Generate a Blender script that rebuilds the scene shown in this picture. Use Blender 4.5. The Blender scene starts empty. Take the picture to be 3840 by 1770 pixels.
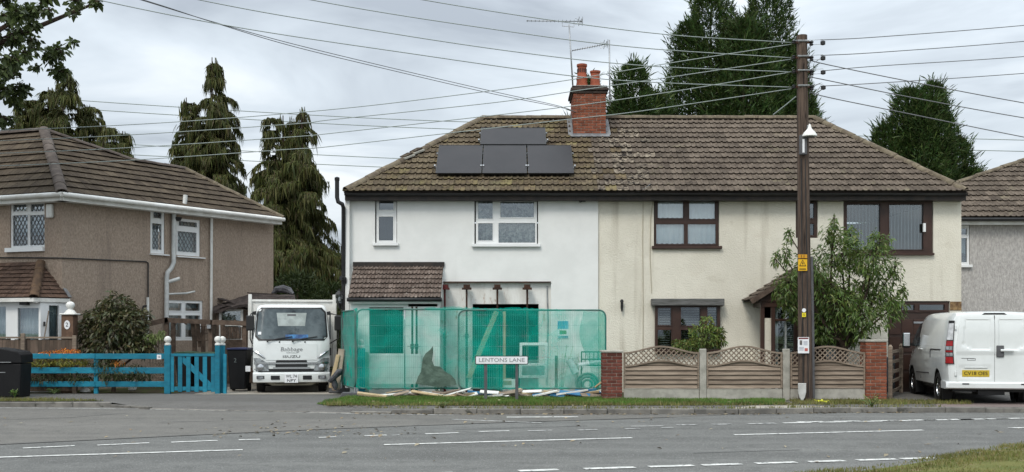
import bpy, bmesh, math, random
import numpy as np
from mathutils import Vector, Matrix

random.seed(7)
RNG = np.random.default_rng(7)
sc = bpy.context.scene
COL = sc.collection

# ---------------------------------------------------------------- camera, sky, sun, exposure
F, U0, HV, CH = 4100.0, 1920.0, 1240.0, 1.6      # focal length in photo pixels, principal column, horizon row, eye height
cd = bpy.data.cameras.new('camera')
cam = bpy.data.objects.new('camera', cd); COL.objects.link(cam)
cam.location = (0, 0, CH); cam.rotation_euler = (math.pi / 2, 0, 0)
cd.sensor_fit = 'HORIZONTAL'; cd.sensor_width = 36.0
cd.lens = F / 3840.0 * 36.0
cd.shift_y = (HV - 885.0) / 3840.0
cd.clip_start = 0.1; cd.clip_end = 3000
sc.camera = cam

SUN_EL, SUN_AZ = 48.0, 205.0                     # behind the camera, a little to its left (azimuth clockwise from +Y)
world = bpy.data.worlds.new('World'); sc.world = world; world.use_nodes = True
wt = world.node_tree; wt.nodes.clear()
def wn(t, **k):
    n = wt.nodes.new(t)
    for a, b in k.items(): setattr(n, a, b)
    return n
wl = wt.links.new
sky = wn('ShaderNodeTexSky', sky_type='NISHITA', sun_disc=False)
sky.sun_elevation = math.radians(SUN_EL); sky.sun_rotation = math.radians(SUN_AZ)
sky.air_density = 1.0; sky.dust_density = 3.0
tc = wn('ShaderNodeTexCoord')
sep = wn('ShaderNodeSeparateXYZ'); wl(tc.outputs['Generated'], sep.inputs[0])
zc = wn('ShaderNodeMath', operation='MAXIMUM'); wl(sep.outputs['Z'], zc.inputs[0]); zc.inputs[1].default_value = 0.0
za = wn('ShaderNodeMath', operation='ADD'); wl(zc.outputs[0], za.inputs[0]); za.inputs[1].default_value = 0.10
dx = wn('ShaderNodeMath', operation='DIVIDE'); wl(sep.outputs['X'], dx.inputs[0]); wl(za.outputs[0], dx.inputs[1])
dy = wn('ShaderNodeMath', operation='DIVIDE'); wl(sep.outputs['Y'], dy.inputs[0]); wl(za.outputs[0], dy.inputs[1])
cx = wn('ShaderNodeCombineXYZ'); wl(dx.outputs[0], cx.inputs[0]); wl(dy.outputs[0], cx.inputs[1]); cx.inputs[2].default_value = 3.7
n1 = wn('ShaderNodeTexNoise'); n1.inputs['Scale'].default_value = 1.0; n1.inputs['Detail'].default_value = 6; n1.inputs['Roughness'].default_value = 0.52
n1.inputs['Distortion'].default_value = 0.5
wl(cx.outputs[0], n1.inputs['Vector'])
r1 = wn('ShaderNodeValToRGB'); wl(n1.outputs['Fac'], r1.inputs[0])
r1.color_ramp.elements[0].position = 0.34; r1.color_ramp.elements[0].color = (0.375, 0.42, 0.475, 1)
r1.color_ramp.elements[1].position = 0.64; r1.color_ramp.elements[1].color = (0.84, 0.885, 0.915, 1)
e = r1.color_ramp.elements.new(0.5); e.color = (0.61, 0.675, 0.735, 1)
# overcast sky: about three times as bright overhead as at the horizon (CIE overcast), one law for the whole dome
zp = wn('ShaderNodeMath', operation='POWER'); wl(zc.outputs[0], zp.inputs[0]); zp.inputs[1].default_value = 1.6
zg = wn('ShaderNodeMath', operation='MULTIPLY_ADD'); wl(zp.outputs[0], zg.inputs[0]); zg.inputs[1].default_value = 1.9; zg.inputs[2].default_value = 0.96
cl = wn('ShaderNodeVectorMath', operation='SCALE'); wl(r1.outputs[0], cl.inputs[0]); wl(zg.outputs[0], cl.inputs['Scale'])
ns = wn('ShaderNodeVectorMath', operation='SCALE'); wl(sky.outputs[0], ns.inputs[0]); ns.inputs['Scale'].default_value = 0.10
mx = wn('ShaderNodeMix', data_type='RGBA'); mx.inputs['Factor'].default_value = 0.92
wl(ns.outputs[0], mx.inputs['A']); wl(cl.outputs[0], mx.inputs['B'])
bg = wn('ShaderNodeBackground'); wl(mx.outputs['Result'], bg.inputs['Color']); bg.inputs['Strength'].default_value = 1.0
wo = wn('ShaderNodeOutputWorld'); wl(bg.outputs[0], wo.inputs[0])

sd = bpy.data.lights.new('sun', 'SUN'); sd.energy = 1.5; sd.angle = math.radians(18); sd.color = (1.0, 0.94, 0.85)
sun = bpy.data.objects.new('sun', sd); COL.objects.link(sun)
_az, _el = math.radians(SUN_AZ), math.radians(SUN_EL)
sun.rotation_euler = Vector((-math.sin(_az) * math.cos(_el), -math.cos(_az) * math.cos(_el), -math.sin(_el))).to_track_quat('-Z', 'Y').to_euler()
sun.location = (-8, -12, 20)

vs = sc.view_settings
vs.view_transform = 'Standard'; vs.look = 'None'; vs.gamma = 1.0; vs.exposure = 0.24; vs.use_curve_mapping = False
sc.cycles.use_denoising = True
sc.cycles.max_bounces = 6; sc.cycles.diffuse_bounces = 3; sc.cycles.glossy_bounces = 3
sc.cycles.transparent_max_bounces = 24; sc.cycles.transmission_bounces = 4
sc.cycles.caustics_reflective = False; sc.cycles.caustics_refractive = False

# ---------------------------------------------------------------- helpers
def X(u, D): return (u - U0) * D / F
def Z(v, D): return CH + (HV - v) * D / F
def P(u, v, D): return Vector((X(u, D), D, Z(v, D)))
def V2(a): return Vector((a[0], a[1], 0.0))

WORLD = {}
def tag(o, label=None, cat=None, group=None, kind=None):
    if label: o['label'] = label
    if cat: o['category'] = cat
    if group: o['group'] = group
    if kind: o['kind'] = kind
    return o
def attach(o, parent, world):
    WORLD[o.name] = world
    if parent is not None:
        o.parent = parent
        o.matrix_parent_inverse = WORLD[parent.name].inverted()
    o.matrix_basis = world
    return o
def empty(name, loc, label, cat, group=None):
    o = bpy.data.objects.new(name, None); COL.objects.link(o)
    o.empty_display_size = 0.3
    attach(o, None, Matrix.Translation(Vector(loc)))
    return tag(o, label, cat, group)
def place(name, me, parent, world):
    o = bpy.data.objects.new(name, me); COL.objects.link(o)
    return attach(o, parent, world)

class MB:
    def __init__(s): s.v = []; s.f = []
    def add(s, vs, fs):
        n = len(s.v); s.v += [tuple(p) for p in vs]; s.f += [tuple(i + n for i in f) for f in fs]; return s
    def box(s, x0, x1, y0, y1, z0, z1):
        return s.add([(x0,y0,z0),(x1,y0,z0),(x1,y1,z0),(x0,y1,z0),(x0,y0,z1),(x1,y0,z1),(x1,y1,z1),(x0,y1,z1)],
                     [(0,3,2,1),(4,5,6,7),(0,1,5,4),(1,2,6,5),(2,3,7,6),(3,0,4,7)])
    def obox(s, c, ax, ay, az):                    # centre and three half-axis vectors
        c, ax, ay, az = Vector(c), Vector(ax), Vector(ay), Vector(az)
        if ax.cross(ay).dot(az) < 0: az = -az
        vs = [c + i*ax + j*ay + k*az for k in (-1,1) for (i,j) in ((-1,-1),(1,-1),(1,1),(-1,1))]
        return s.add(vs, [(0,3,2,1),(4,5,6,7),(0,1,5,4),(1,2,6,5),(2,3,7,6),(3,0,4,7)])
    def bar(s, p, q, w, h, up=(0,0,1)):
        p, q = Vector(p), Vector(q); d = (q - p); L = d.length; d = d / L
        sd_ = d.cross(Vector(up))
        if sd_.length < 1e-4: sd_ = d.cross(Vector((0,1,0)))
        sd_.normalize(); u_ = sd_.cross(d)
        return s.obox((p+q)/2, d*L/2, sd_*w/2, u_*h/2)
    def tube(s, pts, r, n=8, caps=True):
        pts = [Vector(p) for p in pts]; m = len(pts)
        rs = r if isinstance(r, (list, tuple)) else [r]*m
        base = len(s.v); up = None
        for i, p in enumerate(pts):
            t = (pts[min(i+1,m-1)] - pts[max(i-1,0)]).normalized()
            if up is None:
                a = t.orthogonal().normalized()
            else:
                a = up - t * up.dot(t)
                a = a.normalized() if a.length > 1e-5 else t.orthogonal().normalized()
            up = a; b = t.cross(a)
            for k in range(n):
                an = 2*math.pi*k/n
                s.v.append(tuple(p + (a*math.cos(an) + b*math.sin(an))*rs[i]))
        for i in range(m-1):
            for k in range(n):
                k2 = (k+1) % n
                s.f.append((base+i*n+k, base+i*n+k2, base+(i+1)*n+k2, base+(i+1)*n+k))
        if caps:
            s.f.append(tuple(base+k for k in reversed(range(n)))); s.f.append(tuple(base+(m-1)*n+k for k in range(n)))
        return s
    def lathe(s, c, prof, n=20, axis=(0,0,1)):     # prof: (radius, height) pairs, bottom to top
        c = Vector(c); ax = Vector(axis).normalized(); a = ax.orthogonal().normalized(); b = ax.cross(a)
        base = len(s.v); m = len(prof)
        for (r, h) in prof:
            for k in range(n):
                an = 2*math.pi*k/n
                s.v.append(tuple(c + ax*h + (a*math.cos(an)+b*math.sin(an))*max(r, 1e-4)))
        for i in range(m-1):
            for k in range(n):
                k2 = (k+1) % n
                s.f.append((base+i*n+k, base+i*n+k2, base+(i+1)*n+k2, base+(i+1)*n+k))
        s.f.append(tuple(base+k for k in reversed(range(n)))); s.f.append(tuple(base+(m-1)*n+k for k in range(n)))
        return s
    def prism(s, poly, vec):                       # 3-D polygon swept along vec
        poly = [Vector(p) for p in poly]; vec = Vector(vec); n = len(poly)
        nn = Vector((0,0,0))
        for i in range(n): nn += poly[i].cross(poly[(i+1) % n])
        if nn.dot(vec) > 0: poly = poly[::-1]
        vs = poly + [p + vec for p in poly]
        fs = [tuple(range(n)), tuple(reversed(range(n, 2*n)))] + [((i+1) % n, i, n+i, n+(i+1) % n) for i in range(n)]
        return s.add(vs, fs)
    def slab(s, O, ex, ey, nz, xs0, xs1, ys0, ys1, holes, th):
        """plate in the plane O + x*ex + y*ey, front on the +nz side, thickness th behind, rectangular holes cut through"""
        O, ex, ey, nz = Vector(O), Vector(ex), Vector(ey), Vector(nz)
        xs = sorted({round(t,5) for t in [xs0, xs1] + [min(max(h[i],xs0),xs1) for h in holes for i in (0,1)]})
        ys = sorted({round(t,5) for t in [ys0, ys1] + [min(max(h[i],ys0),ys1) for h in holes for i in (2,3)]})
        nx, ny = len(xs)-1, len(ys)-1
        def solid(i, j):
            if i < 0 or j < 0 or i >= nx or j >= ny: return False
            mx_, my_ = (xs[i]+xs[i+1])/2, (ys[j]+ys[j+1])/2
            return not any(h[0] < mx_ < h[1] and h[2] < my_ < h[3] for h in holes)
        flip = ex.cross(ey).dot(nz) < 0
        pt = lambda x, y, d: O + ex*x + ey*y - nz*d
        def q(a, b, c, d_):
            self_ = [a, b, c, d_]
            s.add(self_[::-1] if flip else self_, [(0,1,2,3)])
        for i in range(nx):
            for j in range(ny):
                if not solid(i, j): continue
                x0, x1, y0, y1 = xs[i], xs[i+1], ys[j], ys[j+1]
                q(pt(x0,y0,0), pt(x1,y0,0), pt(x1,y1,0), pt(x0,y1,0))
                q(pt(x0,y1,th), pt(x1,y1,th), pt(x1,y0,th), pt(x0,y0,th))
                if not solid(i-1,j): q(pt(x0,y0,th), pt(x0,y0,0), pt(x0,y1,0), pt(x0,y1,th))
                if not solid(i+1,j): q(pt(x1,y0,0), pt(x1,y0,th), pt(x1,y1,th), pt(x1,y1,0))
                if not solid(i,j-1): q(pt(x0,y0,th), pt(x1,y0,th), pt(x1,y0,0), pt(x0,y0,0))
                if not solid(i,j+1): q(pt(x0,y1,0), pt(x1,y1,0), pt(x1,y1,th), pt(x0,y1,th))
        return s
    def mesh(s, name, mat, origin=(0,0,0), bevel=0, smooth=False, merge=False, seg=1):
        me = bpy.data.meshes.new(name); o = Vector(origin)
        me.from_pydata([tuple(Vector(p)-o) for p in s.v], [], s.f)
        if bevel or merge:
            bm = bmesh.new(); bm.from_mesh(me)
            if merge or bevel: bmesh.ops.remove_doubles(bm, verts=bm.verts, dist=1e-5)
            if bevel:
                es = [e_ for e_ in bm.edges if len(e_.link_faces) == 2 and e_.calc_face_angle(0) > 0.5]
                bmesh.ops.bevel(bm, geom=es, offset=bevel, segments=seg, affect='EDGES', profile=0.6)
            bm.to_mesh(me); bm.free()
        if smooth is True: me.shade_smooth()
        elif smooth: me.shade_smooth(); me.set_sharp_from_angle(angle=math.radians(smooth))
        if mat is not None: me.materials.append(mat)
        me.update(); return me
    def base(s):
        a = np.array(s.v); lo, hi = a.min(0), a.max(0)
        return Vector(((lo[0]+hi[0])/2, (lo[1]+hi[1])/2, lo[2]))
    def build(s, name, mat, parent=None, bevel=0, smooth=False, merge=False, seg=1):
        b = s.base()
        return place(name, s.mesh(name, mat, b, bevel, smooth, merge, seg), parent, Matrix.Translation(b))

def np_mesh(name, verts, faces, mat, smooth=False):
    """fast mesh from an (N,3) array and an (M,3|4) index array"""
    me = bpy.data.meshes.new(name); k = faces.shape[1]
    me.vertices.add(len(verts)); me.vertices.foreach_set('co', np.ascontiguousarray(verts, dtype=np.float32).ravel())
    me.loops.add(faces.size); me.loops.foreach_set('vertex_index', np.ascontiguousarray(faces, dtype=np.int32).ravel())
    me.polygons.add(len(faces)); me.polygons.foreach_set('loop_start', np.arange(0, faces.size, k, dtype=np.int32))
    me.polygons.foreach_set('loop_total', np.full(len(faces), k, dtype=np.int32))
    if smooth: me.polygons.foreach_set('use_smooth', np.ones(len(faces), dtype=bool))
    if mat: me.materials.append(mat)
    me.update(calc_edges=True); me.validate(); return me
def np_build(name, verts, faces, mat, parent=None, smooth=False):
    b = Vector(((verts[:,0].min()+verts[:,0].max())/2, (verts[:,1].min()+verts[:,1].max())/2, verts[:,2].min()))
    return place(name, np_mesh(name, verts - np.array(b), faces, mat, smooth), parent, Matrix.Translation(b))

def text(name, s, size, mat, parent, O, ex, ey, width=None, depth=0.002, align='CENTER', shear=0.0, bold=0.0):
    """flat lettering as a mesh in the plane O, ex, ey (ey = up); width stretches it to that total width"""
    cu = bpy.data.curves.new(name, 'FONT'); cu.body = s; cu.size = size; cu.align_x = align; cu.align_y = 'CENTER'
    cu.extrude = depth; cu.shear = shear; cu.offset = bold; cu.resolution_u = 3
    tmp = bpy.data.objects.new('tmp', cu); COL.objects.link(tmp)
    dg = bpy.context.evaluated_depsgraph_get(); dg.update()
    me = bpy.data.meshes.new_from_object(tmp.evaluated_get(dg)); me.name = name
    bpy.data.objects.remove(tmp); bpy.data.curves.remove(cu)
    me.materials.clear(); me.materials.append(mat)
    if width:
        xs = [v_.co.x for v_ in me.vertices]; k = width / max(1e-4, max(xs)-min(xs))
        for v_ in me.vertices: v_.co.x *= k
    ex, ey = Vector(ex).normalized(), Vector(ey).normalized(); ez = ex.cross(ey)
    M_ = Matrix(((ex.x,ey.x,ez.x,O[0]),(ex.y,ey.y,ez.y,O[1]),(ex.z,ey.z,ez.z,O[2]),(0,0,0,1)))
    return place(name, me, parent, M_)

def onwall(u, v, P0, d):
    """(distance along the wall line P0 + s*d, height) of the wall point seen at pixel (u, v)"""
    k = (u - U0) / F
    s_ = (k*P0[1] - P0[0]) / (d[0] - k*d[1])
    return s_, CH + (HV - v) * (P0[1] + s_*d[1]) / F

# ---------------------------------------------------------------- materials
MATS = {}
def nd(nt, t, **k):
    n = nt.nodes.new(t)
    for a, b in k.items(): setattr(n, a, b)
    return n
def rgb(c): return (c[0], c[1], c[2], 1.0)
def mat(name, c1, c2=None, scale=3.0, rough=0.8, spec=0.3, metal=0.0, bump=0.0, bscale=40.0, c3=None, s3=8.0, t3=(0.62, 0.72),
        rand=0.0, stretch=None, lo=0.35, hi=0.65, coat=0.0, objspace=False, detail=6.0, bdist=0.02, c4=None, s4=2.0, t4=(0.55,0.7), streak=None, st=(0.55,0.75), ss=(3.0,3.0,0.22)):
    if name in MATS: return MATS[name]
    m = bpy.data.materials.new(name); m.use_nodes = True; nt = m.node_tree; L = nt.links.new
    b = nt.nodes['Principled BSDF']
    b.inputs['Roughness'].default_value = rough; b.inputs['Metallic'].default_value = metal
    b.inputs['Specular IOR Level'].default_value = spec
    if coat: b.inputs['Coat Weight'].default_value = coat; b.inputs['Coat Roughness'].default_value = 0.08
    if objspace: src = nd(nt, 'ShaderNodeTexCoord').outputs['Object']
    else: src = nd(nt, 'ShaderNodeNewGeometry').outputs['Position']
    if rand:                                        # shift the pattern from piece to piece
        oi0 = nd(nt, 'ShaderNodeObjectInfo')
        ad = nd(nt, 'ShaderNodeVectorMath', operation='ADD'); L(src, ad.inputs[0]); L(oi0.outputs['Random'], ad.inputs[1]); src = ad.outputs[0]
    if stretch:
        mu = nd(nt, 'ShaderNodeVectorMath', operation='MULTIPLY'); L(src, mu.inputs[0]); mu.inputs[1].default_value = stretch; src = mu.outputs[0]
    col = None
    def noise(sc_, det=detail):
        n = nd(nt, 'ShaderNodeTexNoise'); n.inputs['Scale'].default_value = sc_; n.inputs['Detail'].default_value = det
        n.inputs['Roughness'].default_value = 0.6; L(src, n.inputs['Vector']); return n.outputs['Fac']
    def mixc(fac, a, bcol):
        x = nd(nt, 'ShaderNodeMix', data_type='RGBA'); L(fac, x.inputs['Factor'])
        if isinstance(a, tuple): x.inputs['A'].default_value = rgb(a)
        else: L(a, x.inputs['A'])
        x.inputs['B'].default_value = rgb(bcol); return x.outputs['Result']
    def ramp(fac, p0, p1):
        r = nd(nt, 'ShaderNodeMapRange', interpolation_type='SMOOTHSTEP'); L(fac, r.inputs[0])
        r.inputs[1].default_value = p0; r.inputs[2].default_value = p1; return r.outputs[0]
    if c2: col = mixc(ramp(noise(scale), lo, hi), c1, c2)
    if c3: col = mixc(ramp(noise(s3), *t3), col if col else c1, c3)
    if c4: col = mixc(ramp(noise(s4), *t4), col if col else c1, c4)
    if streak:                                      # run-off marks, drawn out down the surface
        g_ = nd(nt, 'ShaderNodeNewGeometry'); ml = nd(nt, 'ShaderNodeVectorMath', operation='MULTIPLY'); L(g_.outputs['Position'], ml.inputs[0]); ml.inputs[1].default_value = ss
        n_ = nd(nt, 'ShaderNodeTexNoise'); n_.inputs['Scale'].default_value = 1.0; n_.inputs['Detail'].default_value = 7; L(ml.outputs[0], n_.inputs['Vector'])
        col = mixc(ramp(n_.outputs['Fac'], *st), col if col else c1, streak)
    if rand:
        oi = nd(nt, 'ShaderNodeObjectInfo')
        mr = nd(nt, 'ShaderNodeMapRange'); L(oi.outputs['Random'], mr.inputs[0]); mr.inputs[3].default_value = 1-rand; mr.inputs[4].default_value = 1+rand
        h = nd(nt, 'ShaderNodeHueSaturation'); L(mr.outputs[0], h.inputs['Value'])
        if col: L(col, h.inputs['Color'])
        else: h.inputs['Color'].default_value = rgb(c1)
        col = h.outputs[0]
    if col: L(col, b.inputs['Base Color'])
    else: b.inputs['Base Color'].default_value = rgb(c1)
    if bump:
        bn = nd(nt, 'ShaderNodeBump'); bn.inputs['Strength'].default_value = bump; bn.inputs['Distance'].default_value = bdist
        L(noise(bscale, 4.0), bn.inputs['Height']); L(bn.outputs[0], b.inputs['Normal'])
    MATS[name] = m; return m

def leafmat(name, cols, rough=0.55, trans=0.3, spec=0.35):
    if name in MATS: return MATS[name]
    m = bpy.data.materials.new(name); m.use_nodes = True; nt = m.node_tree; L = nt.links.new
    b = nt.nodes['Principled BSDF']; out = nt.nodes['Material Output']
    g = nd(nt, 'ShaderNodeNewGeometry')
    r = nd(nt, 'ShaderNodeValToRGB'); L(g.outputs['Random Per Island'], r.inputs[0])
    cr = r.color_ramp; cr.elements[0].color = rgb(cols[0]); cr.elements[1].color = rgb(cols[-1])
    for i, c in enumerate(cols[1:-1], 1):
        cr.elements.new(i / (len(cols)-1)).color = rgb(c)
    n = nd(nt, 'ShaderNodeTexNoise'); n.inputs['Scale'].default_value = 1.3; L(g.outputs['Position'], n.inputs['Vector'])
    mr = nd(nt, 'ShaderNodeMapRange'); L(n.outputs['Fac'], mr.inputs[0]); mr.inputs[1].default_value = 0.3; mr.inputs[2].default_value = 0.7
    mr.inputs[3].default_value = 0.7; mr.inputs[4].default_value = 1.3
    h = nd(nt, 'ShaderNodeHueSaturation'); L(r.outputs[0], h.inputs['Color']); L(mr.outputs[0], h.inputs['Value'])
    L(h.outputs[0], b.inputs['Base Color']); b.inputs['Roughness'].default_value = rough; b.inputs['Specular IOR Level'].default_value = spec
    t = nd(nt, 'ShaderNodeBsdfTranslucent'); L(h.outputs[0], t.inputs['Color'])
    x = nd(nt, 'ShaderNodeMixShader'); x.inputs[0].default_value = trans
    L(b.outputs[0], x.inputs[1]); L(t.outputs[0], x.inputs[2]); L(x.outputs[0], out.inputs['Surface'])
    MATS[name] = m; return m

def glassmat(name, tint=(0.92, 0.95, 0.95), refl=0.12, rough=0.02):
    if name in MATS: return MATS[name]
    m = bpy.data.materials.new(name); m.use_nodes = True; nt = m.node_tree; L = nt.links.new
    nt.nodes.remove(nt.nodes['Principled BSDF']); out = nt.nodes['Material Output']
    t = nd(nt, 'ShaderNodeBsdfTransparent'); t.inputs[0].default_value = rgb(tint)
    g = nd(nt, 'ShaderNodeBsdfGlossy'); g.inputs['Roughness'].default_value = rough; g.inputs['Color'].default_value = (0.9, 0.95, 1, 1)
    lw = nd(nt, 'ShaderNodeLayerWeight'); lw.inputs[0].default_value = 0.25
    mr = nd(nt, 'ShaderNodeMapRange'); L(lw.outputs['Fresnel'], mr.inputs[0]); mr.inputs[3].default_value = refl; mr.inputs[4].default_value = 0.9
    x = nd(nt, 'ShaderNodeMixShader'); L(mr.outputs[0], x.inputs[0]); L(t.outputs[0], x.inputs[1]); L(g.outputs[0], x.inputs[2])
    L(x.outputs[0], out.inputs['Surface']); MATS[name] = m; return m

def netmat(name, col, cover):
    """woven netting: part of the light passes between its threads"""
    m = bpy.data.materials.new(name); m.use_nodes = True; nt = m.node_tree; L = nt.links.new
    b = nt.nodes['Principled BSDF']; out = nt.nodes['Material Output']
    b.inputs['Base Color'].default_value = rgb(col); b.inputs['Roughness'].default_value = 0.6; b.inputs['Specular IOR Level'].default_value = 0.2
    tl = nd(nt, 'ShaderNodeBsdfTranslucent'); tl.inputs[0].default_value = rgb(col)
    x0 = nd(nt, 'ShaderNodeMixShader'); x0.inputs[0].default_value = 0.35; L(b.outputs[0], x0.inputs[1]); L(tl.outputs[0], x0.inputs[2])
    t = nd(nt, 'ShaderNodeBsdfTransparent')
    g = nd(nt, 'ShaderNodeNewGeometry')
    n = nd(nt, 'ShaderNodeTexNoise'); n.inputs['Scale'].default_value = 1.6; n.inputs['Detail'].default_value = 7; n.inputs['Distortion'].default_value = 1.2; L(g.outputs['Position'], n.inputs['Vector'])
    mr = nd(nt, 'ShaderNodeMapRange'); L(n.outputs['Fac'], mr.inputs[0]); mr.inputs[1].default_value = 0.3; mr.inputs[2].default_value = 0.7
    mr.inputs[3].default_value = cover-0.13; mr.inputs[4].default_value = cover+0.13
    x = nd(nt, 'ShaderNodeMixShader'); L(mr.outputs[0], x.inputs[0]); L(t.outputs[0], x.inputs[1]); L(x0.outputs[0], x.inputs[2])
    L(x.outputs[0], out.inputs['Surface']); MATS[name] = m; return m

m_render_white = mat('white_render', (0.77,0.775,0.755), (0.71,0.715,0.695), 1.2, 0.9, 0.2, c3=(0.64,0.645,0.62), s3=0.8, t3=(0.6,0.9), bump=0.35, bscale=60, bdist=0.005, streak=(0.58,0.585,0.56), st=(0.60,0.92))
m_old_plaster = mat('old_plaster', (0.80,0.79,0.76), (0.68,0.66,0.62), 2.5, 0.9, 0.2, c3=(0.46,0.34,0.27), s3=4.2, t3=(0.60,0.70), bump=0.4, bscale=25, stretch=(1.6,1,.6))
m_cream = mat('cream_render', (0.74,0.705,0.605), (0.66,0.625,0.53), 0.9, 0.92, 0.15, c3=(0.57,0.53,0.44), s3=2.3, t3=(0.58,0.8), c4=(0.62,0.55,0.45), s4=0.7, t4=(0.6,0.85), bump=0.9, bscale=28, bdist=0.018, streak=(0.47,0.43,0.35), st=(0.53,0.78))
m_pebble = mat('brown_pebbledash', (0.42,0.335,0.265), (0.28,0.218,0.172), 26, 0.95, 0.15, lo=0.3, hi=0.7, c3=(0.48,0.40,0.325), s3=34, t3=(0.60,0.70), c4=(0.29,0.23,0.185), s4=0.9, t4=(0.55,0.85), bump=1.0, bscale=38, bdist=0.03, stretch=(1,1,0.55), streak=(0.24,0.19,0.155), st=(0.55,0.85))
m_pebble_grey = mat('grey_pebbledash', (0.52,0.50,0.475), (0.36,0.34,0.325), 22, 0.95, 0.15, lo=0.3, hi=0.7, c3=(0.64,0.62,0.58), s3=30, t3=(0.62,0.7), bump=1.0, bscale=34, bdist=0.03, stretch=(1,1,0.4))
m_upvc = mat('white_upvc', (0.80,0.81,0.81), (0.75,0.76,0.75), 2.0, 0.35, 0.45)
m_whitepaint = mat('white_paint', (0.74,0.74,0.71), (0.62,0.61,0.57), 3.0, 0.55, 0.35)
m_brown = mat('dark_brown_frame', (0.055,0.028,0.020), (0.04,0.02,0.015), 3.0, 0.4, 0.4)
m_black = mat('black_plastic', (0.012,0.012,0.013), (0.02,0.02,0.02), 3.0, 0.45, 0.4)
m_fascia = mat('dark_fascia', (0.016,0.013,0.012), (0.035,0.025,0.02), 5.0, 0.5, 0.35)
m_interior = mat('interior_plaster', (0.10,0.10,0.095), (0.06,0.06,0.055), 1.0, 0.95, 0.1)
m_glass = glassmat('window_glass')
m_glass_r = glassmat('reflecting_glass', (0.80,0.84,0.84), 0.09, 0.03)
m_glass_dark = glassmat('tinted_glass', (0.33,0.38,0.40), 0.16, 0.03)
m_curtain = mat('net_curtain', (0.36,0.39,0.36), (0.10,0.12,0.11), 9.0, 0.95, 0.1, lo=0.42, hi=0.58, c3=(0.05,0.06,0.055), s3=5, t3=(0.52,0.62))
m_curtain_blue = mat('pale_blue_curtain', (0.40,0.48,0.52), (0.22,0.28,0.31), 8.0, 0.95, 0.1, stretch=(1,1,0.15))
m_whitewash = mat('whitewashed_pane', (0.88,0.93,0.95), (0.72,0.82,0.87), 4.0, 0.6, 0.3, stretch=(1,1,0.35), c3=(0.3,0.42,0.5), s3=5, t3=(0.62,0.74))
m_blind = mat('blind_fabric', (0.55,0.60,0.62), (0.45,0.5,0.52), 2.0, 0.8, 0.2)
m_tile_moss = mat('mossy_tile', (0.135,0.105,0.062), (0.080,0.060,0.042), 5.0, 0.95, 0.12, rand=0.22, c3=(0.185,0.158,0.075), s3=1.3, t3=(0.48,0.68), c4=(0.030,0.024,0.016), s4=9, t4=(0.57,0.66), bump=0.8, bscale=45, bdist=0.01)
m_tile_grey = mat('weathered_brown_tile', (0.132,0.107,0.084), (0.084,0.067,0.053), 4.0, 0.95, 0.12, rand=0.2, c3=(0.17,0.148,0.10), s3=1.6, t3=(0.58,0.76), c4=(0.032,0.024,0.019), s4=9, t4=(0.60,0.68), bump=0.8, bscale=45, bdist=0.01)
m_tile_brown = mat('dark_brown_tile', (0.086,0.068,0.048), (0.052,0.040,0.030), 3.0, 0.95, 0.12, rand=0.18, c3=(0.17,0.15,0.115), s3=6, t3=(0.67,0.74), bump=0.7, bscale=40, bdist=0.01)
m_tile_red = mat('red_brown_tile', (0.118,0.076,0.056), (0.074,0.049,0.038), 4.0, 0.95, 0.12, rand=0.25, c3=(0.24,0.16,0.115), s3=8, t3=(0.64,0.72), bump=0.6, bscale=40, bdist=0.01)
m_tile_porch = mat('porch_brown_tile', (0.165,0.130,0.110), (0.105,0.08,0.067), 5.0, 0.95, 0.12, rand=0.2, c3=(0.30,0.26,0.225), s3=12, t3=(0.58,0.68), bump=0.7, bscale=40, bdist=0.01)
m_tile_olive = mat('olive_brown_tile', (0.130,0.104,0.066), (0.080,0.062,0.044), 5.0, 0.95, 0.12, rand=0.22, c3=(0.155,0.135,0.078), s3=1.3, t3=(0.52,0.72), c4=(0.030,0.024,0.016), s4=9, t4=(0.57,0.66), bump=0.8, bscale=45, bdist=0.01)
m_hip_grey = mat('grey_hip_tile', (0.115,0.095,0.082), (0.075,0.062,0.055), 4.0, 0.95, 0.15, rand=0.12, bump=0.6, bscale=30, bdist=0.01)
m_hip_moss = mat('mossy_hip_tile', (0.16,0.135,0.095), (0.10,0.08,0.06), 4.0, 0.95, 0.15, rand=0.15, c3=(0.29,0.24,0.17), s3=9, t3=(0.56,0.68), c4=(0.04,0.03,0.02), s4=9, t4=(0.62,0.7), bump=0.8, bscale=30, bdist=0.012)
m_deck = mat('roof_underlay', (0.03,0.025,0.022), None, rough=0.95, spec=0.1)
m_mortar = mat('mortar', (0.36,0.32,0.27), (0.24,0.21,0.18), 12, 0.95, 0.1, bump=0.5, bscale=60)
m_brick = mat('red_brick', (0.25,0.085,0.048), (0.165,0.058,0.036), 7.0, 0.9, 0.15, rand=0.3, c3=(0.36,0.19,0.12), s3=9, t3=(0.64,0.74), bump=0.5, bscale=50, bdist=0.008)
m_brick_dark = mat('dark_red_brick', (0.17,0.055,0.04), (0.10,0.038,0.03), 7.0, 0.9, 0.15, rand=0.3, bump=0.5, bscale=50, bdist=0.008)
m_terracotta = mat('terracotta', (0.36,0.10,0.055), (0.25,0.075,0.045), 5.0, 0.85, 0.2, c3=(0.12,0.06,0.045), s3=4, t3=(0.6,0.75))
m_lead = mat('lead_flashing', (0.19,0.195,0.20), (0.125,0.125,0.13), 6.0, 0.6, 0.4, bump=0.3, bscale=20)
m_metal = mat('galvanised_steel', (0.38,0.39,0.40), (0.28,0.29,0.30), 8, 0.45, 0.5, metal=0.6)
m_rust = mat('rusty_steel', (0.075,0.035,0.022), (0.035,0.02,0.016), 9, 0.8, 0.25, metal=0.2)
m_solar = mat('solar_glass', (0.026,0.024,0.026), (0.020,0.019,0.021), 1.0, 0.5, 0.22)
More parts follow.
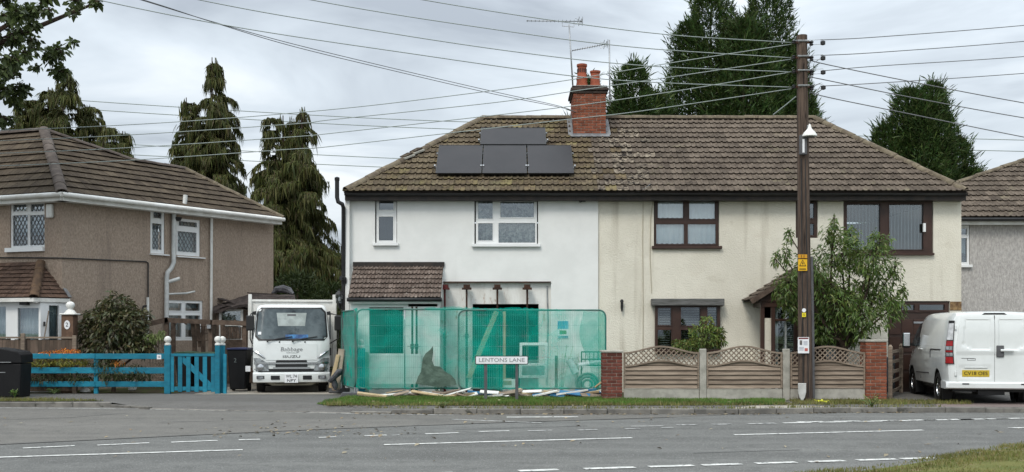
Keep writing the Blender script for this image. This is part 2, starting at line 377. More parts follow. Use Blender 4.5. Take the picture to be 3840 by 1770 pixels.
m_wood_grey = mat('weathered_grey_wood', (0.28,0.225,0.175), (0.18,0.14,0.108), 6.0, 0.9, 0.15, rand=0.16, stretch=(0.35,1,5), c3=(0.13,0.10,0.08), s3=5, t3=(0.64,0.72), bump=0.5, bscale=14, bdist=0.006)
m_wood_dark = mat('dark_brown_wood', (0.135,0.098,0.075), (0.08,0.058,0.045), 6.0, 0.85, 0.2, rand=0.2, bump=0.4, bscale=20)
m_wood_new = mat('sawn_timber', (0.47,0.37,0.23), (0.36,0.27,0.16), 6.0, 0.85, 0.2, stretch=(1,1,0.3))
m_pole = mat('creosoted_pole', (0.120,0.086,0.066), (0.055,0.040,0.032), 9.0, 0.85, 0.2, stretch=(3,3,0.16), c3=(0.017,0.013,0.011), s3=6, t3=(0.58,0.66), bump=0.9, bscale=16, bdist=0.012)
m_concrete = mat('concrete', (0.40,0.385,0.34), (0.29,0.28,0.245), 5, 0.92, 0.15, bump=0.3, bscale=50, c3=(0.2,0.2,0.16), s3=3, t3=(0.6,0.8))
m_blue = mat('blue_paint', (0.014,0.195,0.285), (0.012,0.15,0.225), 3.5, 0.6, 0.25, rand=0.15, c3=(0.02,0.22,0.32), s3=6, t3=(0.6,0.75), c4=(0.10,0.11,0.10), s4=22, t4=(0.64,0.70), bump=.3, bscale=20, stretch=(1,1,1.8))
m_black_text = mat('black_lettering', (0.012,0.012,0.012), None, rough=0.6)
m_grey_text = mat('grey_lettering', (0.22,0.225,0.23), None, rough=0.6)
m_carwhite = mat('white_vehicle_paint', (0.72,0.745,0.74), (0.66,0.685,0.675), 1.5, 0.25, 0.5, coat=0.8, streak=(0.50,0.50,0.47), st=(0.60,0.95), ss=(2.0,2.0,1.2))
m_rubber = mat('tyre_rubber', (0.014,0.014,0.014), (0.022,0.02,0.019), 10, 0.85, 0.2)
m_chrome = mat('chrome', (0.62,0.63,0.64), None, rough=0.18, metal=1.0)
m_greyplastic = mat('grey_plastic', (0.10,0.10,0.105), (0.075,0.075,0.08), 4, 0.55, 0.35)
m_lamp = mat('lamp_glass', (0.45,0.48,0.50), (0.2,0.21,0.22), 16, 0.12, 0.6, metal=0.5)
m_red = mat('red_lens', (0.33,0.012,0.016), (0.24,0.01,0.012), 8, 0.2, 0.5)
m_yellow = mat('yellow_sign', (0.72,0.42,0.015), (0.62,0.36,0.02), 5, 0.5, 0.3)
m_plate_y = mat('yellow_plate', (0.50,0.36,0.035), None, rough=0.45)
m_wire = mat('black_cable', (0.15,0.155,0.16), None, rough=0.6)
m_wire_grey = mat('grey_cable', (0.27,0.31,0.295), None, rough=0.5)
m_paper = mat('paper', (0.74,0.75,0.77), None, rough=0.8)
m_asphalt = None
# ================================================================ ground, road, pavement
def GP(u, v, z=-0.1):
    D = (CH - z) * F / (v - HV); return Vector((X(u, D), D, z))
ROADZ = -0.10
def roadmat(name, c1, c2, c3, spots=(0.30,0.30,0.29)):
    """tarmac: fine aggregate speckle, broad worn bands along the road, dark stains"""
    m = bpy.data.materials.new(name); m.use_nodes = True; nt = m.node_tree; L = nt.links.new
    b = nt.nodes['Principled BSDF']; b.inputs['Roughness'].default_value = 0.88; b.inputs['Specular IOR Level'].default_value = 0.25
    g = nd(nt, 'ShaderNodeNewGeometry')
    def noise(sc_, det, vec): 
        n = nd(nt, 'ShaderNodeTexNoise'); n.inputs['Scale'].default_value = sc_; n.inputs['Detail'].default_value = det; L(vec, n.inputs['Vector']); return n.outputs['Fac']
    def rm(f, a, b_): 
        r = nd(nt, 'ShaderNodeMapRange'); L(f, r.inputs[0]); r.inputs[1].default_value = a; r.inputs[2].default_value = b_; return r.outputs[0]
    def mixc(f, a, bc):
        x = nd(nt, 'ShaderNodeMix', data_type='RGBA'); L(f, x.inputs['Factor'])
        if isinstance(a, tuple): x.inputs['A'].default_value = rgb(a)
        else: L(a, x.inputs['A'])
        x.inputs['B'].default_value = rgb(bc); return x.outputs['Result']
    ro = nd(nt, 'ShaderNodeMapping'); ro.inputs['Rotation'].default_value = (0, 0, math.radians(-16)); ro.inputs['Scale'].default_value = (0.07, 1.3, 1); L(g.outputs['Position'], ro.inputs['Vector'])
    col = mixc(rm(noise(1.0, 4, ro.outputs[0]), 0.35, 0.65), c1, c2)
    col = mixc(rm(noise(0.45, 5, g.outputs['Position']), 0.52, 0.72), col, c3)
    col = mixc(rm(noise(3.2, 6, g.outputs['Position']), 0.50, 0.80), col, c3)
    col = mixc(rm(noise(55, 2, g.outputs['Position']), 0.60, 0.72), col, spots)
    col = mixc(rm(noise(38, 2, g.outputs['Position']), 0.62, 0.74), col, (0.035,0.035,0.036))
    L(col, b.inputs['Base Color'])
    bn = nd(nt, 'ShaderNodeBump'); bn.inputs['Strength'].default_value = 0.6; bn.inputs['Distance'].default_value = 0.01
    L(noise(70, 3, g.outputs['Position']), bn.inputs['Height']); L(bn.outputs[0], b.inputs['Normal'])
    MATS[name] = m; return m
m_road = roadmat('road_asphalt', (0.145,0.145,0.136), (0.104,0.104,0.098), (0.088,0.088,0.083))
m_side = roadmat('old_asphalt', (0.150,0.143,0.130), (0.122,0.117,0.106), (0.10,0.097,0.09), (0.27,0.26,0.23))
m_path = roadmat('path_asphalt', (0.125,0.12,0.112), (0.105,0.10,0.094), (0.088,0.083,0.076), (0.25,0.24,0.21))
m_redpath = roadmat('red_path_asphalt', (0.20,0.158,0.145), (0.17,0.135,0.125), (0.15,0.12,0.112), (0.30,0.27,0.25))
m_soil = mat('soil', (0.075,0.06,0.042), (0.05,0.042,0.03), 3, 0.95, 0.1, bump=0.8, bscale=30, c3=(0.06,0.085,0.025), s3=2.5, t3=(0.45,0.6))
m_turf = mat('turf', (0.055,0.11,0.025), (0.08,0.12,0.03), 4, 0.95, 0.1, bump=0.8, bscale=40, c3=(0.11,0.10,0.05), s3=3, t3=(0.58,0.7))
m_turf_dry = mat('dry_turf', (0.15,0.145,0.05), (0.11,0.125,0.04), 2.5, 0.95, 0.1, bump=0.8, bscale=40, c3=(0.20,0.16,0.09), s3=3, t3=(0.55,0.68))
m_field = mat('field', (0.07,0.10,0.035), (0.10,0.11,0.045), 0.2, 0.95, 0.1)
m_paint = mat('road_paint', (0.64,0.64,0.61), (0.44,0.44,0.42), 9, 0.75, 0.25, c3=(0.13,0.135,0.13), s3=16, t3=(0.56,0.64))
m_paint_worn = mat('worn_road_paint', (0.46,0.46,0.44), (0.30,0.30,0.29), 8, 0.8, 0.2, c3=(0.14,0.14,0.14), s3=9, t3=(0.50,0.62))
m_kerb = mat('kerb_concrete', (0.20,0.19,0.17), (0.13,0.125,0.115), 4, 0.92, 0.15, rand=0.18, bump=0.4, bscale=50, c3=(0.06,0.06,0.05), s3=5, t3=(0.58,0.72))
m_slab = mat('pale_slab', (0.36,0.33,0.28), (0.27,0.25,0.215), 3, 0.92, 0.15, bump=0.3, bscale=50)

def sheet(name, pts, m, kind='structure', parent=None):
    b = MB(); b.add(pts, [tuple(range(len(pts)))])
    o = b.build(name, m, parent)
    if parent is None: tag(o, kind=kind)
    return o
gm = MB(); gm.add([(-900,-300,-0.16),(900,-300,-0.16),(900,1500,-0.16),(-900,1500,-0.16)], [(0,1,2,3)])
tag(gm.build('ground', m_field), kind='structure')

KERB = [(-60,25.6),(-14,24.5),(-8.9,24.3),(-7.8,23.6),(-3.3,22.42),(-1.6,22.3),(4.6,22.25),(7.0,22.7),(9.0,22.75),(14,22.7),(60,23.5)]
KZ   = [0,0,0,-0.085,-0.085,0,0,0,0,-0.03,-0.03]
road = MB()
road.add([(x, y+0.06, ROADZ) for x, y in KERB] + [(60,-40,ROADZ),(-60,-40,ROADZ)], [tuple(range(len(KERB)))[::-1] + (len(KERB)+1, len(KERB))][:1])
road.f = [tuple([len(KERB)+1, len(KERB)] + list(range(len(KERB)-1, -1, -1)))]
road = tag(road.build('road', m_road), kind='structure')
# older, browner tarmac of the lay-by between the lane and the kerb
lay = [GP(u, v) for u, v in [(-1500,1690),(0,1668),(700,1634),(1300,1607),(1900,1585),(2500,1566)]]
lay = [(p.x, p.y, ROADZ+0.004) for p in lay]
far = [(x, y-0.02, ROADZ+0.004) for x, y in KERB if -22 < x < 4.7]
sheet('layby_surface', lay + [(4.55,22.2,ROADZ+0.004)] + far[::-1][1:] + [(-24,24.7,ROADZ+0.004)], m_side, parent=road)

pv = MB(); n = len(KERB)
row0 = [(x, y+0.02, z) for (x, y), z in zip(KERB, KZ)]
row1 = [(x, y+1.0, 0.0) for x, y in KERB]; row2 = [(x*1.2, 46.0, 0.0) for x, y in KERB]
pv.add(row0 + row1 + row2, [(i, i+1, n+i+1, n+i) for i in range(n-1)] + [(n+i, n+i+1, 2*n+i+1, 2*n+i) for i in range(n-1)])
pavement = tag(pv.build('pavement', m_path), kind='structure')

# kerb stones, one object each
kerb = bpy.data.objects.new('kerb', None); COL.objects.link(kerb); attach(kerb, None, Matrix.Translation((0,22.3,0))); tag(kerb, kind='structure')
kb = MB(); kb.box(-0.445,0.445,-0.06,0.065,-0.16,0.012); kme = kb.mesh('kerb_stone', m_kerb, bevel=0.014)
for i in range(len(KERB)-1):
    a, b = Vector(KERB[i]), Vector(KERB[i+1]); L_ = (b-a).length; d = (b-a)/L_
    if a.x < -20 and b.x < -13: a = Vector((-24,24.75)); L_ = (b-a).length; d = (b-a)/L_
    if b.x > 20: L_ = 6.0
    n_k = max(1, round(L_/0.905)); step = L_/n_k
    for k in range(n_k):
        s_ = step*(k+.5)
        p = a + d*s_; z = KZ[i] + (KZ[i+1]-KZ[i]) * (s_/(KERB[i+1][0]-a.x if i else L_) if False else s_/L_ if KERB[i+1][0] < 20 else 0)
        M_ = Matrix.Translation((p.x, p.y, z + random.uniform(-.006,.006))) @ Matrix.Rotation(math.atan2(d.y, d.x) + random.uniform(-.008,.008), 4, 'Z')
        place('kerb_stone', kme, kerb, M_ @ Matrix.Diagonal((step/0.898,1,1,1)))

# painted markings, each its own sheet
def dash(p, q, w, m=m_paint, name='road_marking'):
    p, q = Vector(p), Vector(q); d = (q-p).normalized(); nrm = Vector((-d.y, d.x, 0))*w/2
    up = Vector((0,0,0.008))
    o = MB().add([p-nrm+up, q-nrm+up, q+nrm+up, p+nrm+up], [(0,1,2,3)]).build(name, m, road)
def pxdash(u0, v0, u1, v1, w=0.12, m=m_paint): dash(GP(u0,v0), GP(u1,v1), w, m)
for a in [(-700,1738,910,1688),(1440,1669,2370,1643),(2752,1632,3462,1614),(3785,1606,4500,1590)]: pxdash(*a, w=0.12)
for a in [(85,1682,280,1673),(365,1671,560,1662),(642,1660,815,1653),(895,1651,975,1648.5),(1195,1642,1262,1639.5),
          (1365,1635.5,1450,1633),(1595,1628.5,1720,1624),(1795,1619.5,1910,1617)]: pxdash(*a, w=0.11)
for a in [(1468,1634,1500,1632.5),(1980,1617,2070,1614.5),(2165,1614.5,2240,1612.5),(2345,1609.5,2400,1608),(2365,1600,2490,1598.5),(2480,1605,2525,1604)]: pxdash(*a, w=0.11, m=m_paint_worn)
for u in range(2540, 4300, 132):
    v = 1595.5 - (u-2540)*0.0205
    pxdash(u, v, u+(70 if u < 2800 else 105), v-1.6, 0.17, m_paint if u > 2850 else m_paint_worn)
for u in range(2990, 4300, 140):
    v = 1583.5 - (u-2990)*0.016
    pxdash(u, v, u+100, v-1.4, 0.17)
for u0, u1 in [(1560,1700),(1945,2094),(2190,2380),(2434,2600),(2632,2780),(2834,2985),(3030,3165),(3215,3362),(3378,3500),(3556,3680)]:
    f = lambda u: 1779.5 - (u-1560)*0.0315
    pxdash(u0, f(u0), u1, f(u1), 0.15)
for a, b in zip([(560,1536.5),(900,1543),(1350,1553)], [(900,1543),(1350,1553),(1700,1557.5)]): pxdash(a[0], a[1], b[0], b[1], 0.09, m_paint_worn)
pxdash(-300,1528,520,1534.5, 0.09, m_paint_worn)
pxdash(1900,1565.5,2168,1564, 0.16); pxdash(1690,1573,2030,1587, 0.10, m_paint_worn)

# dark bitumen seams where the lay-by meets the lane, and along the patch
m_tar = mat('bitumen_seam', (0.035,0.035,0.036), (0.06,0.06,0.06), 8, .7, .3)
for q0, q1 in zip([(0,1668),(350,1651),(700,1634),(1000,1620),(1300,1607),(1600,1596),(1900,1585),(2200,1576)], [(350,1651),(700,1634),(1000,1620),(1300,1607),(1600,1596),(1900,1585),(2200,1576),(2500,1566)]): dash(GP(*q0), GP(*q1), .035, m_tar, 'tar_seam')
for q0, q1 in (((-100,1579),(250,1568)),((250,1568),(480,1550)),((600,1585),(1050,1575)),((2600,1700),(3000,1688)),((1700,1612),(2200,1598))): dash(GP(*q0), GP(*q1), .03, m_tar, 'tar_seam')
# pale triangular concrete patch and red tarmac crossover laid in the pavement
def psheet(name, pts, m, z=0.004): return sheet(name, [(p[0], p[1], z) for p in pts], m, parent=pavement)
psheet('concrete_patch', [(4.4,22.36),(6.9,22.85),(6.1,23.35),(5.1,23.25)], m_slab, 0.006)
psheet('red_tarmac', [(8.9,22.85),(16,22.8),(16,24.6),(12.8,24.5),(9.3,24.1)], m_redpath, 0.006)
psheet('drive_slab', [(-8.0,27.4),(-4.2,27.4),(-4.2,34),(-8.0,34)], m_slab, 0.005)
psheet('garden_soil', [(-22,27.85),(-8.55,27.85),(-8.55,40),(-22,40)], m_soil, 0.005)
psheet('front_garden_soil', [(-4.1,25.6),(8.6,25.25),(8.6,28.3),(-4.1,28.3)], m_soil, 0.005)
psheet('van_drive', [(8.7,24.7),(16,24.7),(16,34),(8.7,34)], m_path, 0.004)

VERGE = [(-4.25,23.75),(-3.9,23.4),(0,23.3),(5.0,23.45),(5.9,23.6),(6.2,24.9),(2.2,25.0),(2.1,25.7),(-3.9,25.75)]
VERGE2 = [(6.3,23.75),(9.6,24.0),(10.2,24.9),(8.2,25.0),(6.3,24.9)]
VERGE0 = [(-18,24.7),(-10.3,24.6),(-9.2,24.75),(-10.2,25.3),(-18,25.5)]
for nme, pg, mm in [('verge_turf', VERGE, m_turf), ('worn_turf', VERGE2, m_soil), ('corner_turf', VERGE0, m_soil)]: psheet(nme, pg, mm, 0.010)
NEAR = [(3.0,12.45),(4.3,13.25),(5.3,14.1),(6.3,15.0),(7.6,16.2),(9.5,17.9),(14,20.6),(30,25),(30,6),(3.0,6)]
bank = MB(); nb = len(NEAR)
cxn, cyn = 14, 11
bank.add([(x, y, ROADZ+0.006) for x, y in NEAR] + [(x+(cxn-x)*0.12, y+(cyn-y)*0.12, ROADZ+0.07) for x, y in NEAR],
         [(i, (i+1) % nb, nb+(i+1) % nb, nb+i) for i in range(nb)] + [tuple(range(nb, 2*nb))])
bank = tag(bank.build('grass_bank', m_turf_dry), kind='structure')

def inpoly(x, y, pg):
    r = np.zeros(len(x), bool); j = len(pg)-1
    for i in range(len(pg)):
        xi, yi = pg[i]; xj, yj = pg[j]
        c = ((yi > y) != (yj > y)) & (x < (xj-xi)*(y-yi)/(yj-yi+1e-12)+xi); r ^= c; j = i
    return r
def grass(name, label, polys, n, h0, h1, m, z0=0.01, zf=None, w=0.008, clump=2.5, xmax=None):
    vs = []
    for pg, nn in zip(polys, n):
        a = np.array(pg); lo, hi = a.min(0), a.max(0)
        if xmax: hi = np.minimum(hi, xmax)
        x = RNG.uniform(lo[0], hi[0], nn*3); y = RNG.uniform(lo[1], hi[1], nn*3)
        k = inpoly(x, y, pg)
        dens = 0.5+0.5*np.sin(x*clump+1.3*np.sin(y*3.1))*np.sin(y*clump*1.7+2*np.sin(x*1.9))
        k &= RNG.random(nn*3) < (0.2+0.8*dens)
        x, y, dens = x[k][:nn], y[k][:nn], dens[k][:nn]; m_ = len(x)
        z = np.full(m_, z0) if zf is None else zf(x, y)
        h = RNG.uniform(h0, h1, m_)*(0.6+0.6*dens); an = RNG.uniform(0, 2*np.pi, m_); ln = RNG.uniform(0.1, 0.7, m_)*h; an2 = RNG.uniform(0, 2*np.pi, m_)
        ww = w*RNG.uniform(0.7, 1.5, m_)
        b1 = np.stack([x-np.cos(an)*ww, y-np.sin(an)*ww, z], 1); b2 = np.stack([x+np.cos(an)*ww, y+np.sin(an)*ww, z], 1)
        tp = np.stack([x+np.cos(an2)*ln, y+np.sin(an2)*ln, z+h], 1)
        vs.append(np.stack([b1, b2, tp], 1).reshape(-1, 3))
    v = np.concatenate(vs); fcs = np.arange(len(v)).reshape(-1, 3)
    return tag(np_build(name, v, fcs, m), label, kind='stuff')
m_grass = leafmat('grass_blades', [(0.055,0.135,0.02),(0.085,0.195,0.03),(0.11,0.215,0.035),(0.16,0.21,0.05),(0.16,0.14,0.06)], trans=0.35)
m_grass_dry = leafmat('dry_grass_blades', [(0.12,0.15,0.03),(0.18,0.18,0.05),(0.24,0.20,0.08),(0.10,0.14,0.03),(0.26,0.20,0.11)], trans=0.3)
grass('verge_grass', 'short green grass on the verge below the netting and wooden fence', [VERGE], [52000], 0.03, 0.10, m_grass)
grass('worn_grass', 'patchy worn grass beside the pole and below the litter bin', [VERGE2, VERGE0], [3800, 5000], 0.02, 0.08, m_grass_dry)
grass('bank_grass', 'yellowing grass on the near roadside bank', [NEAR], [60000], 0.02, 0.06, m_grass_dry, zf=lambda x, y: np.full(len(x), ROADZ+0.05), w=0.007, xmax=(10.0, 19.0))
KW = [(x, np.interp(x, [k[0] for k in KERB], [k[1] for k in KERB])-.03) for x in np.linspace(-3,9,40)]
KWP = KW + [(x, y+.14) for x, y in KW[::-1]]
grass('kerb_weeds', 'dry weeds and grass growing along the back of the kerb', [KWP, [(-4.0,23.15),(5.2,23.2),(5.6,23.5),(-4.0,23.5)], [(5.6,23.3),(10,23.6),(10,24.1),(5.6,23.7)]], [2600, 3500, 1200], 0.03, 0.11, m_grass_dry, z0=0.012, clump=4.5)
# dead leaves and grit lying along the kerb and on the tarmac
def litter(name, label, spots, m, size):
    vs = []
    for (x, y, z) in spots:
        c = np.array([x, y, z]); s_ = size*random.uniform(.5, 1.4); an = random.uniform(0, 6.28); t = random.uniform(0.1, .7)
        a = np.array([math.cos(an), math.sin(an), t*.4])*s_; b = np.array([-math.sin(an), math.cos(an), t])*s_*.55
        vs += [c-a, c+b*.9, c+a, c-b*.9+np.array([0,0,abs(b[2])])]
    v = np.array(vs); v[:,2] += 0.004
    return tag(np_build(name, v, np.arange(len(v)).reshape(-1,4), m), label, kind='stuff')
m_dead = leafmat('dead_leaves', [(0.16,0.11,0.06),(0.28,0.22,0.13),(0.09,0.07,0.045),(0.35,0.30,0.2)], trans=0.1)
sp = []
for _ in range(420):
    x = random.uniform(-3.2, 8.5); kx = np.interp(x, [k[0] for k in KERB], [k[1] for k in KERB]); sp.append((x, kx-abs(random.gauss(0.09,.09)), ROADZ+0.006))
for _ in range(150):
    x = random.uniform(-3.6, 8.5); kx = np.interp(x, [k[0] for k in KERB], [k[1] for k in KERB]); sp.append((x, kx+random.uniform(.1,1.1), 0.012))
for _ in range(110):
    p = GP(random.gauss(1150,230), 1617+random.gauss(0,14)); sp.append((p.x, p.y, ROADZ+0.006))
for _ in range(140): sp.append((random.uniform(-14,11), random.uniform(14,22), ROADZ+0.009))
for _ in range(90): sp.append((random.uniform(-4,6), random.uniform(23.4,24.9), 0.05))
litter('fallen_leaves', 'brown dead leaves and grit scattered along the kerb and road', sp, m_dead, 0.045)
# ================================================================ house-building helpers
def tile_proto(name, w, l, m, style='roman', lip=0.042):
    """one roof tile: front edge at y=0, running up the slope along +y, top along +z"""
    if style == 'roman':
        pr = [(0,.022),(.06,.010),(.12,.0),(.36,.0),(.43,.020),(.5,.027),(.57,.020),(.64,.0),(.88,.0),(.94,.012),(1,.022)]
    else:
        pr = [(0,.006),(.03,.0),(.48,.0),(.5,.005),(.52,.0),(.97,.0),(1,.006)]
    b = MB(); n = len(pr)
    fr = [(x*w*0.992, 0, lip+z) for x, z in pr]; bk = [(x*w*0.992, l, 0.0+z) for x, z in pr]; lo = [(x*w*0.992, min(.05, l*.14), z*0.4-.004) for x, z in pr]
    b.add(fr+bk+lo, [(i, i+1, n+i+1, n+i) for i in range(n-1)] + [(2*n+i, 2*n+i+1, i+1, i) for i in range(n-1)] + [(0, n, 2*n)] + [(n-1, 3*n-1, 2*n-1)])
    return b.mesh(name, m)

def clip_mesh(me, M_, lines, O, ex, ey):
    """copy of me placed by M_ and cut back to the inner side of the plane lines (point, inward normal) given in (x, y)"""
    bm = bmesh.new(); bm.from_mesh(me); bmesh.ops.transform(bm, matrix=M_, verts=bm.verts)
    for p, nn in lines:
        co = O + ex*p[0] + ey*p[1]; no = ex*nn[0] + ey*nn[1]
        bmesh.ops.bisect_plane(bm, geom=bm.verts[:]+bm.edges[:]+bm.faces[:], plane_co=co, plane_no=no, clear_inner=True)
    if not bm.faces: bm.free(); return None
    c = sum((v_.co for v_ in bm.verts), Vector())/len(bm.verts)
    bmesh.ops.translate(bm, vec=-c, verts=bm.verts)
    out = bpy.data.meshes.new(me.name); bm.to_mesh(out); bm.free(); out.materials.append(me.materials[0])
    return out, c

def lay_tiles(parent, O, ex, ey, polys, w, gauge, me, nmax=300, name='roof_tile', hide=None, jit=0.006, stagger=False, budget=None, me_fn=None):
    """tiles over convex polygons in the plane O + x*ex + y*ey (ey up the slope); nearest nmax are objects, the rest one 'stuff' part"""
    O, ex, ey = Vector(O), Vector(ex).normalized(), Vector(ey).normalized(); nz = ex.cross(ey)
    R = Matrix(((ex.x,ey.x,nz.x,0),(ex.y,ey.y,nz.y,0),(ex.z,ey.z,nz.z,0),(0,0,0,1)))
    items = []
    for pg in polys:
        cen = np.mean(pg, 0); lines = []
        for i in range(len(pg)):
            a, b = np.array(pg[i]), np.array(pg[(i+1) % len(pg)]); d = (b-a)/np.linalg.norm(b-a); nn = np.array([-d[1], d[0]])
            if nn.dot(cen-a) < 0: nn = -nn
            lines.append((a, nn))
        lo, hi = np.min(pg, 0), np.max(pg, 0)
        r0, r1 = int(math.floor(lo[1]/gauge+1e-4)), int(math.ceil(hi[1]/gauge-1e-4))
        for r in range(r0, r1):
            off = (0.5*w if stagger and r % 2 else 0.0)
            c0, c1 = int(math.floor((lo[0]-off)/w)), int(math.ceil((hi[0]-off)/w))
            for c in range(c0, c1):
                x, y = c*w+off, r*gauge
                cs = np.array([(x,y),(x+w,y),(x+w,y+gauge),(x,y+gauge)])
                ds = np.array([(cs-p).dot(nn) for p, nn in lines])
                if (ds.max(1) <= 0.01).any(): continue
                cut = [lines[i] for i in range(len(lines)) if ds[i].min() < -0.01 and abs(lines[i][1][1]) < 0.999]
                items.append((x, y, cut))
    items.sort(key=lambda t: ((O+ex*t[0]+ey*t[1]) - cam.location).length + (1000 if hide and hide(t[0]+w/2, t[1]+gauge/2) else 0))
    rest = bmesh.new(); nrest = 0; done = 0
    for (x, y, cut) in items:
        mm = me_fn(x, y) if me_fn else me
        M_ = Matrix.Translation(O+ex*(x+random.uniform(-jit,jit)*.5)+ey*(y+random.uniform(-jit,jit))+nz*random.uniform(0,jit)) @ R @ Matrix.Rotation(random.uniform(-jit,jit)*1.5, 4, 'Z') @ Matrix.Rotation(random.uniform(-jit,jit), 4, 'Y')
        if cut:
            r_ = clip_mesh(mm, M_, cut, O, ex, ey)
            if r_ is None: continue
            m2, c = r_; M_ = Matrix.Translation(c)
        else: m2 = mm
        if done < nmax and not (hide and hide(x+w/2, y+gauge/2)):
            place(name, m2, parent, M_); done += 1
        else:
            t = m2.copy(); t.transform(M_); rest.from_mesh(t); bpy.data.meshes.remove(t); nrest += 1
    if nrest:
        m3 = bpy.data.meshes.new(name+'_field'); rest.to_mesh(m3); m3.materials.append(me.materials[0])
        o = place(name+'_field', m3, parent, Matrix.Identity(4)); o['kind'] = 'stuff'
    rest.free(); return done

def ridge_run(parent, a, b, r, m, seg=0.42, name='ridge_tile', half=True, lift=0.0, flat=1.0):
    """half-round ridge or hip tiles from a to b, each an object"""
    a, b = Vector(a), Vector(b); L_ = (b-a).length; n_ = max(1, round(L_/seg)); d = (b-a)/L_; l = L_/n_
    side = d.cross(Vector((0,0,1))).normalized(); up = side.cross(d)
    mb = MB(); k = 9; vs = []
    for yy, rr in ((0, r*1.04), (l*1.03, r*0.97)):
        for i in range(k):
            an = math.pi*(i/(k-1)); vs.append((math.cos(an)*rr, yy, math.sin(an)*rr*flat))
    for i in range(k):
        an = math.pi*(i/(k-1)); vs.append((math.cos(an)*r*0.86, 0.0, math.sin(an)*r*0.86*flat))
    mb.add(vs, [(i, k+i, k+i+1, i+1) for i in range(k-1)] + [(i, i+1, 2*k+i+1, 2*k+i) for i in range(k-1)])
    me = mb.mesh(name, m, smooth=40)
    R = Matrix(((side.x,d.x,up.x,0),(side.y,d.y,up.y,0),(side.z,d.z,up.z,0),(0,0,0,1)))
    for i in range(n_):
        p = a + d*(l*i) + up*(lift+random.uniform(-.008,.008))
        place(name, me, parent, Matrix.Translation(p) @ R @ Matrix.Rotation(random.uniform(-.02,.02), 4, 'Z'))

def bricks(parent, x0, x1, y0, y1, z0, z1, m, bl=0.215, bh=0.065, j=0.011, name='brick', faces='fblr'):
    """brick courses round a rectangular stack, each brick an object; the parent's mesh is the mortar core behind them"""
    cache = {}
    def one(cx_, cy_, cz_, lx, ly):
        key = (round(lx,3), round(ly,3))
        if key not in cache:
            b = MB(); b.box(-lx/2,lx/2,-ly/2,ly/2,-bh/2,bh/2); cache[key] = b.mesh(name, m, bevel=0.005)
        M_ = Matrix.Translation((cx_+random.uniform(-.002,.002), cy_+random.uniform(-.003,.003), cz_)) @ Matrix.Rotation(random.uniform(-.006,.006), 4, 'Z')
        place(name, cache[key], parent, M_)
    t = 0.1025
    rows = int((z1-z0+j)/(bh+j)); pitch = (z1-z0)/rows
    for r in range(rows):
        z = z0 + pitch*(r+.5); odd = r % 2
        def run(lo, hi, fixed, axis, first):
            s_ = lo; k = 0
            while s_ < hi-0.03:
                L_ = bl if not (k == 0 and first) else t
                e_ = min(s_+L_, hi)
                if hi-e_ < 0.05: e_ = hi
                c = (s_+e_)/2; l = e_-s_-j*0.5
                if axis == 'x': one(c, fixed, z, l, t)
                else: one(fixed, c, z, t, l)
                s_ = e_+j*0.5; k += 1
        if 'f' in faces: run(x0, x1, y0+t/2, 'x', odd)
        if 'b' in faces: run(x0, x1, y1-t/2, 'x', odd)
        if 'l' in faces: run(y0+t+j, y1-t-j, x0+t/2, 'y', not odd)
        if 'r' in faces: run(y0+t+j, y1-t-j, x1-t/2, 'y', not odd)

def wavy(O, ex, ez, nz, x0, x1, z0, z1, amp=0.03, waves=6, n=40, hem=0.0):
    """hanging cloth between x0 and x1"""
    b = MB(); O, ex, ez, nz = map(Vector, (O, ex, ez, nz)); ph = random.uniform(0, 6)
    for i in range(n+1):
        x = x0+(x1-x0)*i/n; d = amp*math.sin(i/n*waves*6.283+ph)*(.7+.3*math.sin(i*1.7))
        h = hem*abs(math.sin(i/n*waves*3.1416))
        b.v += [tuple(O+ex*x+ez*(z0+h)+nz*d*1.15), tuple(O+ex*x+ez*z1+nz*d*.7)]
    b.f = [(2*i, 2*i+2, 2*i+3, 2*i+1) for i in range(n)]
    return b

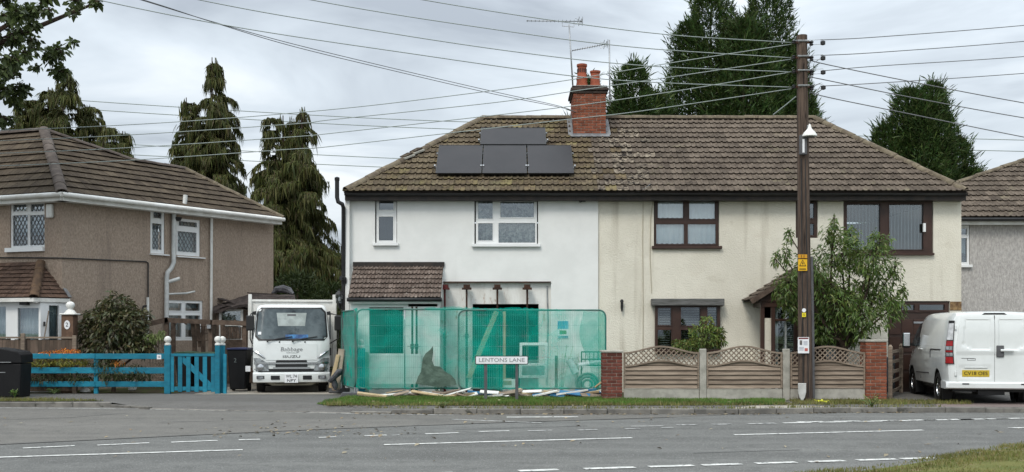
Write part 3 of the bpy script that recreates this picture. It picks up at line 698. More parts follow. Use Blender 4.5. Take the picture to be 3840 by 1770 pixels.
def window(parent, P0, d, nrm, outer, panes, m_frame, setback=0.08, depth=0.07, glass=None, sill=None, curtain=None, m_cur=None,
           cback=0.12, lead=0.0, blind=None, sashes=(), label=None):
    """a window in the wall line P0 + s*d (outward normal nrm); outer and panes are (u0,v0,u1,v1) pixel boxes on that wall plane.
       the frame is the part; panes, sash frames, sill, curtain and leading are its sub-parts"""
    d3, n3, up = Vector((d[0],d[1],0)), Vector((nrm[0],nrm[1],0)), Vector((0,0,1)); O = Vector((P0[0],P0[1],0))
    def rect(b_):
        s0, z1_ = onwall(b_[0], b_[1], P0, d); s1, z0_ = onwall(b_[2], b_[3], P0, d)
        # the lower edge and the upper edge sit at nearly the same depth: use each edge's own column
        return s0, s1, z0_, z1_
    o = rect(outer); ps = [rect(p) for p in panes]
    fr = MB(); fr.slab(O - n3*setback, d3, up, n3, o[0], o[1], o[2], o[3], ps, depth)
    w = fr.build('window', m_frame, parent, bevel=0.004)
    if label: w['label'] = label
    for p in ps:
        g = MB(); g.slab(O - n3*(setback+depth*.5), d3, up, n3, p[0]-.01, p[1]+.01, p[2]-.01, p[3]+.01, [], 0.006)
        g.build('pane', glass or m_glass, w)
        b = MB(); t = 0.022                              # glazing bead round each pane
        b.slab(O - n3*(setback-0.012), d3, up, n3, p[0]-t, p[1]+t, p[2]-t, p[3]+t, [(p[0]+.004, p[1]-.004, p[2]+.004, p[3]-.004)], 0.011)
        b.build('sash', m_frame, w, bevel=0.004)
        if lead:
            lb = MB(); st = lead; x_ = p[0]-(p[3]-p[2]); K = 1.6
            for sg in (1, -1):
                c0 = p[0] - (p[3]-p[2])/K if sg > 0 else p[0]
                c = c0
                while c < p[1] + (0 if sg > 0 else (p[3]-p[2])/K):
                    # line s = c + sg*(z-z0)/K clipped to the pane
                    za, zb = p[2], p[3]; sa, sb = c, c + sg*(zb-za)/K
                    t0, t1 = 0.0, 1.0
                    if sb != sa:
                        for bnd in (p[0], p[1]):
                            pass
                        ta, tb = (p[0]-sa)/(sb-sa), (p[1]-sa)/(sb-sa)
                        t0, t1 = max(0, min(ta, tb)), min(1, max(ta, tb))
                    if t1-t0 > 0.02:
                        q0 = O + d3*(sa+(sb-sa)*t0) + up*(za+(zb-za)*t0) - n3*(setback+depth*.5-0.006)
                        q1 = O + d3*(sa+(sb-sa)*t1) + up*(za+(zb-za)*t1) - n3*(setback+depth*.5-0.006)
                        lb.bar(q0, q1, 0.012, 0.012, n3)
                    c += st
            if lb.v: lb.build('leading', m_lead, w)
    if sill:
        s = rect(sill); sb_ = MB()
        c = O + d3*((s[0]+s[1])/2) + up*((s[2]+s[3])/2) + n3*(0.03-setback*.5)
        sb_.obox(c, d3*(s[1]-s[0])/2, n3*(0.06+setback*.5), up*max(0.016,(s[3]-s[2])/2)); sb_.build('sill', m_frame, w, bevel=0.006)
    if curtain:
        for p in ps:
            z1_ = p[3]; z0_ = p[2] + (p[3]-p[2])*(curtain if isinstance(curtain, float) else 0.0)
            cb = wavy(O - n3*(setback+depth+cback), d3, up, n3, p[0]-.03, p[1]+.03, z0_, z1_+.03, 0.02, max(2, int((p[1]-p[0])*9)), hem=0.03)
            cb.build('curtain', m_cur or m_curtain, w, smooth=True)
    if blind:
        for p in ps:
            x = p[0]; 
            while x < p[1]-.02:
                sb2 = MB(); c = O + d3*(x+blind/2) + up*((p[2]+p[3])/2) - n3*(setback+depth+0.10)
                sb2.obox(c, d3*blind*.075+n3*blind*.05, n3*.001, up*(p[3]-p[2])/2); sb2.build('blind_slat', m_blind, w); x += blind
    return w, o, ps
# ================================================================ the pair of houses in the middle
EX, EZ, NF = Vector((1,0,0)), Vector((0,0,1)), Vector((0,-1,0))
DE, ZE, RD, RZ = 28.05, 5.16, 3.85, 2.60               # eave depth and height, roof run and rise
RL = math.hypot(RD, RZ); EY = Vector((0, RD, RZ))/RL; RN = EX.cross(EY)
def roofpt(u, v, De=DE, Ze=ZE, rd=RD, rz=RZ):
    k = (HV-v)/F; t = (k*De-(Ze-CH))/(rz-k*rd); D = De+rd*t
    return (X(u, D), t*math.hypot(rd, rz))             # (x, distance up the slope)
def RP(x, y, n_=0.0): return Vector((x, DE, ZE)) + EY*y + RN*n_
XL, XP, XR = X(1288, DE), X(2243, DE), X(3632, DE)
XRL, XRR = X(1808, DE+RD), X(3052, DE+RD)
GA = RL/14; TW = 0.30
DW, DI, DC = 28.40, 28.492, 28.47
BACK = DE+2*RD

white = empty('white_house', (X(1770,DW), DW, 0), 'white rendered house with solar panels, half of a pair, stripped for building work', 'house')
cream = empty('cream_house', (X(2920,DC), DC, 0), 'cream rendered house with dark brown windows, right half of the pair', 'house')

def hole(u0, v0, u1, v1, D): return (X(u0,D), X(u1,D), max(0.0, Z(v1,D)) if v1 < 1460 else -0.01, Z(v0,D))
xl, xp, xr = X(1297,DW), X(2243,DW), X(3605,DC)
H_small, H_big, H_open = (1406,738,1489,918), (1779,740,2018,921), (1652,1058,2066,1500)
w = MB(); w.slab((0,DW,0), EX, EZ, NF, xl, xp, 0.0, 5.06, [hole(*H_small,DW), hole(*H_big,DW), hole(*H_open,DW), hole(1312,1126,1652,1500,DW)], 0.09)
w.build('wall', m_render_white, white)
w = MB(); w.slab((0,DI,0), EX, EZ, NF, xl+.02, xp-.01, 0.0, 5.05, [hole(*H_small,DI), hole(*H_big,DI), hole(1772,1140,2020,1500,DI), hole(1330,1140,1640,1500,DI)], 0.2)
w.build('inner_wall', m_old_plaster, white)
b = MB(); b.box(xl, xl+.22, DW+.092, BACK-.35, 0, 5.06); b.build('side_wall', m_render_white, white)
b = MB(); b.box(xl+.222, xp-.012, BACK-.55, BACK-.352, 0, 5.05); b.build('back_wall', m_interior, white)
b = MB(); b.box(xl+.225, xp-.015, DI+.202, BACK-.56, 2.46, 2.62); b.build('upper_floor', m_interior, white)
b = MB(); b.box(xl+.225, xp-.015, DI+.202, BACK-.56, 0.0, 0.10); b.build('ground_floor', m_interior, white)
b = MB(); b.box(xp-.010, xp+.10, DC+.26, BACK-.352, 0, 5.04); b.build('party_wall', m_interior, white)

# ---- roofs
def roof_part(house, pts_faces, name='roof'):
    b = MB()
    for pts in pts_faces: b.add(pts, [tuple(range(len(pts)))])
    return b.build(name, m_deck, house)
def off(p): return p - Vector((0,0,0.012))
eL, eR, eP = Vector((XL,DE,ZE)), Vector((XR,DE,ZE)), Vector((XP,DE,ZE))
rL, rR, rP = RP(XRL,RL), RP(XRR,RL), RP(XP,RL)
bL, bR, bP = Vector((XL,BACK,ZE)), Vector((XR,BACK,ZE)), Vector((XP,BACK,ZE))
roofW = roof_part(white, [[off(p) for p in q] for q in ([eL,eP,rP,rL], [bL,eL,rL], [bP,bL,rL,rP])])
roofC = roof_part(cream, [[off(p) for p in q] for q in ([eP,eR,rR,rP], [eR,bR,rR], [bR,bP,rP,rR])])
t_moss = tile_proto('roof_tile', TW, GA*1.16, m_tile_moss)
t_grey = tile_proto('roof_tile', TW, GA*1.16, m_tile_grey)
t_olive = tile_proto('roof_tile', TW, GA*1.16, m_tile_olive)
m_tile_black = mat('blackened_tile', (0.075,0.058,0.045), (0.20,0.17,0.13), 9.0, 0.95, 0.15, rand=0.35, c3=(0.02,0.016,0.014), s3=8, t3=(0.5,0.6), bump=0.9, bscale=45, bdist=0.012)
t_black = tile_proto('roof_tile', TW, GA*1.16, m_tile_black)
# solar panels on the white half: pixel boxes on the roof plane
PANELS = [('topmost solar panel, alone above the row of three on the roof', (1803,497,2046,559)),
          ('left solar panel in the lower row of three on the roof', (1641,563,1808,668)),
          ('middle solar panel in the lower row of three on the roof', (1812,563,1974,668)),
          ('right solar panel in the lower row, nearest the chimney side', (1979,563,2146,668))]
pboxes = []
for lb, (u0, v0, u1, v1) in PANELS:
    x0, y1 = roofpt(u0, v0); x1, _ = roofpt(u1, v0); x0b, y0 = roofpt(u0, v1); x1b, _ = roofpt(u1, v1)
    pboxes.append((lb, (x0+x0b)/2, (x1+x1b)/2, y0, y1))
def under_panel(x, y): return any(a+.1 < x < b_-.1 and c+.1 < y < d_-.1 for _, a, b_, c, d_ in pboxes)
CHX0, CHX1, CHD0, CHD1 = X(2150,30.9), X(2272,30.9), 30.9, 32.3
def under_chim(x, y): return CHX0-.05 < x < CHX1+.05 and RP(x,y).y > CHD0-.02
def f_moss(x, y):
    if x > 1.95 and random.random() < 0.25: return t_black
    return t_moss if random.random() < 0.32+1.1*max(0, 1-math.hypot((x-1.3)/2.3, (y-3.6)/2.6)) else t_olive
def f_grey(x, y):
    p = max(0.0, 0.85-abs(x-2.65-0.1*y)*0.9)
    if random.random() < p: return t_black
    return t_moss if (x < 3.2 and random.random() < .3) else t_grey
lay_tiles(roofW, (0,DE,ZE), EX, EY, [[(XL,0),(XP,0),(XP,RL),(XRL,RL)]], TW, GA, t_moss, 300, hide=lambda x,y: under_panel(x,y) or under_chim(x,y), me_fn=f_moss, jit=0.009)
XPs = math.ceil(XP/TW)*TW
lay_tiles(roofC, (0,DE,ZE), EX, EY, [[(XP,0),(XR,0),(XRR,RL),(XP,RL)]], TW, GA, t_grey, 300, hide=under_chim, me_fn=f_grey, jit=0.007)
# left and right hip slopes, seen only edge-on from here
for house_roof, e0, e1, r_, tm in [(roofW, bL, eL, rL, t_moss), (roofC, eR, bR, rR, t_grey)]:
    exh = (e1-e0).normalized(); mid = (r_-e0) - exh*(r_-e0).dot(exh); eyh = mid.normalized(); Lh = (e1-e0).length
    lay_tiles(house_roof, e0, exh, eyh, [[(0,0),(Lh,0),((r_-e0).dot(exh), mid.length)]], TW, GA, tm, 0, name='hip_slope_tile')
ridge_run(roofW, eL+Vector((.05,.05,.03)), rL+Vector((0,0,.02)), 0.105, m_hip_moss, 0.40, 'hip_tile')
ridge_run(roofW, rL+Vector((0,0,.02)), Vector((CHX0-.03,rP.y,rP.z+.02)), 0.105, m_hip_moss)
ridge_run(roofC, Vector((CHX1+.03,rP.y,rP.z+.02)), rR+Vector((0,0,.02)), 0.105, m_hip_moss)
ridge_run(roofC, eR+Vector((-.05,.05,.03)), rR+Vector((0,0,.02)), 0.105, m_hip_moss, 0.40, 'hip_tile')
# two loose replacement hip tiles bedded in fresh mortar
for f0, f1 in ((0.40,0.455),(0.47,0.525)):
    a, b_ = eL.lerp(rL, f0), eL.lerp(rL, f1); up = Vector((0,0,1))
    MB().bar(a+Vector((-.02,-.03,.10)), b_+Vector((-.02,-.03,.10)), 0.22, 0.03, Vector((-.4,-.55,.7))).build('loose_hip_tile', m_tile_brown, roofW, bevel=0.006)
    MB().bar(a+Vector((.03,-.10,.035)), b_+Vector((.09,-.06,.035)), 0.10, 0.06).build('hip_mortar', m_concrete, roofW, bevel=0.01)

def eaves(house, x0, x1, D0, z, m, mg, name=''):
    b = MB(); b.box(x0, x1, D0+.10, D0+.125, z-.20, z-.02); b.build('fascia', m, house)
    b = MB(); b.box(x0, x1, D0+.127, D0+.44, z-.20, z-.185); b.build('soffit', m, house)
    g = MB(); k = 7; n_ = 2
    prof = [(0.055*math.cos(math.pi+math.pi*i/(k-1)), 0.055*math.sin(math.pi+math.pi*i/(k-1))) for i in range(k)]
    prof += [(0.05*math.cos(math.pi*2-math.pi*i/(k-1)), 0.05*math.sin(math.pi*2-math.pi*i/(k-1))+.002) for i in range(k)]
    g.prism([(x0, D0+.03+a, z-.035+c) for a, c in prof], (x1-x0, 0, 0)); g.build('gutter', mg, house, smooth=30)
eaves(white, XL+.02, XP, DE, ZE, m_fascia, m_black)
eaves(cream, XP+.004, XR-.02, DE, ZE, m_fascia, m_black)
# left-hand eave boards so that the corner is closed
b = MB(); b.box(XL+.10, XL+.125, DE+.13, BACK-.1, ZE-.20, ZE-.02); b.build('fascia', m_fascia, white)
b = MB(); b.box(XL+.127, xl-.002, DE+.45, BACK-.1, ZE-.20, ZE-.185); b.build('soffit', m_fascia, white)
b = MB(); b.box(XR-.125, XR-.10, DE+.13, BACK-.1, ZE-.20, ZE-.02); b.build('fascia', m_fascia, cream)
b = MB(); b.box(xr+.002, XR-.127, DE+.45, BACK-.1, ZE-.20, ZE-.185); b.build('soffit', m_fascia, cream)

for lb, x0, x1, y0, y1 in pboxes:
    r = empty('solar_panel', RP((x0+x1)/2, y0, .03), 'black ' + lb, 'solar panel', 'solar panels on the roof')
    c = RP((x0+x1)/2, (y0+y1)/2, 0.135)
    g = MB(); g.obox(c, EX*((x1-x0)/2-.012), EY*((y1-y0)/2-.012), RN*.012); g.build('glass', m_solar, r)
    fr = MB(); fr.slab(c+RN*.017-EX*(x1-x0)/2-EY*(y1-y0)/2, EX, EY, RN, 0, x1-x0, 0, y1-y0, [(.014, x1-x0-.014, .014, y1-y0-.014)], 0.04); fr.build('frame', m_black, r)
    for yy in (y0+(y1-y0)*.25, y0+(y1-y0)*.75):
        ra = MB(); ra.bar(RP(x0-.05, yy, .09), RP(x1+.05, yy, .09), .035, .05, RN); ra.build('rail', m_metal, r)
    for xx in (x0-.045, x1+.045):
        cl_ = MB(); cl_.obox(RP(xx, y0+(y1-y0)*.25, .14), EX*.022, EY*.035, RN*.03); cl_.build('clamp', m_metal, r, bevel=.005)

# ---- chimney on the party line
ZB, ZT = Z(520,30.9)-.25, Z(350,30.9)
core = MB(); core.box(CHX0+.012, CHX1-.012, CHD0+.012, CHD1-.012, ZB-.6, ZT); chim = core.build('chimney', m_mortar, white)
bricks(chim, CHX0, CHX1, CHD0, CHD1, ZB, ZT, m_brick)
m_cap = mat('sooty_cap', (0.085,0.065,0.055), (0.045,0.036,0.032), 6, 0.95, 0.1, bump=0.5, bscale=30)
for k, (o_, z0, z1) in enumerate([(0.035,ZT,ZT+.075),(0.075,ZT+.077,ZT+.155),(0.04,ZT+.157,ZT+.215)]):
    b = MB(); b.box(CHX0-o_, CHX1+o_, CHD0-o_, CHD1+o_, z0, z1); b.build('oversailing_course', m_cap, chim, bevel=.012)
b = MB(); b.box(CHX0-.02+.1, CHX1-.1, CHD0+.1, CHD1-.1, ZT+.217, ZT+.26); b.build('flaunching', m_concrete, chim, bevel=.03)
zt = ZT+.25
b = MB(); b.lathe((X(2183,31.2), 31.3, zt), [(.165,0),(.17,.05),(.15,.18),(.158,.22),(.17,.26),(.135,.30),(.13,.58),(.15,.60),(.15,.66),(.12,.67),(.11,.60)], 20); b.build('chimney_pot', m_terracotta, chim, smooth=40)
sl = MB()
for k in range(9):
    an = math.pi+math.pi*k/8; sl.obox((X(2183,31.2)+.134*math.cos(an), 31.3+.134*math.sin(an), zt+.47), (.012*math.sin(an),-.012*math.cos(an),0), (.006*math.cos(an),.006*math.sin(an),0), (0,0,.055))
sl.build('pot_slots', m_black, chim)
b = MB(); b.lathe((X(2233,31.2), 31.3, zt), [(.15,0),(.155,.04),(.135,.14),(.13,.40),(.15,.42),(.15,.47),(.12,.47),(.11,.4)], 20); b.build('chimney_pot', m_terracotta, chim, smooth=40)
f = MB(); f.obox(RP((CHX0+CHX1)/2, roofpt(2200,512)[1]-.03, .05), EX*((CHX1-CHX0)/2+.10), EY*.09, RN*.012); f.box(CHX0-.02, CHX1+.02, CHD0-.012, CHD0-.004, Z(523,30.9), Z(500,30.9))
f.build('lead_flashing', m_lead, chim)
for sx, xx in ((-1,CHX0),(1,CHX1)):
    f = MB(); f.bar(RP(xx+sx*.07, roofpt(2200,512)[1], .05), RP(xx+sx*.07, RL-.02, .05), .14, .012, RN); f.prism([Vector((xx+sx*.006,CHD0,Z(520,30.9)-.05)), Vector((xx+sx*.006,CHD0,Z(520,30.9)+.18)), Vector((xx+sx*.006,rP.y,rP.z+.2)), Vector((xx+sx*.006,rP.y,rP.z-.05))], (sx*.006,0,0)); f.build('lead_flashing', m_lead, chim)

def aerial(label, base, top, boom0, boom1, cradle=True, nel=0):
    r = empty('television_aerial', base, label, 'aerial')
    MB().tube([base, top], 0.021, 8).build('mast', m_metal, r, smooth=True)
    MB().tube([boom0, boom1], 0.013, 6).build('boom', m_metal, r, smooth=True)
    boom0, boom1 = Vector(boom0), Vector(boom1); d = (boom1-boom0)
    e_ = MB()
    for k in range(14):
        p = boom0 + d*(0.02+0.9*k/13); e_.tube([p+Vector((0,-.09-.004*k,0)), p+Vector((0,.09+.004*k,0))], .006, 5)
    e_.build('directors', m_metal, r)
    q = MB(); nn = d.normalized(); 
    for z_ in (-.08,-.03,.03,.08): q.tube([boom1+Vector((0,-.17,z_))-nn*abs(z_)*1.2, boom1+Vector((0,.17,z_))-nn*abs(z_)*1.2], .008, 5)
    q.tube([boom1+Vector((0,-.1,-.1)), boom1+Vector((0,-.1,.1))], .008, 5); q.tube([boom1+Vector((0,.1,-.1)), boom1+Vector((0,.1,.1))], .008, 5)
    q.tube([boom1+Vector((0,0,-.09))-nn*.2, boom1-nn*.02, boom1+Vector((0,0,.09))-nn*.2], .008, 5)
    q.build('reflector', m_metal, r)
    if cradle:
        c0, c1 = boom0+d*.64, boom0+d*.85
        MB().tube([c0, c0-Vector((0,0,.14)), c1-Vector((0,0,.16)), c1], .010, 6).build('cradle', m_metal, r)
    bk = MB(); bk.box(base[0]-.05, base[0]+.05, CHD0-.06, CHD0-.02, base[2]+.25, base[2]+.29); bk.build('bracket', m_metal, r)
    return r
aerial('tall television aerial with long boom pointing left above the chimney', P(2148,320,30.82), P(2134,92,30.82), P(1974,78,30.9), P(2184,80,30.9))
aerial('shorter television aerial with boom tilted down left, right of the chimney', P(2287,395,30.82), P(2285,150,30.82), P(2145,190,30.82), P(2278,164,30.82), cradle=False)

# ---- white half: windows
wall_w = ((0.0, DW), (1,0), (0,-1))
window(white, *wall_w, (1410,741,1486,909), [(1420,753,1475,786),(1419,811,1474,902)], m_upvc, setback=0.075, glass=m_glass_dark, sill=(1399,911,1495,922), curtain=True, m_cur=mat('dark_blind', (0.05,0.055,0.062), None))
window(white, *wall_w, (1784,743,2014,913), [(1792,754,1848,820),(1876,755,2003,815),(1792,836,1848,902),(1869,835,2008,910)], m_upvc, setback=0.075, sill=(1770,915,2026,926), curtain=True, m_cur=m_curtain)
# exposed strip: plastered lintel zone edge, hole corner cable
b = MB(); b.tube([P(2052,1072,DI-.02), P(2052,1100,DI-.02), P(2055,1200,DI-.02), P(2050,1440,DI-.02)], .018, 6); b.build('wall_conduit', m_metal, white)
b = MB(); b.box(X(1652,DW-.03), X(2066,DW-.03), DW-.03, DW-.002, Z(1060,DW-.03), Z(1055.5,DW-.03)); b.build('edge_trim', m_rust, white)
# security light under the eave
b = MB(); b.obox(P(2186,750,DW-.12), (.07,0,0), (0,.06,0), (0,0,.045)); b.lathe(P(2177,752,DW-.17), [(.05,-.03),(.055,.03),(.03,.05)], 12, (0,-1,0)); b.tube([P(2186,752,DW), P(2186,750,DW-.1)], .02, 6)
tag(b.build('security_camera', m_black, None, bevel=.006), 'small dark security camera under the eave at the right of the white wall', 'camera')

# ---- lean-to roof and bay of the white half
b0, b1 = X(1306,27.4), X(1653,27.4); ZT0, ZE0 = Z(998,DW), Z(1119,27.4)
ebay = Vector((0, DW-27.4, ZT0-ZE0)); Lb = ebay.length; ebay /= Lb
dk = MB(); o_ = Vector((0,0,-.012)); dk.add([Vector((b0,27.4,ZE0))+o_, Vector((b1,27.4,ZE0))+o_, Vector((b1,DW-.002,ZT0))+o_, Vector((b0,DW-.002,ZT0))+o_], [(0,1,2,3)])
lean = dk.build('lean_to_roof', m_deck, white)
tb = tile_proto('lean_to_tile', (b1-b0)/12, Lb/7*1.2, m_tile_porch)
lay_tiles(lean, (b0,27.4,ZE0), EX, ebay, [[(0,0),(b1-b0,0),(b1-b0,Lb),(0,Lb)]], (b1-b0)/12, Lb/7, tb, 300, name='lean_to_tile')
b = MB(); b.box(b0-.02, b1+.03, DW-.06, DW-.003, ZT0-.02, ZT0+.105); b.build('flashing', m_fascia, lean)
for xx in (b0, b1-.03):                                    # triangular cheeks close the ends
    b = MB(); b.prism([(xx,27.42,ZE0-.03),(xx,DW-.004,ZE0-.03),(xx,DW-.004,ZT0-.03)], (.03,0,0)); b.build('cheek', m_render_white, lean)
b = MB(); b.box(b0, b1, 27.43, 27.455, ZE0-.13, ZE0-.03); b.build('lean_to_fascia', m_whitepaint, lean)
b = MB(); b.tube([(b0-.03,27.38,ZE0-.03),(b1+.03,27.38,ZE0-.03)], .05, 8); b.build('lean_to_gutter', m_black, lean, smooth=True)
DB = 27.55
w = MB(); w.slab((0,DB,0), EX, EZ, NF, X(1312,DB), X(1650,DB), 0.0, ZE0-.05, [(X(1384,DB), X(1513,DB), Z(1326,DB), ZE0-.22), (X(1530,DB), X(1640,DB), ZE0-.20, ZE0-.10)], 0.12)
w.build('bay_wall', m_render_white, white)
b = MB(); b.box(X(1297,28.3)-.01, X(1297,28.3)+.10, 28.24, 28.398, 0, 5.0); b.build('corner_strip', m_render_white, white)
# black vent pipe and downpipe at the left corner
b = MB(); b.tube([P(1264,675,28.1), P(1264,740,28.1), P(1268,757,28.1), P(1284,766,28.1), P(1288,780,28.2), P(1288,1050,28.25), P(1288,1300,28.3), (X(1288,28.3),28.3,0.05)], .055, 10)
b.lathe(P(1264,675,28.1), [(.06,-.02),(.065,.0),(.065,.06),(.03,.08)], 10); b.build('downpipe', m_black, white, smooth=40)
b = MB(); b.tube([P(1278,1042,28.1), P(1292,1045,28.2), P(1292,1062,28.25)], .06, 8); b.build('hopper', m_black, white, smooth=40)

# ---- cream half: walls
H_A, H_s, H_C = (2452,742,2697,926), (2984,748,3067,892), (3163,750,3500,952)
H_G, H_gar = (2455,1142,2701,1330), (3330,1129,3562,1500)
w = MB(); w.slab((0,DC,0), EX, EZ, NF, xp+.003, xr, 0.0, 5.05, [hole(*h,DC) for h in (H_A,H_s,H_C,H_G,H_gar)] + [hole(2850,1140,3180,1500,DC)], 0.24)
w.build('wall', m_cream, cream)
b = MB(); b.box(xr-.24, xr, DC+.242, BACK-.35, 0, 5.05); b.build('side_wall', m_cream, cream)
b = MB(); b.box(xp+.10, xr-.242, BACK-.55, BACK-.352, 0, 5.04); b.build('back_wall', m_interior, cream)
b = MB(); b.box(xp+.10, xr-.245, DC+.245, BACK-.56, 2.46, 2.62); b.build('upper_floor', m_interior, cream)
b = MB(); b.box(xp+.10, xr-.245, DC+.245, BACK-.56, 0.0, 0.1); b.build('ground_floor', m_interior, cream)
wall_c = ((0.0, DC), (1,0), (0,-1))
window(cream, *wall_c, (2455,744,2695,922), [(2467,757,2564,818),(2585,757,2683,821),(2461,839,2567,915),(2580,839,2686,915)], m_brown, setback=0.05, glass=m_glass, sill=(2444,923,2706,933), curtain=True, m_cur=m_whitewash, cback=0.03)
window(cream, *wall_c, (2986,750,3065,890), [(2996,760,3055,818),(2996,838,3055,882)], m_brown, setback=0.05, glass=m_glass_r)
window(cream, *wall_c, (3165,752,3497,949), [(3176,766,3302,936),(3335,766,3464,936)], m_brown, setback=0.02, depth=0.1, glass=m_glass_r, sill=(3150,949,3500,958), blind=0.088)
b = MB(); b.box(X(3462,DC-.06), X(3471,DC-.06), DC-.075, DC-.02, Z(870,DC), Z(838,DC)); b.build('vent_box', m_upvc, cream)
wg, _, _ = window(cream, (0.0,28.30), (1,0), (0,-1), (2457,1144,2700,1322), [(2466,1154,2518,1220),(2553,1152,2627,1222),(2652,1152,2690,1222),(2466,1237,2518,1312),(2553,1237,2627,1312),(2652,1237,2690,1312)], m_brown, setback=0.0, depth=0.12, glass=m_glass_r, curtain=False)
for (u0, u1) in ((2474,2512),(2562,2620),(2656,2686)):     # slatted blinds and white stiles behind
    for k in range(17):
        z_ = Z(1160,28.45)-k*.062
        b = MB(); b.obox((X((u0+u1)/2,28.5), 28.5, z_), (X(u1,28.5)/2-X(u0,28.5)/2,0,0), (0,.02,.003), (0,0,.003)); b.build('blind_slat', m_blind, wg)
b = MB(); b.box(X(2445,28.2), X(2716,28.2), 28.16, 28.46, Z(1146,28.2), Z(1120,28.2)); lint = b.build('lintel_board', mat('grey_board', (0.16,0.16,0.155), (0.09,0.09,0.085), 7, 0.85, 0.2, stretch=(0.4,1,4), bump=0.4, bscale=15), cream, bevel=.01)
# cables and a soil-stain joint on the cream wall
for pts in ([(2412,735),(2410,900),(2412,1130),(2411,1330)], [(2450,738),(2440,820),(2438,960),(2444,1100)], [(2445,935),(2560,938),(2700,939)]):
    MB().tube([P(u,v,DC-.012) for u, v in pts], .009, 6).build('wall_cable', mat('cream_cable', (0.42,0.38,0.29), None, rough=0.6), cream)
b = MB(); b.lathe(P(2332,1125,DC-.09), [(.02,-.30),(.03,-.22),(.035,-.2),(.035,-.06),(.05,-.05),(.04,0.0),(.01,.02)], 10); b.tube([P(2332,1130,DC-.09), P(2332,1130,DC)], .015, 6)
tag(b.build('wall_lantern', m_black, None, smooth=40), 'slim black wall light on the cream wall beside the netting', 'light')
# ground floor right: brown glazed screen and panelled door
wf, _, _ = window(cream, *wall_c, (3332,1131,3560,1172), [(3385,1142,3432,1163),(3450,1142,3545,1163)], m_brown, setback=0.04, depth=0.08, glass=m_glass_r)
dd = DC+.06
b = MB(); b.box(X(3332,dd), X(3560,dd), dd, dd+.06, 0.0, Z(1173,dd)); door = b.build('garage_door', mat('dark_brown_door', (0.05,0.030,0.024), (0.035,0.022,0.018), 4, 0.5, 0.35), cream)
for i in range(5):
    for j in range(4):
        x0, x1 = X(3336+i*45,dd), X(3336+i*45+40,dd); z0 = 0.12+j*.46
        b = MB(); b.box(x0, x1, dd-.014, dd-.001, z0, z0+.40); b.build('door_panel', m_brown, door, bevel=.006)
b = MB(); b.box(X(3425,dd), X(3465,dd), dd-.03, dd-.016, Z(1213,dd), Z(1206,dd)); b.build('letter_plate', m_metal, door)
b = MB(); b.box(X(3563,DC-.012), xr, DC-.012, DC-.002, Z(1164,DC), Z(1131,DC)); b.build('bare_brick_strip', mat('ochre_patch', (0.30,0.20,0.10), (0.12,0.07,0.04), 9, 0.9, 0.15), cream)

# gabled porch of the cream half
PX0, PX1, PXM, PD0 = X(2812,27.6), X(3215,27.6), X(3013,27.6), 27.45
PZE, PZR = Z(1128,27.6), Z(1000,27.6)
pm_ = MB(); 
for xx in (X(2860,27.6), X(2900,27.6), X(2985,27.6), X(3150,27.6)): pm_.box(xx-.05, xx+.05, 27.6, 27.7, 0.0, PZE-.06)
pm_.box(X(2855,27.6), X(3160,27.6), 27.585, 27.715, PZE-.16, PZE-.02); pm_.box(X(2905,27.6), X(3145,27.6), 27.61, 27.69, Z(1200,27.6)-.03, Z(1200,27.6)+.03)
pm_.box(X(2860,27.6)-.045, X(2860,27.6)+.045, 27.71, DC-.003, PZE-.15, PZE-.03)
porch = pm_.build('porch', m_brown, cream, bevel=.006)
b = MB(); b.box(X(2868,27.6), X(2893,27.6), 27.63, 27.67, 0.0, Z(1193,27.6)); b.build('side_panel', m_cream, porch)
b = MB(); b.box(X(2855,27.65)-.03, X(2855,27.65)+.01, 27.72, DC-.004, 0.0, 1.1); b.build('cheek_wall', m_cream, porch)
for (u0, u1) in ((2905,2942),(2948,2980),(2990,3145)):
    for (v0, v1) in ((1150,1193),(1205,1400)):
        b = MB(); b.box(X(u0,27.65), X(u1,27.65), 27.645, 27.652, max(.1, Z(v1,27.65)), Z(v0,27.65)); b.build('pane', m_glass_r, porch)
for u in (2912, 2945): 
    b = MB(); b.box(X(u-5,27.72), X(u+5,27.72), 27.70, 27.73, 0.1, Z(1150,27.7)); b.build('white_stile', m_upvc, porch)
for k in range(30):
    b = MB(); b.obox((X(2960,27.8), 27.8, 0.55+k*.055), (.16,0,0), (0,.018,.012), (0,0,.003)); b.build('blind_slat', m_blind, porch)
gab = MB(); gab.prism([(PX0+.1,27.56,PZE-.02),(PX1-.1,27.56,PZE-.02),(PXM,27.56,PZR-.06)], (0,.05,0)); gab.build('gable', m_brown, porch)
for sx, xe in ((1,PX0),(-1,PX1)):
    e0 = Vector((xe, DC-.004 if sx > 0 else PD0, PZE)); exq = Vector((0,-1 if sx > 0 else 1,0)); up_ = Vector((PXM-xe, 0, PZR-PZE)); Lq = up_.length; up_.normalize()
    wq = DC-.004-PD0; tq = tile_proto('porch_tile', wq/3, Lq/7*1.2, m_tile_grey)
    lay_tiles(porch, e0, exq, up_, [[(0,0),(wq,0),(wq,Lq),(0,Lq)]], wq/3, Lq/7, tq, 300, name='porch_tile')
    b = MB(); b.bar(Vector((xe,PD0-.01,PZE-.03)), Vector((PXM,PD0-.01,PZR-.03)), .03, .12, (0,0,1)); b.build('barge_board', m_wood_dark, porch)
    b = MB(); b.add([Vector((xe,PD0,PZE-.015)),Vector((xe,DC-.004,PZE-.015)),Vector((PXM,DC-.004,PZR-.015)),Vector((PXM,PD0,PZR-.015))], [(0,1,2,3)]); b.build('porch_deck', m_deck, porch)
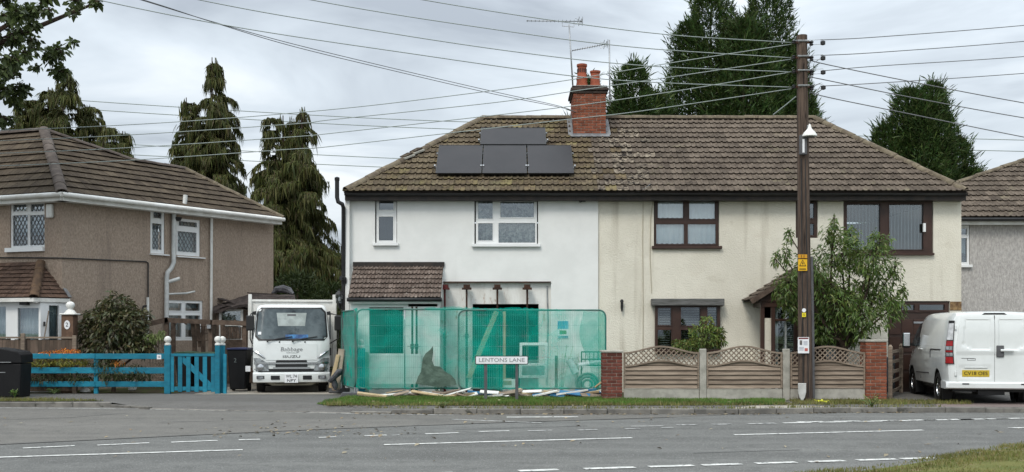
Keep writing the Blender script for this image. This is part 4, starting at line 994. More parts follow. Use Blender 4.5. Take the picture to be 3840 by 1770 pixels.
# ================================================================ the brown pebbledashed house on the left
E0 = P(231,722,28.5); E1 = P(1062,815,35.0); E1.z = E0.z
AP = P(165,490,32.0)
sd_ = Vector((E1.x-E0.x, E1.y-E0.y, 0)); LS = sd_.length; sd_ /= LS           # along the right-hand eave
pin = Vector((-sd_.y, sd_.x, 0)); per = (AP-E0).dot(pin)
ups = Vector((pin.x*per, pin.y*per, AP.z-E0.z)); ups_n = ups.normalized()
def on_plane(u, v, O, n_):
    d = Vector(((u-U0)/F, 1, (HV-v)/F)); o = Vector((0,0,CH)); return o + d*((O-o).dot(n_)/d.dot(n_))
npl = sd_.cross(ups_n)
BP, CP = on_plane(502,606,E0,npl), on_plane(690,632,E0,npl); CP.z = BP.z = (BP.z+CP.z)/2
fd = Vector((0.927,-0.375,0)); fin = Vector((0.375,0.927,0))                   # along the front eave (to the right), and inwards
FL = 7.0
brown = empty('brown_house', (-11.94, 29.0, 0), 'brown pebbledashed house with dark tiled hipped roof at the left', 'house')
W0 = Vector((-11.94, 29.0, 0)); PF = W0 - fd*FL
s_end = onwall(1025, 900, W0, sd_)[0]
nS, nFr = Vector((sd_.y, -sd_.x, 0)), Vector((-0.375,-0.927,0))
WH = E0.z-.16
def hw(u0, v0, u1, v1, P0, d):
    a, z1_ = onwall(u0, v0, P0, d); b_, z0_ = onwall(u1, v1, P0, d); return (a, b_, max(z0_,-.01), z1_)
wS1, wS2, wS3, wF1 = (564,779,618,953), (661,817,751,963), (624,1124,761,1276), (38,757,167,934)
w = MB(); w.slab(W0, sd_, EZ, nS, 0, s_end, 0, WH, [hw(*q, W0, sd_) for q in (wS1,wS2,wS3)], 0.22); w.build('side_wall', m_pebble, brown)
w = MB(); w.slab(PF, fd, EZ, nFr, 0, FL-.001, 0, WH, [hw(*wF1, PF, fd)], 0.22); w.build('front_wall', m_pebble, brown)
bk0 = W0 + sd_*s_end; bk1 = bk0 + pin*7; ft1 = PF
w = MB(); w.slab(bk1, (bk0-bk1).normalized(), EZ, sd_, 0, 6.99, 0, WH, [], .2); w.build('back_wall', m_pebble, brown)
w = MB(); w.slab(ft1+fin*7, -fin, EZ, -fd, 0, 7, 0, WH, [], .2); w.build('far_wall', m_pebble, brown)
Lft = E0 - fd*(FL+.3); ApL = AP - fd*FL
def z_(p): return p - Vector((0,0,.012))
bE = E1 + pin*5.2; bE2 = AP + fin*3.6; bE2.z = E0.z; bE3 = Lft + fin*8; bE3.z = E0.z
rb = roof_part(brown, [[z_(p) for p in q] for q in ([E0,E1,CP,BP,AP], [Lft,E0,AP,ApL], [E1,bE,CP], [CP,bE,bE2,BP], [BP,bE2,AP], [AP,bE2,bE3,ApL])])
t_flat = tile_proto('roof_tile', .33, .345*1.15, m_tile_brown, 'flat', lip=0.038)
def pl(p, O, ex, ey): return ((p-O).dot(ex), (p-O).dot(ey))
a2, b2, c2, e2 = pl(AP,E0,sd_,ups_n), pl(BP,E0,sd_,ups_n), pl(CP,E0,sd_,ups_n), pl(E1,E0,sd_,ups_n)
GB = b2[1]/8.0
t_flat = tile_proto('roof_tile', .33, GB*1.15, m_tile_brown, 'flat', lip=0.042)
hx = lambda y: a2[0]*y/a2[1]
lay_tiles(rb, E0, sd_, ups_n, [[(0,0),(e2[0],0),(c2[0],b2[1]),(hx(b2[1]),b2[1])], [(hx(b2[1]),b2[1]),(b2[0],b2[1]),a2]], .33, GB, t_flat, 220, jit=.007)
fup = fin*((AP-E0).dot(fin)) + Vector((0,0,AP.z-E0.z)); fup_n = fup.normalized()
af = pl(AP,E0,fd,fup_n); GF = af[1]/10.0
t_flat2 = tile_proto('roof_tile', .33, GF*1.15, m_tile_brown, 'flat', lip=0.042)
lay_tiles(rb, E0, fd, fup_n, [[(-FL-.3,0),(0,0),(af[0],af[1]),(-FL-.3,af[1])]], .33, GF, t_flat2, 80, jit=.007)
ridge_run(rb, E0+Vector((0,.03,.0)), AP+Vector((0,0,.03)), .15, m_hip_grey, .46, 'hip_tile', flat=.75)
ridge_run(rb, AP, AP-fd*5, .13, m_hip_grey, flat=.8)
for a, c in ((AP,BP),(BP,CP)): ridge_run(rb, a+Vector((0,0,.0)), c+Vector((0,0,.0)), .11, m_hip_grey, flat=.8)
ridge_run(rb, E1, CP, .11, m_hip_moss, .4, 'hip_tile', flat=.8)
# white gutters and fascias
for a, c, nn in ((E0,E1,nS),(Lft,E0,nFr)):
    d = (c-a).normalized()
    g = MB(); g.tube([a+nn*.02+Vector((0,0,-.045)), c+nn*.02+Vector((0,0,-.045))+d*.02], .065, 10); g.build('gutter', m_whitepaint, brown, smooth=40)
    g = MB(); g.bar(a-nn*.07+Vector((0,0,-.10)), c-nn*.07+Vector((0,0,-.10)), .03, .20); g.build('fascia', m_whitepaint, brown)
    g = MB(); g.bar(a-nn*.22+Vector((0,0,-.192)), c-nn*.22+Vector((0,0,-.192)), .28, .015); g.build('soffit', m_whitepaint, brown)
wl_s, wl_f = ((W0.x,W0.y), sd_, nS), ((PF.x,PF.y), fd, nFr)
window(brown, *wl_s, wS1, [(577,790,608,820),(572,836,608,938)], m_upvc, setback=.03, sill=(560,951,630,960), curtain=True, m_cur=m_curtain_blue, lead=.11)
window(brown, *wl_s, wS2, [(672,828,741,853),(668,866,739,948)], m_upvc, setback=.03, sill=(658,961,764,970), curtain=True, m_cur=m_curtain_blue, lead=.13)
window(brown, *wl_s, wS3, [(632,1136,683,1166),(697,1136,752,1167),(632,1182,683,1264),(697,1182,752,1264)], m_upvc, setback=.03, curtain=0.3, m_cur=m_curtain_blue)
window(brown, *wl_f, wF1, [(46,766,97,791),(112,766,162,791),(45,808,102,921),(109,807,165,919)], m_upvc, setback=.03, sill=(26,931,168,942), curtain=0.35, m_cur=m_curtain_blue, lead=.13)
def wp(u, v, P0, d, nn, o_=.07):
    s_, z0_ = onwall(u, v, P0, d); return Vector((P0[0]+d[0]*s_, P0[1]+d[1]*s_, z0_)) + nn*o_
SP = lambda u, v, o_=.07: wp(u, v, W0, sd_, nS, o_)
m_pipe = mat('grey_white_pipe', (0.58,0.59,0.57), (0.46,0.47,0.46), 4, 0.5, 0.3)
b = MB(); b.tube([SP(670,734,.3), SP(668,765,.3), SP(655,785,.25), SP(644,800,.1), SP(643,985,.1), SP(634,1006,.1), SP(620,1022,.1), SP(617,1040,.1), SP(616,1200,.1), SP(616,1440,.1)], .065, 10); sp_ = b.build('soil_pipe', m_pipe, brown, smooth=40)
MB().tube([SP(620,1058,.12), SP(640,1050,.2), SP(652,1045,.25)], .055, 10).build('branch_pipe', m_pipe, sp_, smooth=40)
MB().tube([SP(622,1103,.1), SP(690,1100,.1), SP(722,1093,.1)], .028, 8).build('waste_pipe', m_pipe, brown, smooth=40)
b = MB(); b.tube([SP(795,790,.28), SP(790,800,.15), SP(787,815,.08), SP(786,1000,.08), SP(785,1195,.08), SP(785,1400,.08)], .042, 8); b.build('rainwater_pipe', m_whitepaint, brown, smooth=40)
b = MB(); b.tube([wp(-60,966,PF,fd,nFr,.03), wp(150,967,PF,fd,nFr,.03), W0+nS*.03+nFr*.02+EZ*onwall(233,968,W0,sd_)[1], SP(400,975,.03), SP(545,981,.03), SP(553,986,.03), SP(553,1115,.03)], .018, 6); b.build('wall_cable', m_black, brown)
b = MB(); b.tube([SP(551,1115,.04), SP(550,1265,.04)], .04, 8); b.build('conduit', m_whitepaint, brown, smooth=40)
b = MB(); b.tube([SP(545,1147,.05), SP(533,1148,.06), SP(529,1160,.06), SP(529,1215,.06)], .025, 6); b.build('black_pipe', m_black, brown, smooth=40)
ab = MB(); c = wp(193,792,PF,fd,nFr,.06); ab.obox(c, fd*.10, nFr*.05, EZ*.18); ab.build('alarm_box', m_whitepaint, brown, bevel=.02)
b = MB(); c = SP(655,822,.10); b.obox(c, sd_*.10, nS*.08, EZ*.05+nS*.04); b.build('floodlight', m_black, brown)

# porch of the brown house
C1, C2, C0 = P(152,1125,28.3), P(262,1128,29.05), P(-260,1125,29.4)
zc0 = Z(1122,28.3)
for q in (C0,C1,C2): q.z = 0
dF, dR = (C1-C0).normalized(), (C2-C1).normalized(); nF2, nR2 = Vector((dF.y,-dF.x,0)), Vector((dR.y,-dR.x,0))
def hq(u0, v0, u1, v1, P0, d): return hw(u0, v0, u1, v1, P0, d)
p1 = MB(); LF = (C1-C0).length; holes = [hq(-40,1150,22,1300,C0,dF), hq(66,1155,148,1302,C0,dF)]
p1.slab(C0, dF, EZ, nF2, 0, LF, 0, zc0, holes, .08); lporch = p1.build('porch', m_upvc, brown)
p1 = MB(); LR = (C2-C1).length; hR = hq(184,1145,221,1310,C1,dR); p1.slab(C1, dR, EZ, nR2, 0.001, LR, 0, zc0, [hR], .08); p1.build('porch_side', m_upvc, lporch)
for hh, P0, d, nn in ((holes[0],C0,dF,nF2),(holes[1],C0,dF,nF2),(hR,C1,dR,nR2)):
    g = MB(); g.slab(P0-nn*.04, d, EZ, nn, hh[0], hh[1], max(0,hh[2]), hh[3], [], .006); g.build('pane', m_glass, lporch)
    wavy(P0-nn*.16, d, EZ, nn, hh[0]-.03, hh[1]+.03, max(0,hh[2]), hh[3], .02, 7).build('curtain', m_curtain_blue, lporch, smooth=True)
h_ = MB(); h_.obox(wp(163,1215,C1,dR,nR2,.04), dR*.015, nR2*.03, EZ*.06); h_.build('door_handle', m_black, lporch, bevel=.006)
b = MB(); b.obox(wp(98,1138,C0,dF,nF2,.06), dF*.12, nF2*.05, EZ*.04); b.build('porch_light', m_black, lporch)
b = MB(); b.lathe(wp(143,1130,C0,dF,nF2,.10), [(.03,-.06),(.07,-.04),(.085,.02),(.06,.07),(.02,.09)], 14); b.build('globe_lamp', m_whitepaint, lporch, smooth=40)
EC, ER, TP = P(127,1113,28.12), P(262,1121,29.0), P(152,984,29.2)
ER.z = EC.z = (EC.z+ER.z)/2
LFp = EC - dF*4.5
for q0, q1, top_l, top_r in ((LFp, EC, TP-dF*4.5, TP), (EC, ER, TP, TP+dR*0.05)):
    exq = (q1-q0).normalized(); Lq = (q1-q0).length
    rel = TP-q0 if q0 is EC else TP-q1; upq = rel - exq*rel.dot(exq); Hq = upq.length; upq.normalize()
    def P2(p): return ((p-q0).dot(exq), (p-q0).dot(upq))
    pg = [(0,0),(Lq,0)] + ([P2(TP), (P2(TP)[0]-4.5, P2(TP)[1])] if q0 is not EC else [P2(TP)])
    tq = tile_proto('porch_tile', .20, Hq/9*1.15, m_tile_red, 'flat', lip=.03)
    lay_tiles(lporch, q0, exq, upq, [pg], .20, Hq/9, tq, 150, name='porch_tile')
    d_ = MB(); d_.add([q0+exq*x+upq*y-EZ*.015 for x, y in pg], [tuple(range(len(pg)))]); d_.build('porch_deck', m_deck, lporch)
    b = MB(); b.bar(q0-EZ*.06, q1-EZ*.06, .03, .10); b.build('porch_fascia', m_whitepaint, lporch)
ridge_run(lporch, EC, TP, .12, mat('brown_hip', (0.13,0.085,0.055), (0.08,0.055,0.04), 5, 0.95, 0.1, bump=.5, bscale=25), .35, 'porch_hip_tile', flat=.8)
b = MB(); b.bar(ER+Vector((.02,-.02,.03)), TP+dR*.2+Vector((0,0,.03)), .10, .02); b.build('verge_flashing', m_lead, lporch)

# gate pier with ball finial and the house number
pr_ = empty('gate_pier', P(252,1315,28.1), 'brown pier with white cap and ball finial beside the porch', 'pier')
pr_['label'] = 'brown pier with white cap, ball finial and oval number plaque beside the porch'
px0, px1 = X(230,28.05), X(274,28.05)
b = MB(); b.box(px0, px1, 28.05, 28.35, 0, Z(1181,28.05)); b.build('shaft', mat('pier_brown', (0.16,0.10,0.07), (0.11,0.07,0.05), 8, .9, .15), pr_)
b = MB(); b.box(px0-.04, px1+.06, 28.0, 28.4, Z(1181,28.05)+.002, Z(1175,28.05)); b.build('cap', m_whitepaint, pr_, bevel=.012)
b = MB(); b.lathe(((px0+px1)/2+.02, 28.2, Z(1175,28.05)), [(.17,0),(.13,.03),(.10,.08),(.06,.10),(.055,.12),(.09,.15),(.11,.20),(.105,.25),(.07,.29),(.02,.31)], 18); b.build('ball_finial', m_whitepaint, pr_, smooth=40)
pk = MB(); pk.lathe(((px0+px1)/2, 28.045, Z(1218,28.05)), [(.10,0),(.10,.012)], 20, (0,-1,0))
for i, v_ in enumerate(pk.v): pk.v[i] = (v_[0]*.75+((px0+px1)/2)*.25, v_[1], (v_[2]-Z(1218,28.05))*1.15+Z(1218,28.05))
pk.build('number_plaque', m_paper, pr_)
text('number', '2', .15, m_black_text, pr_, ((px0+px1)/2, 28.030, Z(1218,28.05)), EX, EZ)

# lean-to outhouse behind the truck
DL = 33.0
out = empty('lean_to_shed', (X(950,DL), DL, 0), 'low lean-to shed with sagging felt and slate roof against the brown house', 'shed')
w = MB(); w.slab((0,DL,0), EX, EZ, NF, X(812,DL), X(1100,DL), 0, Z(1165,DL), [hole(828,1162,905,1275,DL)], .1); w.build('wall', m_wood_dark, out)
b = MB(); b.box(X(1098,DL), X(1098,DL)+.1, DL+.102, 36, 0, 2.2); b.build('side_wall', m_wood_dark, out)
w = MB(); w.slab((0,DL-.02,0), EX, EZ, NF, X(822,DL), X(912,DL), Z(1280,DL), Z(1160,DL), [hole(831,1167,903,1208,DL), hole(831,1222,903,1272,DL)], .05); wn_ = w.build('window', m_whitepaint, out)
for (v0, v1) in ((1167,1208),(1222,1272)):
    g = MB(); g.box(X(831,DL), X(903,DL), DL+.005, DL+.011, Z(v1,DL), Z(v0,DL)); g.build('pane', m_glass, wn_)
    wavy((0,DL+.1,0), EX, EZ, NF, X(831,DL), X(903,DL), Z(v1,DL), Z(v0,DL), .015, 8).build('curtain', m_curtain, wn_)
m_felt = mat('old_felt', (0.075,0.06,0.055), (0.04,0.034,0.032), 5, .95, .1, c3=(0.14,0.12,0.11), s3=4, t3=(.6,.7), bump=.8, bscale=12, bdist=.05)
b = MB(); n_ = 16; A, Bq = [], []
for i in range(n_+1):
    t = i/n_; A.append(P(800+310*t, 1166-12*math.sin(t*3)+random.uniform(-3,3)-34*t, DL-.25)); Bq.append(P(800+305*t, 1102+3*math.sin(t*9)+random.uniform(-2,2), DL+1.6))
b.add(A+Bq, [(i, i+1, n_+2+i, n_+1+i) for i in range(n_)]); b.add([p-EZ*.08 for p in A]+A, [(i, i+1, n_+2+i, n_+1+i) for i in range(n_)]); rf = b.build('roof', m_felt, out)
for k, (u0,v0,u1,v1) in enumerate([(800,1110,850,1128),(840,1123,915,1148),(870,1135,930,1160),(930,1098,1040,1104),(815,1140,880,1150)]):
    MB().bar(P(u0,v0,DL+.6-.2*k), P(u1,v1,DL+.3-.1*k), .22, .03).build('slipped_felt', m_felt, rf)
b = MB(); b.tube([P(1020,1100,DL+.7), P(1035,1086,DL+.8), P(1060,1083,DL+.8), P(1085,1090,DL+.7), P(1100,1102,DL+.6)], [.03,.10,.13,.11,.04], 8)
tag(b.build('folded_tarpaulin', mat('black_tarp', (0.03,0.03,0.035), (0.10,0.10,0.11), 6, .5, .3, bump=.8, bscale=10, bdist=.05), None, smooth=40), 'bundled dark tarpaulin lying on the shed roof', 'tarpaulin')

# ================================================================ the grey house at the right edge
greyh = empty('grey_house', (X(3760,31.9), 31.9, 0), 'grey pebbledashed house with brown tiled roof at the right edge', 'house')
GDe, GZe, GRd, GRz = 31.5, Z(815,31.5), 4.2, 2.7
gl = math.hypot(GRd, GRz); gy = Vector((0,GRd,GRz))/gl
def gpt(u, v): return roofpt(u, v, GDe, GZe, GRd, GRz)
pA, pB, pC = gpt(3450,733), gpt(3570,692), gpt(4150,497)
pgG = [(pA[0]-.3,0),(21.0,0),(21.0,pC[1]),pC,pB,pA]
t_gh = tile_proto('roof_tile', .33, .40, m_tile_grey, 'roman', lip=.04)
gO = Vector((0,GDe,GZe))
rg = roof_part(greyh, [[z_(gO+EX*x+gy*y) for x, y in pgG], [z_(gO+EX*x+gy*y) for x, y in (pA,pB,pC)][::-1] + [Vector((pC[0],GDe+9,GZe)), Vector((pA[0],GDe+9,GZe))]])
lay_tiles(rg, gO, EX, gy, [pgG], .33, .345, t_gh, 260)
ridge_run(rg, gO+EX*pA[0]+gy*pA[1], gO+EX*pC[0]+gy*pC[1], .10, m_hip_moss, .42, 'hip_tile', flat=.8)
g0 = GDe+.35
holesG = [hole(3560,842,3637,995,g0)]
w = MB(); w.slab((0,g0,0), EX, EZ, NF, X(3540,g0), 21, 0, GZe-.1, holesG, .22); w.build('wall', m_pebble_grey, greyh)
b = MB(); b.box(X(3540,g0), X(3540,g0)+.2, g0+.222, g0+8, 0, GZe-.12); b.build('side_wall', m_pebble_grey, greyh)
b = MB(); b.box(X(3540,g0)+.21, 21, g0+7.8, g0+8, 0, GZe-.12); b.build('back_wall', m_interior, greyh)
window(greyh, (0.0,g0), (1,0), (0,-1), (3562,844,3636,992), [(3572,856,3628,880),(3572,892,3628,984)], m_upvc, setback=.03, sill=(3555,993,3643,1003), curtain=0.35, m_cur=m_curtain_blue)
b = MB(); b.box(X(3540,GDe), 21, GDe+.12, GDe+.15, GZe-.2, GZe-.02); b.build('fascia', m_whitepaint, greyh)
b = MB(); b.tube([(X(3540,GDe),GDe+.03,GZe-.05),(21,GDe+.03,GZe-.05)], .06, 8); b.build('gutter', m_black, greyh, smooth=40)
# ================================================================ building-site barrier with green netting
m_net = netmat('green_debris_netting', (0.0,0.49,0.375), 0.43)
m_net_thick = netmat('folded_debris_netting', (0.0,0.52,0.40), 0.80)
DN = 26.1; NZ0, NZ1 = Z(1456,DN), Z(1160,DN)
def rounded_loop(w_, h_, r, k=6):
    pts = []
    for cx_, cz_, a0 in ((w_-r,r,-90),(w_-r,h_-r,0),(r,h_-r,90),(r,r,180)):
        for i in range(k+1):
            an = math.radians(a0+90*i/k); pts.append((cx_+r*math.cos(an), cz_+r*math.sin(an)))
    return pts + [pts[0]]
def heras(label, p0, p1, z0, z1, seed, uprights=(), layers=1):
    """wire mesh panel: tube frame, wires and a sheet of netting tied to its front"""
    random.seed(seed)
    p0, p1 = Vector(p0), Vector(p1); d = (p1-p0); L_ = d.length; d /= L_; nn = Vector((d.y,-d.x,0)); H_ = z1-z0
    at_ = lambda x, z, o=0.0: Vector((p0.x, p0.y, z0)) + d*x + EZ*z + nn*o
    r = empty('mesh_fence_panel', at_(L_/2, -.15), label, 'fence panel', 'netted mesh fence panels')
    f = MB(); f.tube([at_(x, z) for x, z in rounded_loop(L_, H_, .16)], .021, 8, caps=False)
    f.build('frame', mat('green_stained_steel', (0.05,0.13,0.11), (0.09,0.17,0.145), 5, .6, .3), r, smooth=True)
    for x in uprights: MB().tube([at_(x,0), at_(x,H_)], .017, 6).build('upright', m_metal, r, smooth=True)
    wv = MB(); x = .06
    while x < L_-.03:
        wv.obox(at_(x,H_/2,.0), d*.0016, nn*.0016, EZ*(H_/2-.03)); x += .052
    for z in (.25,.5,.75,1.0,1.25,1.5,1.75):
        if z < H_-.05: wv.obox(at_(L_/2,z,.004), d*(L_/2-.02), nn*.0022, EZ*.0022)
    o = wv.build('wire_mesh', m_metal, r); o['kind'] = 'stuff'
    ns_, nz_ = 60, 26; vs_ = []
    for j in range(nz_+1):
        for i in range(ns_+1):
            x, z = L_*i/ns_, H_*j/nz_
            sag = .03*math.sin(x*2.1+seed)*(1 if j == nz_ else 0)*(i not in (0,ns_))
            fold = .016*math.sin(x*13+seed+2.2*math.sin(z*2.7+x)) + .022*math.sin(x*2.3+z*2.7+seed) + .014*math.sin(z*11+3*math.sin(x*1.7+seed))
            z2 = z + (.025 if j == nz_ else 0) + sag - (.03*abs(math.sin(x*3+seed)) if j == 0 else 0)
            edge = min(x, L_-x)
            if edge < .16:                                          # follow the round corners
                lim = H_-.16+math.sqrt(max(0,.16**2-(.16-edge)**2)); z2 = min(z2, lim+.01)
            vs_.append(at_(x, z2, .03+fold))
    fs_ = [(j*(ns_+1)+i, j*(ns_+1)+i+1, (j+1)*(ns_+1)+i+1, (j+1)*(ns_+1)+i) for j in range(nz_) for i in range(ns_)]
    for q in range(layers): MB().add([p+nn*.035*q+EZ*random.uniform(-.02,.02) for p in vs_], fs_).build('netting', m_net_thick if layers > 1 else m_net, r, smooth=True)
    for x in (.02, L_-.02):
        t = MB(); t.lathe(at_(x,.0)-EZ*(z0-.02), [(.028,0),(.028,z0)], 8); t.build('stub_foot', m_metal, r)
    return r
heras('left green netted mesh panel in front of the white house bay', (X(1337,DN),DN,0), (X(1884,DN),DN,0), NZ0, NZ1, 3, (1.15,))
heras('right green netted mesh panel overlapping the left one, ending at the brick pier', (X(1720,DN),DN-.07,0), (X(2270,DN),DN-.07,0), NZ0, NZ1-.02, 5)
heras('short green netted mesh panel turned back beside the truck', (X(1331,DN),DN+.05,0), (-4.36,28.0,0), NZ0, NZ1-.02, 8, layers=2)
# doubled sheet of netting bunched at the right end
fl = MB(); n_ = 20
for j in range(n_+1):
    t = j/n_; z = NZ0+.05+(NZ1-NZ0-.1)*t; x0 = X(2205-28*t+14*math.sin(t*7),DN)
    for i in range(9): s_ = i/8; fl.v.append((x0+(X(2266,DN)-x0)*s_, DN-.15+.02*math.sin(s_*9+t*5), min(z, NZ1-.02-(.12 if s_ > .93 else 0))))
fl.f = [(j*9+i, j*9+i+1, (j+1)*9+i+1, (j+1)*9+i) for j in range(n_) for i in range(8)]
tag(fl.build('netting_flap', m_net, None, smooth=True), 'loose doubled strip of green netting at the right end of the mesh fence', 'netting')
def foot(x, y, label):
    b = MB(); b.prism([(x-.34,y-.12,.01),(x+.34,y-.12,.01),(x+.29,y-.12,.13),(x-.29,y-.12,.13)], (0,.24,0))
    tag(b.build('fence_foot', m_greyplastic, None, bevel=.015), label, 'fence foot', 'fence feet')
foot(X(1337,DN)-.05, DN+.02, 'dark block foot under the left corner of the netted fence')
foot(X(1800,DN), DN-.03, 'dark block foot under the overlap of the two netted panels')
foot(X(2262,DN), DN-.05, 'dark block foot at the right end of the netted fence')
foot(-4.35, 28.0, 'dark block foot of the netted fence beside the truck wheel')

# ---- things standing behind the netting
def board(name, label, cat, m, c, ax, ay, az, group=None, bevel=.004):
    b = MB(); b.obox(c, ax, ay, az); return tag(b.build(name, m, None, bevel=bevel), label, cat, group)
board('wall_board', 'long white board standing on edge behind the left netting', 'board', mat('bright_board', (0.86,0.86,0.84), (0.8,0.8,0.78), 2, .7, .2), (X(1475,26.9),26.9,Z(1384,26.9)), (X(1475,26.9)-X(1372,26.9),0,0), (0,.02,0), (0,0,.37))
board('upright_plank', 'pale green upright plank beside the blue post behind the netting', 'plank', mat('pale_green_paint', (0.28,0.40,0.31), (0.22,0.32,0.25), 4, .7, .2), (X(1374,26.8),26.8,.55), (.06,0,0), (0,.02,0), (0,0,.53))
pz = MB(); pz.box(X(1341,26.7), X(1367,26.7), 26.66, 26.83, 0, Z(1306,26.7)); pr_ = empty('blue_post', (X(1354,26.7),26.74,0), 'blue wooden post with white ball cap behind the green netting', 'post'); pz.build('shaft', m_blue, pr_, bevel=.01)
MB().lathe((X(1354,26.7),26.74,Z(1306,26.7)), [(.09,0),(.09,.05),(.05,.07),(.06,.10),(.075,.14),(.06,.19),(.02,.21)], 14).build('ball_cap', m_whitepaint, pr_, smooth=40)
b = MB(); pts = [(1558,1440),(1568,1412),(1578,1395),(1585,1345),(1596,1325),(1612,1312),(1623,1298),(1624,1320),(1620,1352),(1628,1372),(1650,1375),(1672,1395),(1690,1405),(1708,1425),(1712,1442),(1650,1452)]
b.prism([P(u,v,25.95) for u, v in pts], (0,.03,0))
tag(b.build('torn_sheet', mat('dark_green_sheet', (0.10,0.15,0.12), (0.06,0.095,0.075), 5, .8, .2, bump=.7, bscale=9, bdist=.05), None), 'dark torn sheet with a pointed top hanging against the left netting', 'sheet')
def prop(u, D, vtop, label, m=m_rust, head=True):
    x = X(u,D); zt_ = Z(vtop,D); r = empty('steel_prop', (x,D,0), label, 'prop', 'steel building props')
    MB().tube([(x,D,.02),(x,D,zt_*.55)], .034, 10).build('outer_tube', m, r, smooth=40)
    MB().tube([(x,D,zt_*.55),(x,D,zt_)], .025, 10).build('inner_tube', m, r, smooth=40)
    c = MB(); c.tube([(x,D,zt_*.55-.06),(x,D,zt_*.55+.06)], .048, 10); c.bar((x-.12,D-.02,zt_*.55),(x+.1,D-.02,zt_*.55),.015,.015); c.build('collar', m, r)
    if head:
        h = MB(); h.box(x-.12,x+.12,D-.10,D+.10,zt_,zt_+.05); h.box(x-.08,x+.08,D-.06,D+.22,zt_+.052,zt_+.13); h.build('head_plate', m, r)
    p_ = MB(); p_.box(x-.07,x+.07,D-.07,D+.07,.0,.018); p_.build('base_plate', m, r)
prop(1668, 28.15, 1086, 'red-topped steel prop nearest the lean-to roof', mat('red_steel', (0.14,0.02,0.022), (0.07,0.02,0.018), 8, .7, .25))
prop(1750, 28.15, 1086, 'rusty steel prop at the left side of the wall opening')
prop(1865, 28.15, 1086, 'rusty steel prop in front of the middle of the wall opening')
prop(1977, 28.15, 1086, 'rusty steel prop at the right side of the wall opening')
prop(1546, 27.3, 1150, 'left of two thin steel props under the lean-to eave', head=False)
prop(1562, 27.3, 1150, 'right of two thin steel props under the lean-to eave', head=False)
def plank(name, label, a, b_, w_, t_, m, up=(0,-1,0), cat='plank', group=None):
    return tag(MB().bar(a, b_, w_, t_, up).build(name, m, None, bevel=.004), label, cat, group)
plank('timber_brace', 'pale sawn timber leaning diagonally across the wall opening', P(1862,1168,28.0), P(1757,1420,27.6), .13, .05, m_wood_new)
plank('timber_stud', 'upright pale timber stud in the middle of the wall opening', P(1891,1168,28.25), (X(1891,28.25),28.25,.02), .075, .075, m_wood_new)
plank('garden_stake', 'short weathered stake in front of the plastic sheet behind the netting', P(2086,1334,26.35), (X(2086,26.35),26.35,.02), .07, .06, m_wood_grey)
# poster on the white wall
po = empty('site_notice', P(2111,1270,DW-.01), 'blue and white notice fixed to the white wall behind the netting', 'notice')
x0, x1 = X(2090,DW-.01), X(2133,DW-.01)
b = MB(); b.box(x0, x1, DW-.012, DW-.004, Z(1270,DW), Z(1202,DW)); b.build('sheet', m_paper, po)
for (v0,v1,m_,e_) in ((1204,1233,mat('poster_blue',(0.05,0.25,0.48),(0.25,0.45,0.6),30,.6,.2,stretch=(1,1,.2)),.01),(1239,1253,mat('poster_green',(0.12,0.22,0.06),None),.06),(1259,1268,mat('poster_teal',(0.04,0.18,0.28),(0.4,0.5,0.55),24,.6),.02)):
    b = MB(); b.box(x0+e_, x1-e_, DW-.016, DW-.0125, Z(v1,DW), Z(v0,DW)); b.build('printed_block', m_, po)
# leaning window frame, clear sheet, pipe, reel
fO = P(1946,1418,27.0); fr = empty('spare_window_frame', fO, 'white window frame leaning against the opening behind the netting', 'window frame')
tl_ = Vector((0.02,.10,1)).normalized(); nfr = Vector((0,-1,.10)).normalized()
b = MB(); b.slab(fO, EX, tl_, nfr, 0, X(2052,27)-X(1946,27), 0, .88, [(.07,.63,.07,.30),(.07,.63,.37,.81)], .06); b.build('frame', m_upvc, fr, bevel=.006)
g = MB(); g.slab(fO-nfr*.03, EX, tl_, nfr, .07, .63, .07, .30, [], .006); g.build('pane', m_glass_dark, fr)
m_poly = netmat('clear_polythene', (0.55,0.66,0.62), 0.42)
pv_ = MB(); n_ = 24
for j in range(13):
    for i in range(n_+1):
        u = 1950+ (2168-1950)*i/n_; t = j/12; top = Z(1352-(12*i/n_),26.6); z = .04+(top-.04)*t
        pv_.v.append((X(u,26.6), 26.62+.05*math.sin(i*.9+t*3)+.04*math.sin(i*.37), z))
pv_.f = [(j*(n_+1)+i, j*(n_+1)+i+1, (j+1)*(n_+1)+i+1, (j+1)*(n_+1)+i) for j in range(12) for i in range(n_)]
tag(pv_.build('polythene_sheet', m_poly, None, smooth=True), 'clear crumpled polythene sheet hung low behind the right netting', 'sheet')
b = MB(); b.tube([P(2133,1350,26.45), P(2160,1400,26.4)], .085, 14); tag(b.build('drain_pipe', m_upvc, None, smooth=40), 'short fat white drain pipe leaning behind the right netting', 'pipe')
rl = empty('hose_reel', (X(2203,26.5),26.5,.03), 'round hose reel lying on edge beside the brick pier', 'hose reel')
for rr, ww in ((.26,.03),(.19,.035),(.11,.03)):
    cpt = Vector((X(2203,26.5), 26.5, .30)); MB().tube([cpt+Vector((math.cos(a)*rr, 0, math.sin(a)*rr)) for a in [i*math.pi/12 for i in range(25)]], ww, 8, caps=False).build('hose_coil', mat('pale_hose', (0.30,0.42,0.36), (0.22,0.33,0.28), 5, .5, .3), rl, smooth=True)
cr = empty('green_crate', (X(2215,26.9),26.9,0), 'green plastic trolley frame behind the right netting', 'trolley')
m_gplastic = mat('green_plastic', (0.015,0.16,0.09), (0.02,0.12,0.07), 4, .5, .3)
for k in range(7): MB().bar((X(2180,26.9)+k*.1,26.8,.75), (X(2180,26.9)+k*.1,26.8,1.08), .018, .018).build('bar', m_gplastic, cr)
for z in (.75,.9,1.08): MB().bar((X(2178,26.9),26.79,z), (X(2178,26.9)+.62,26.79,z), .02, .03).build('rail', m_gplastic, cr)
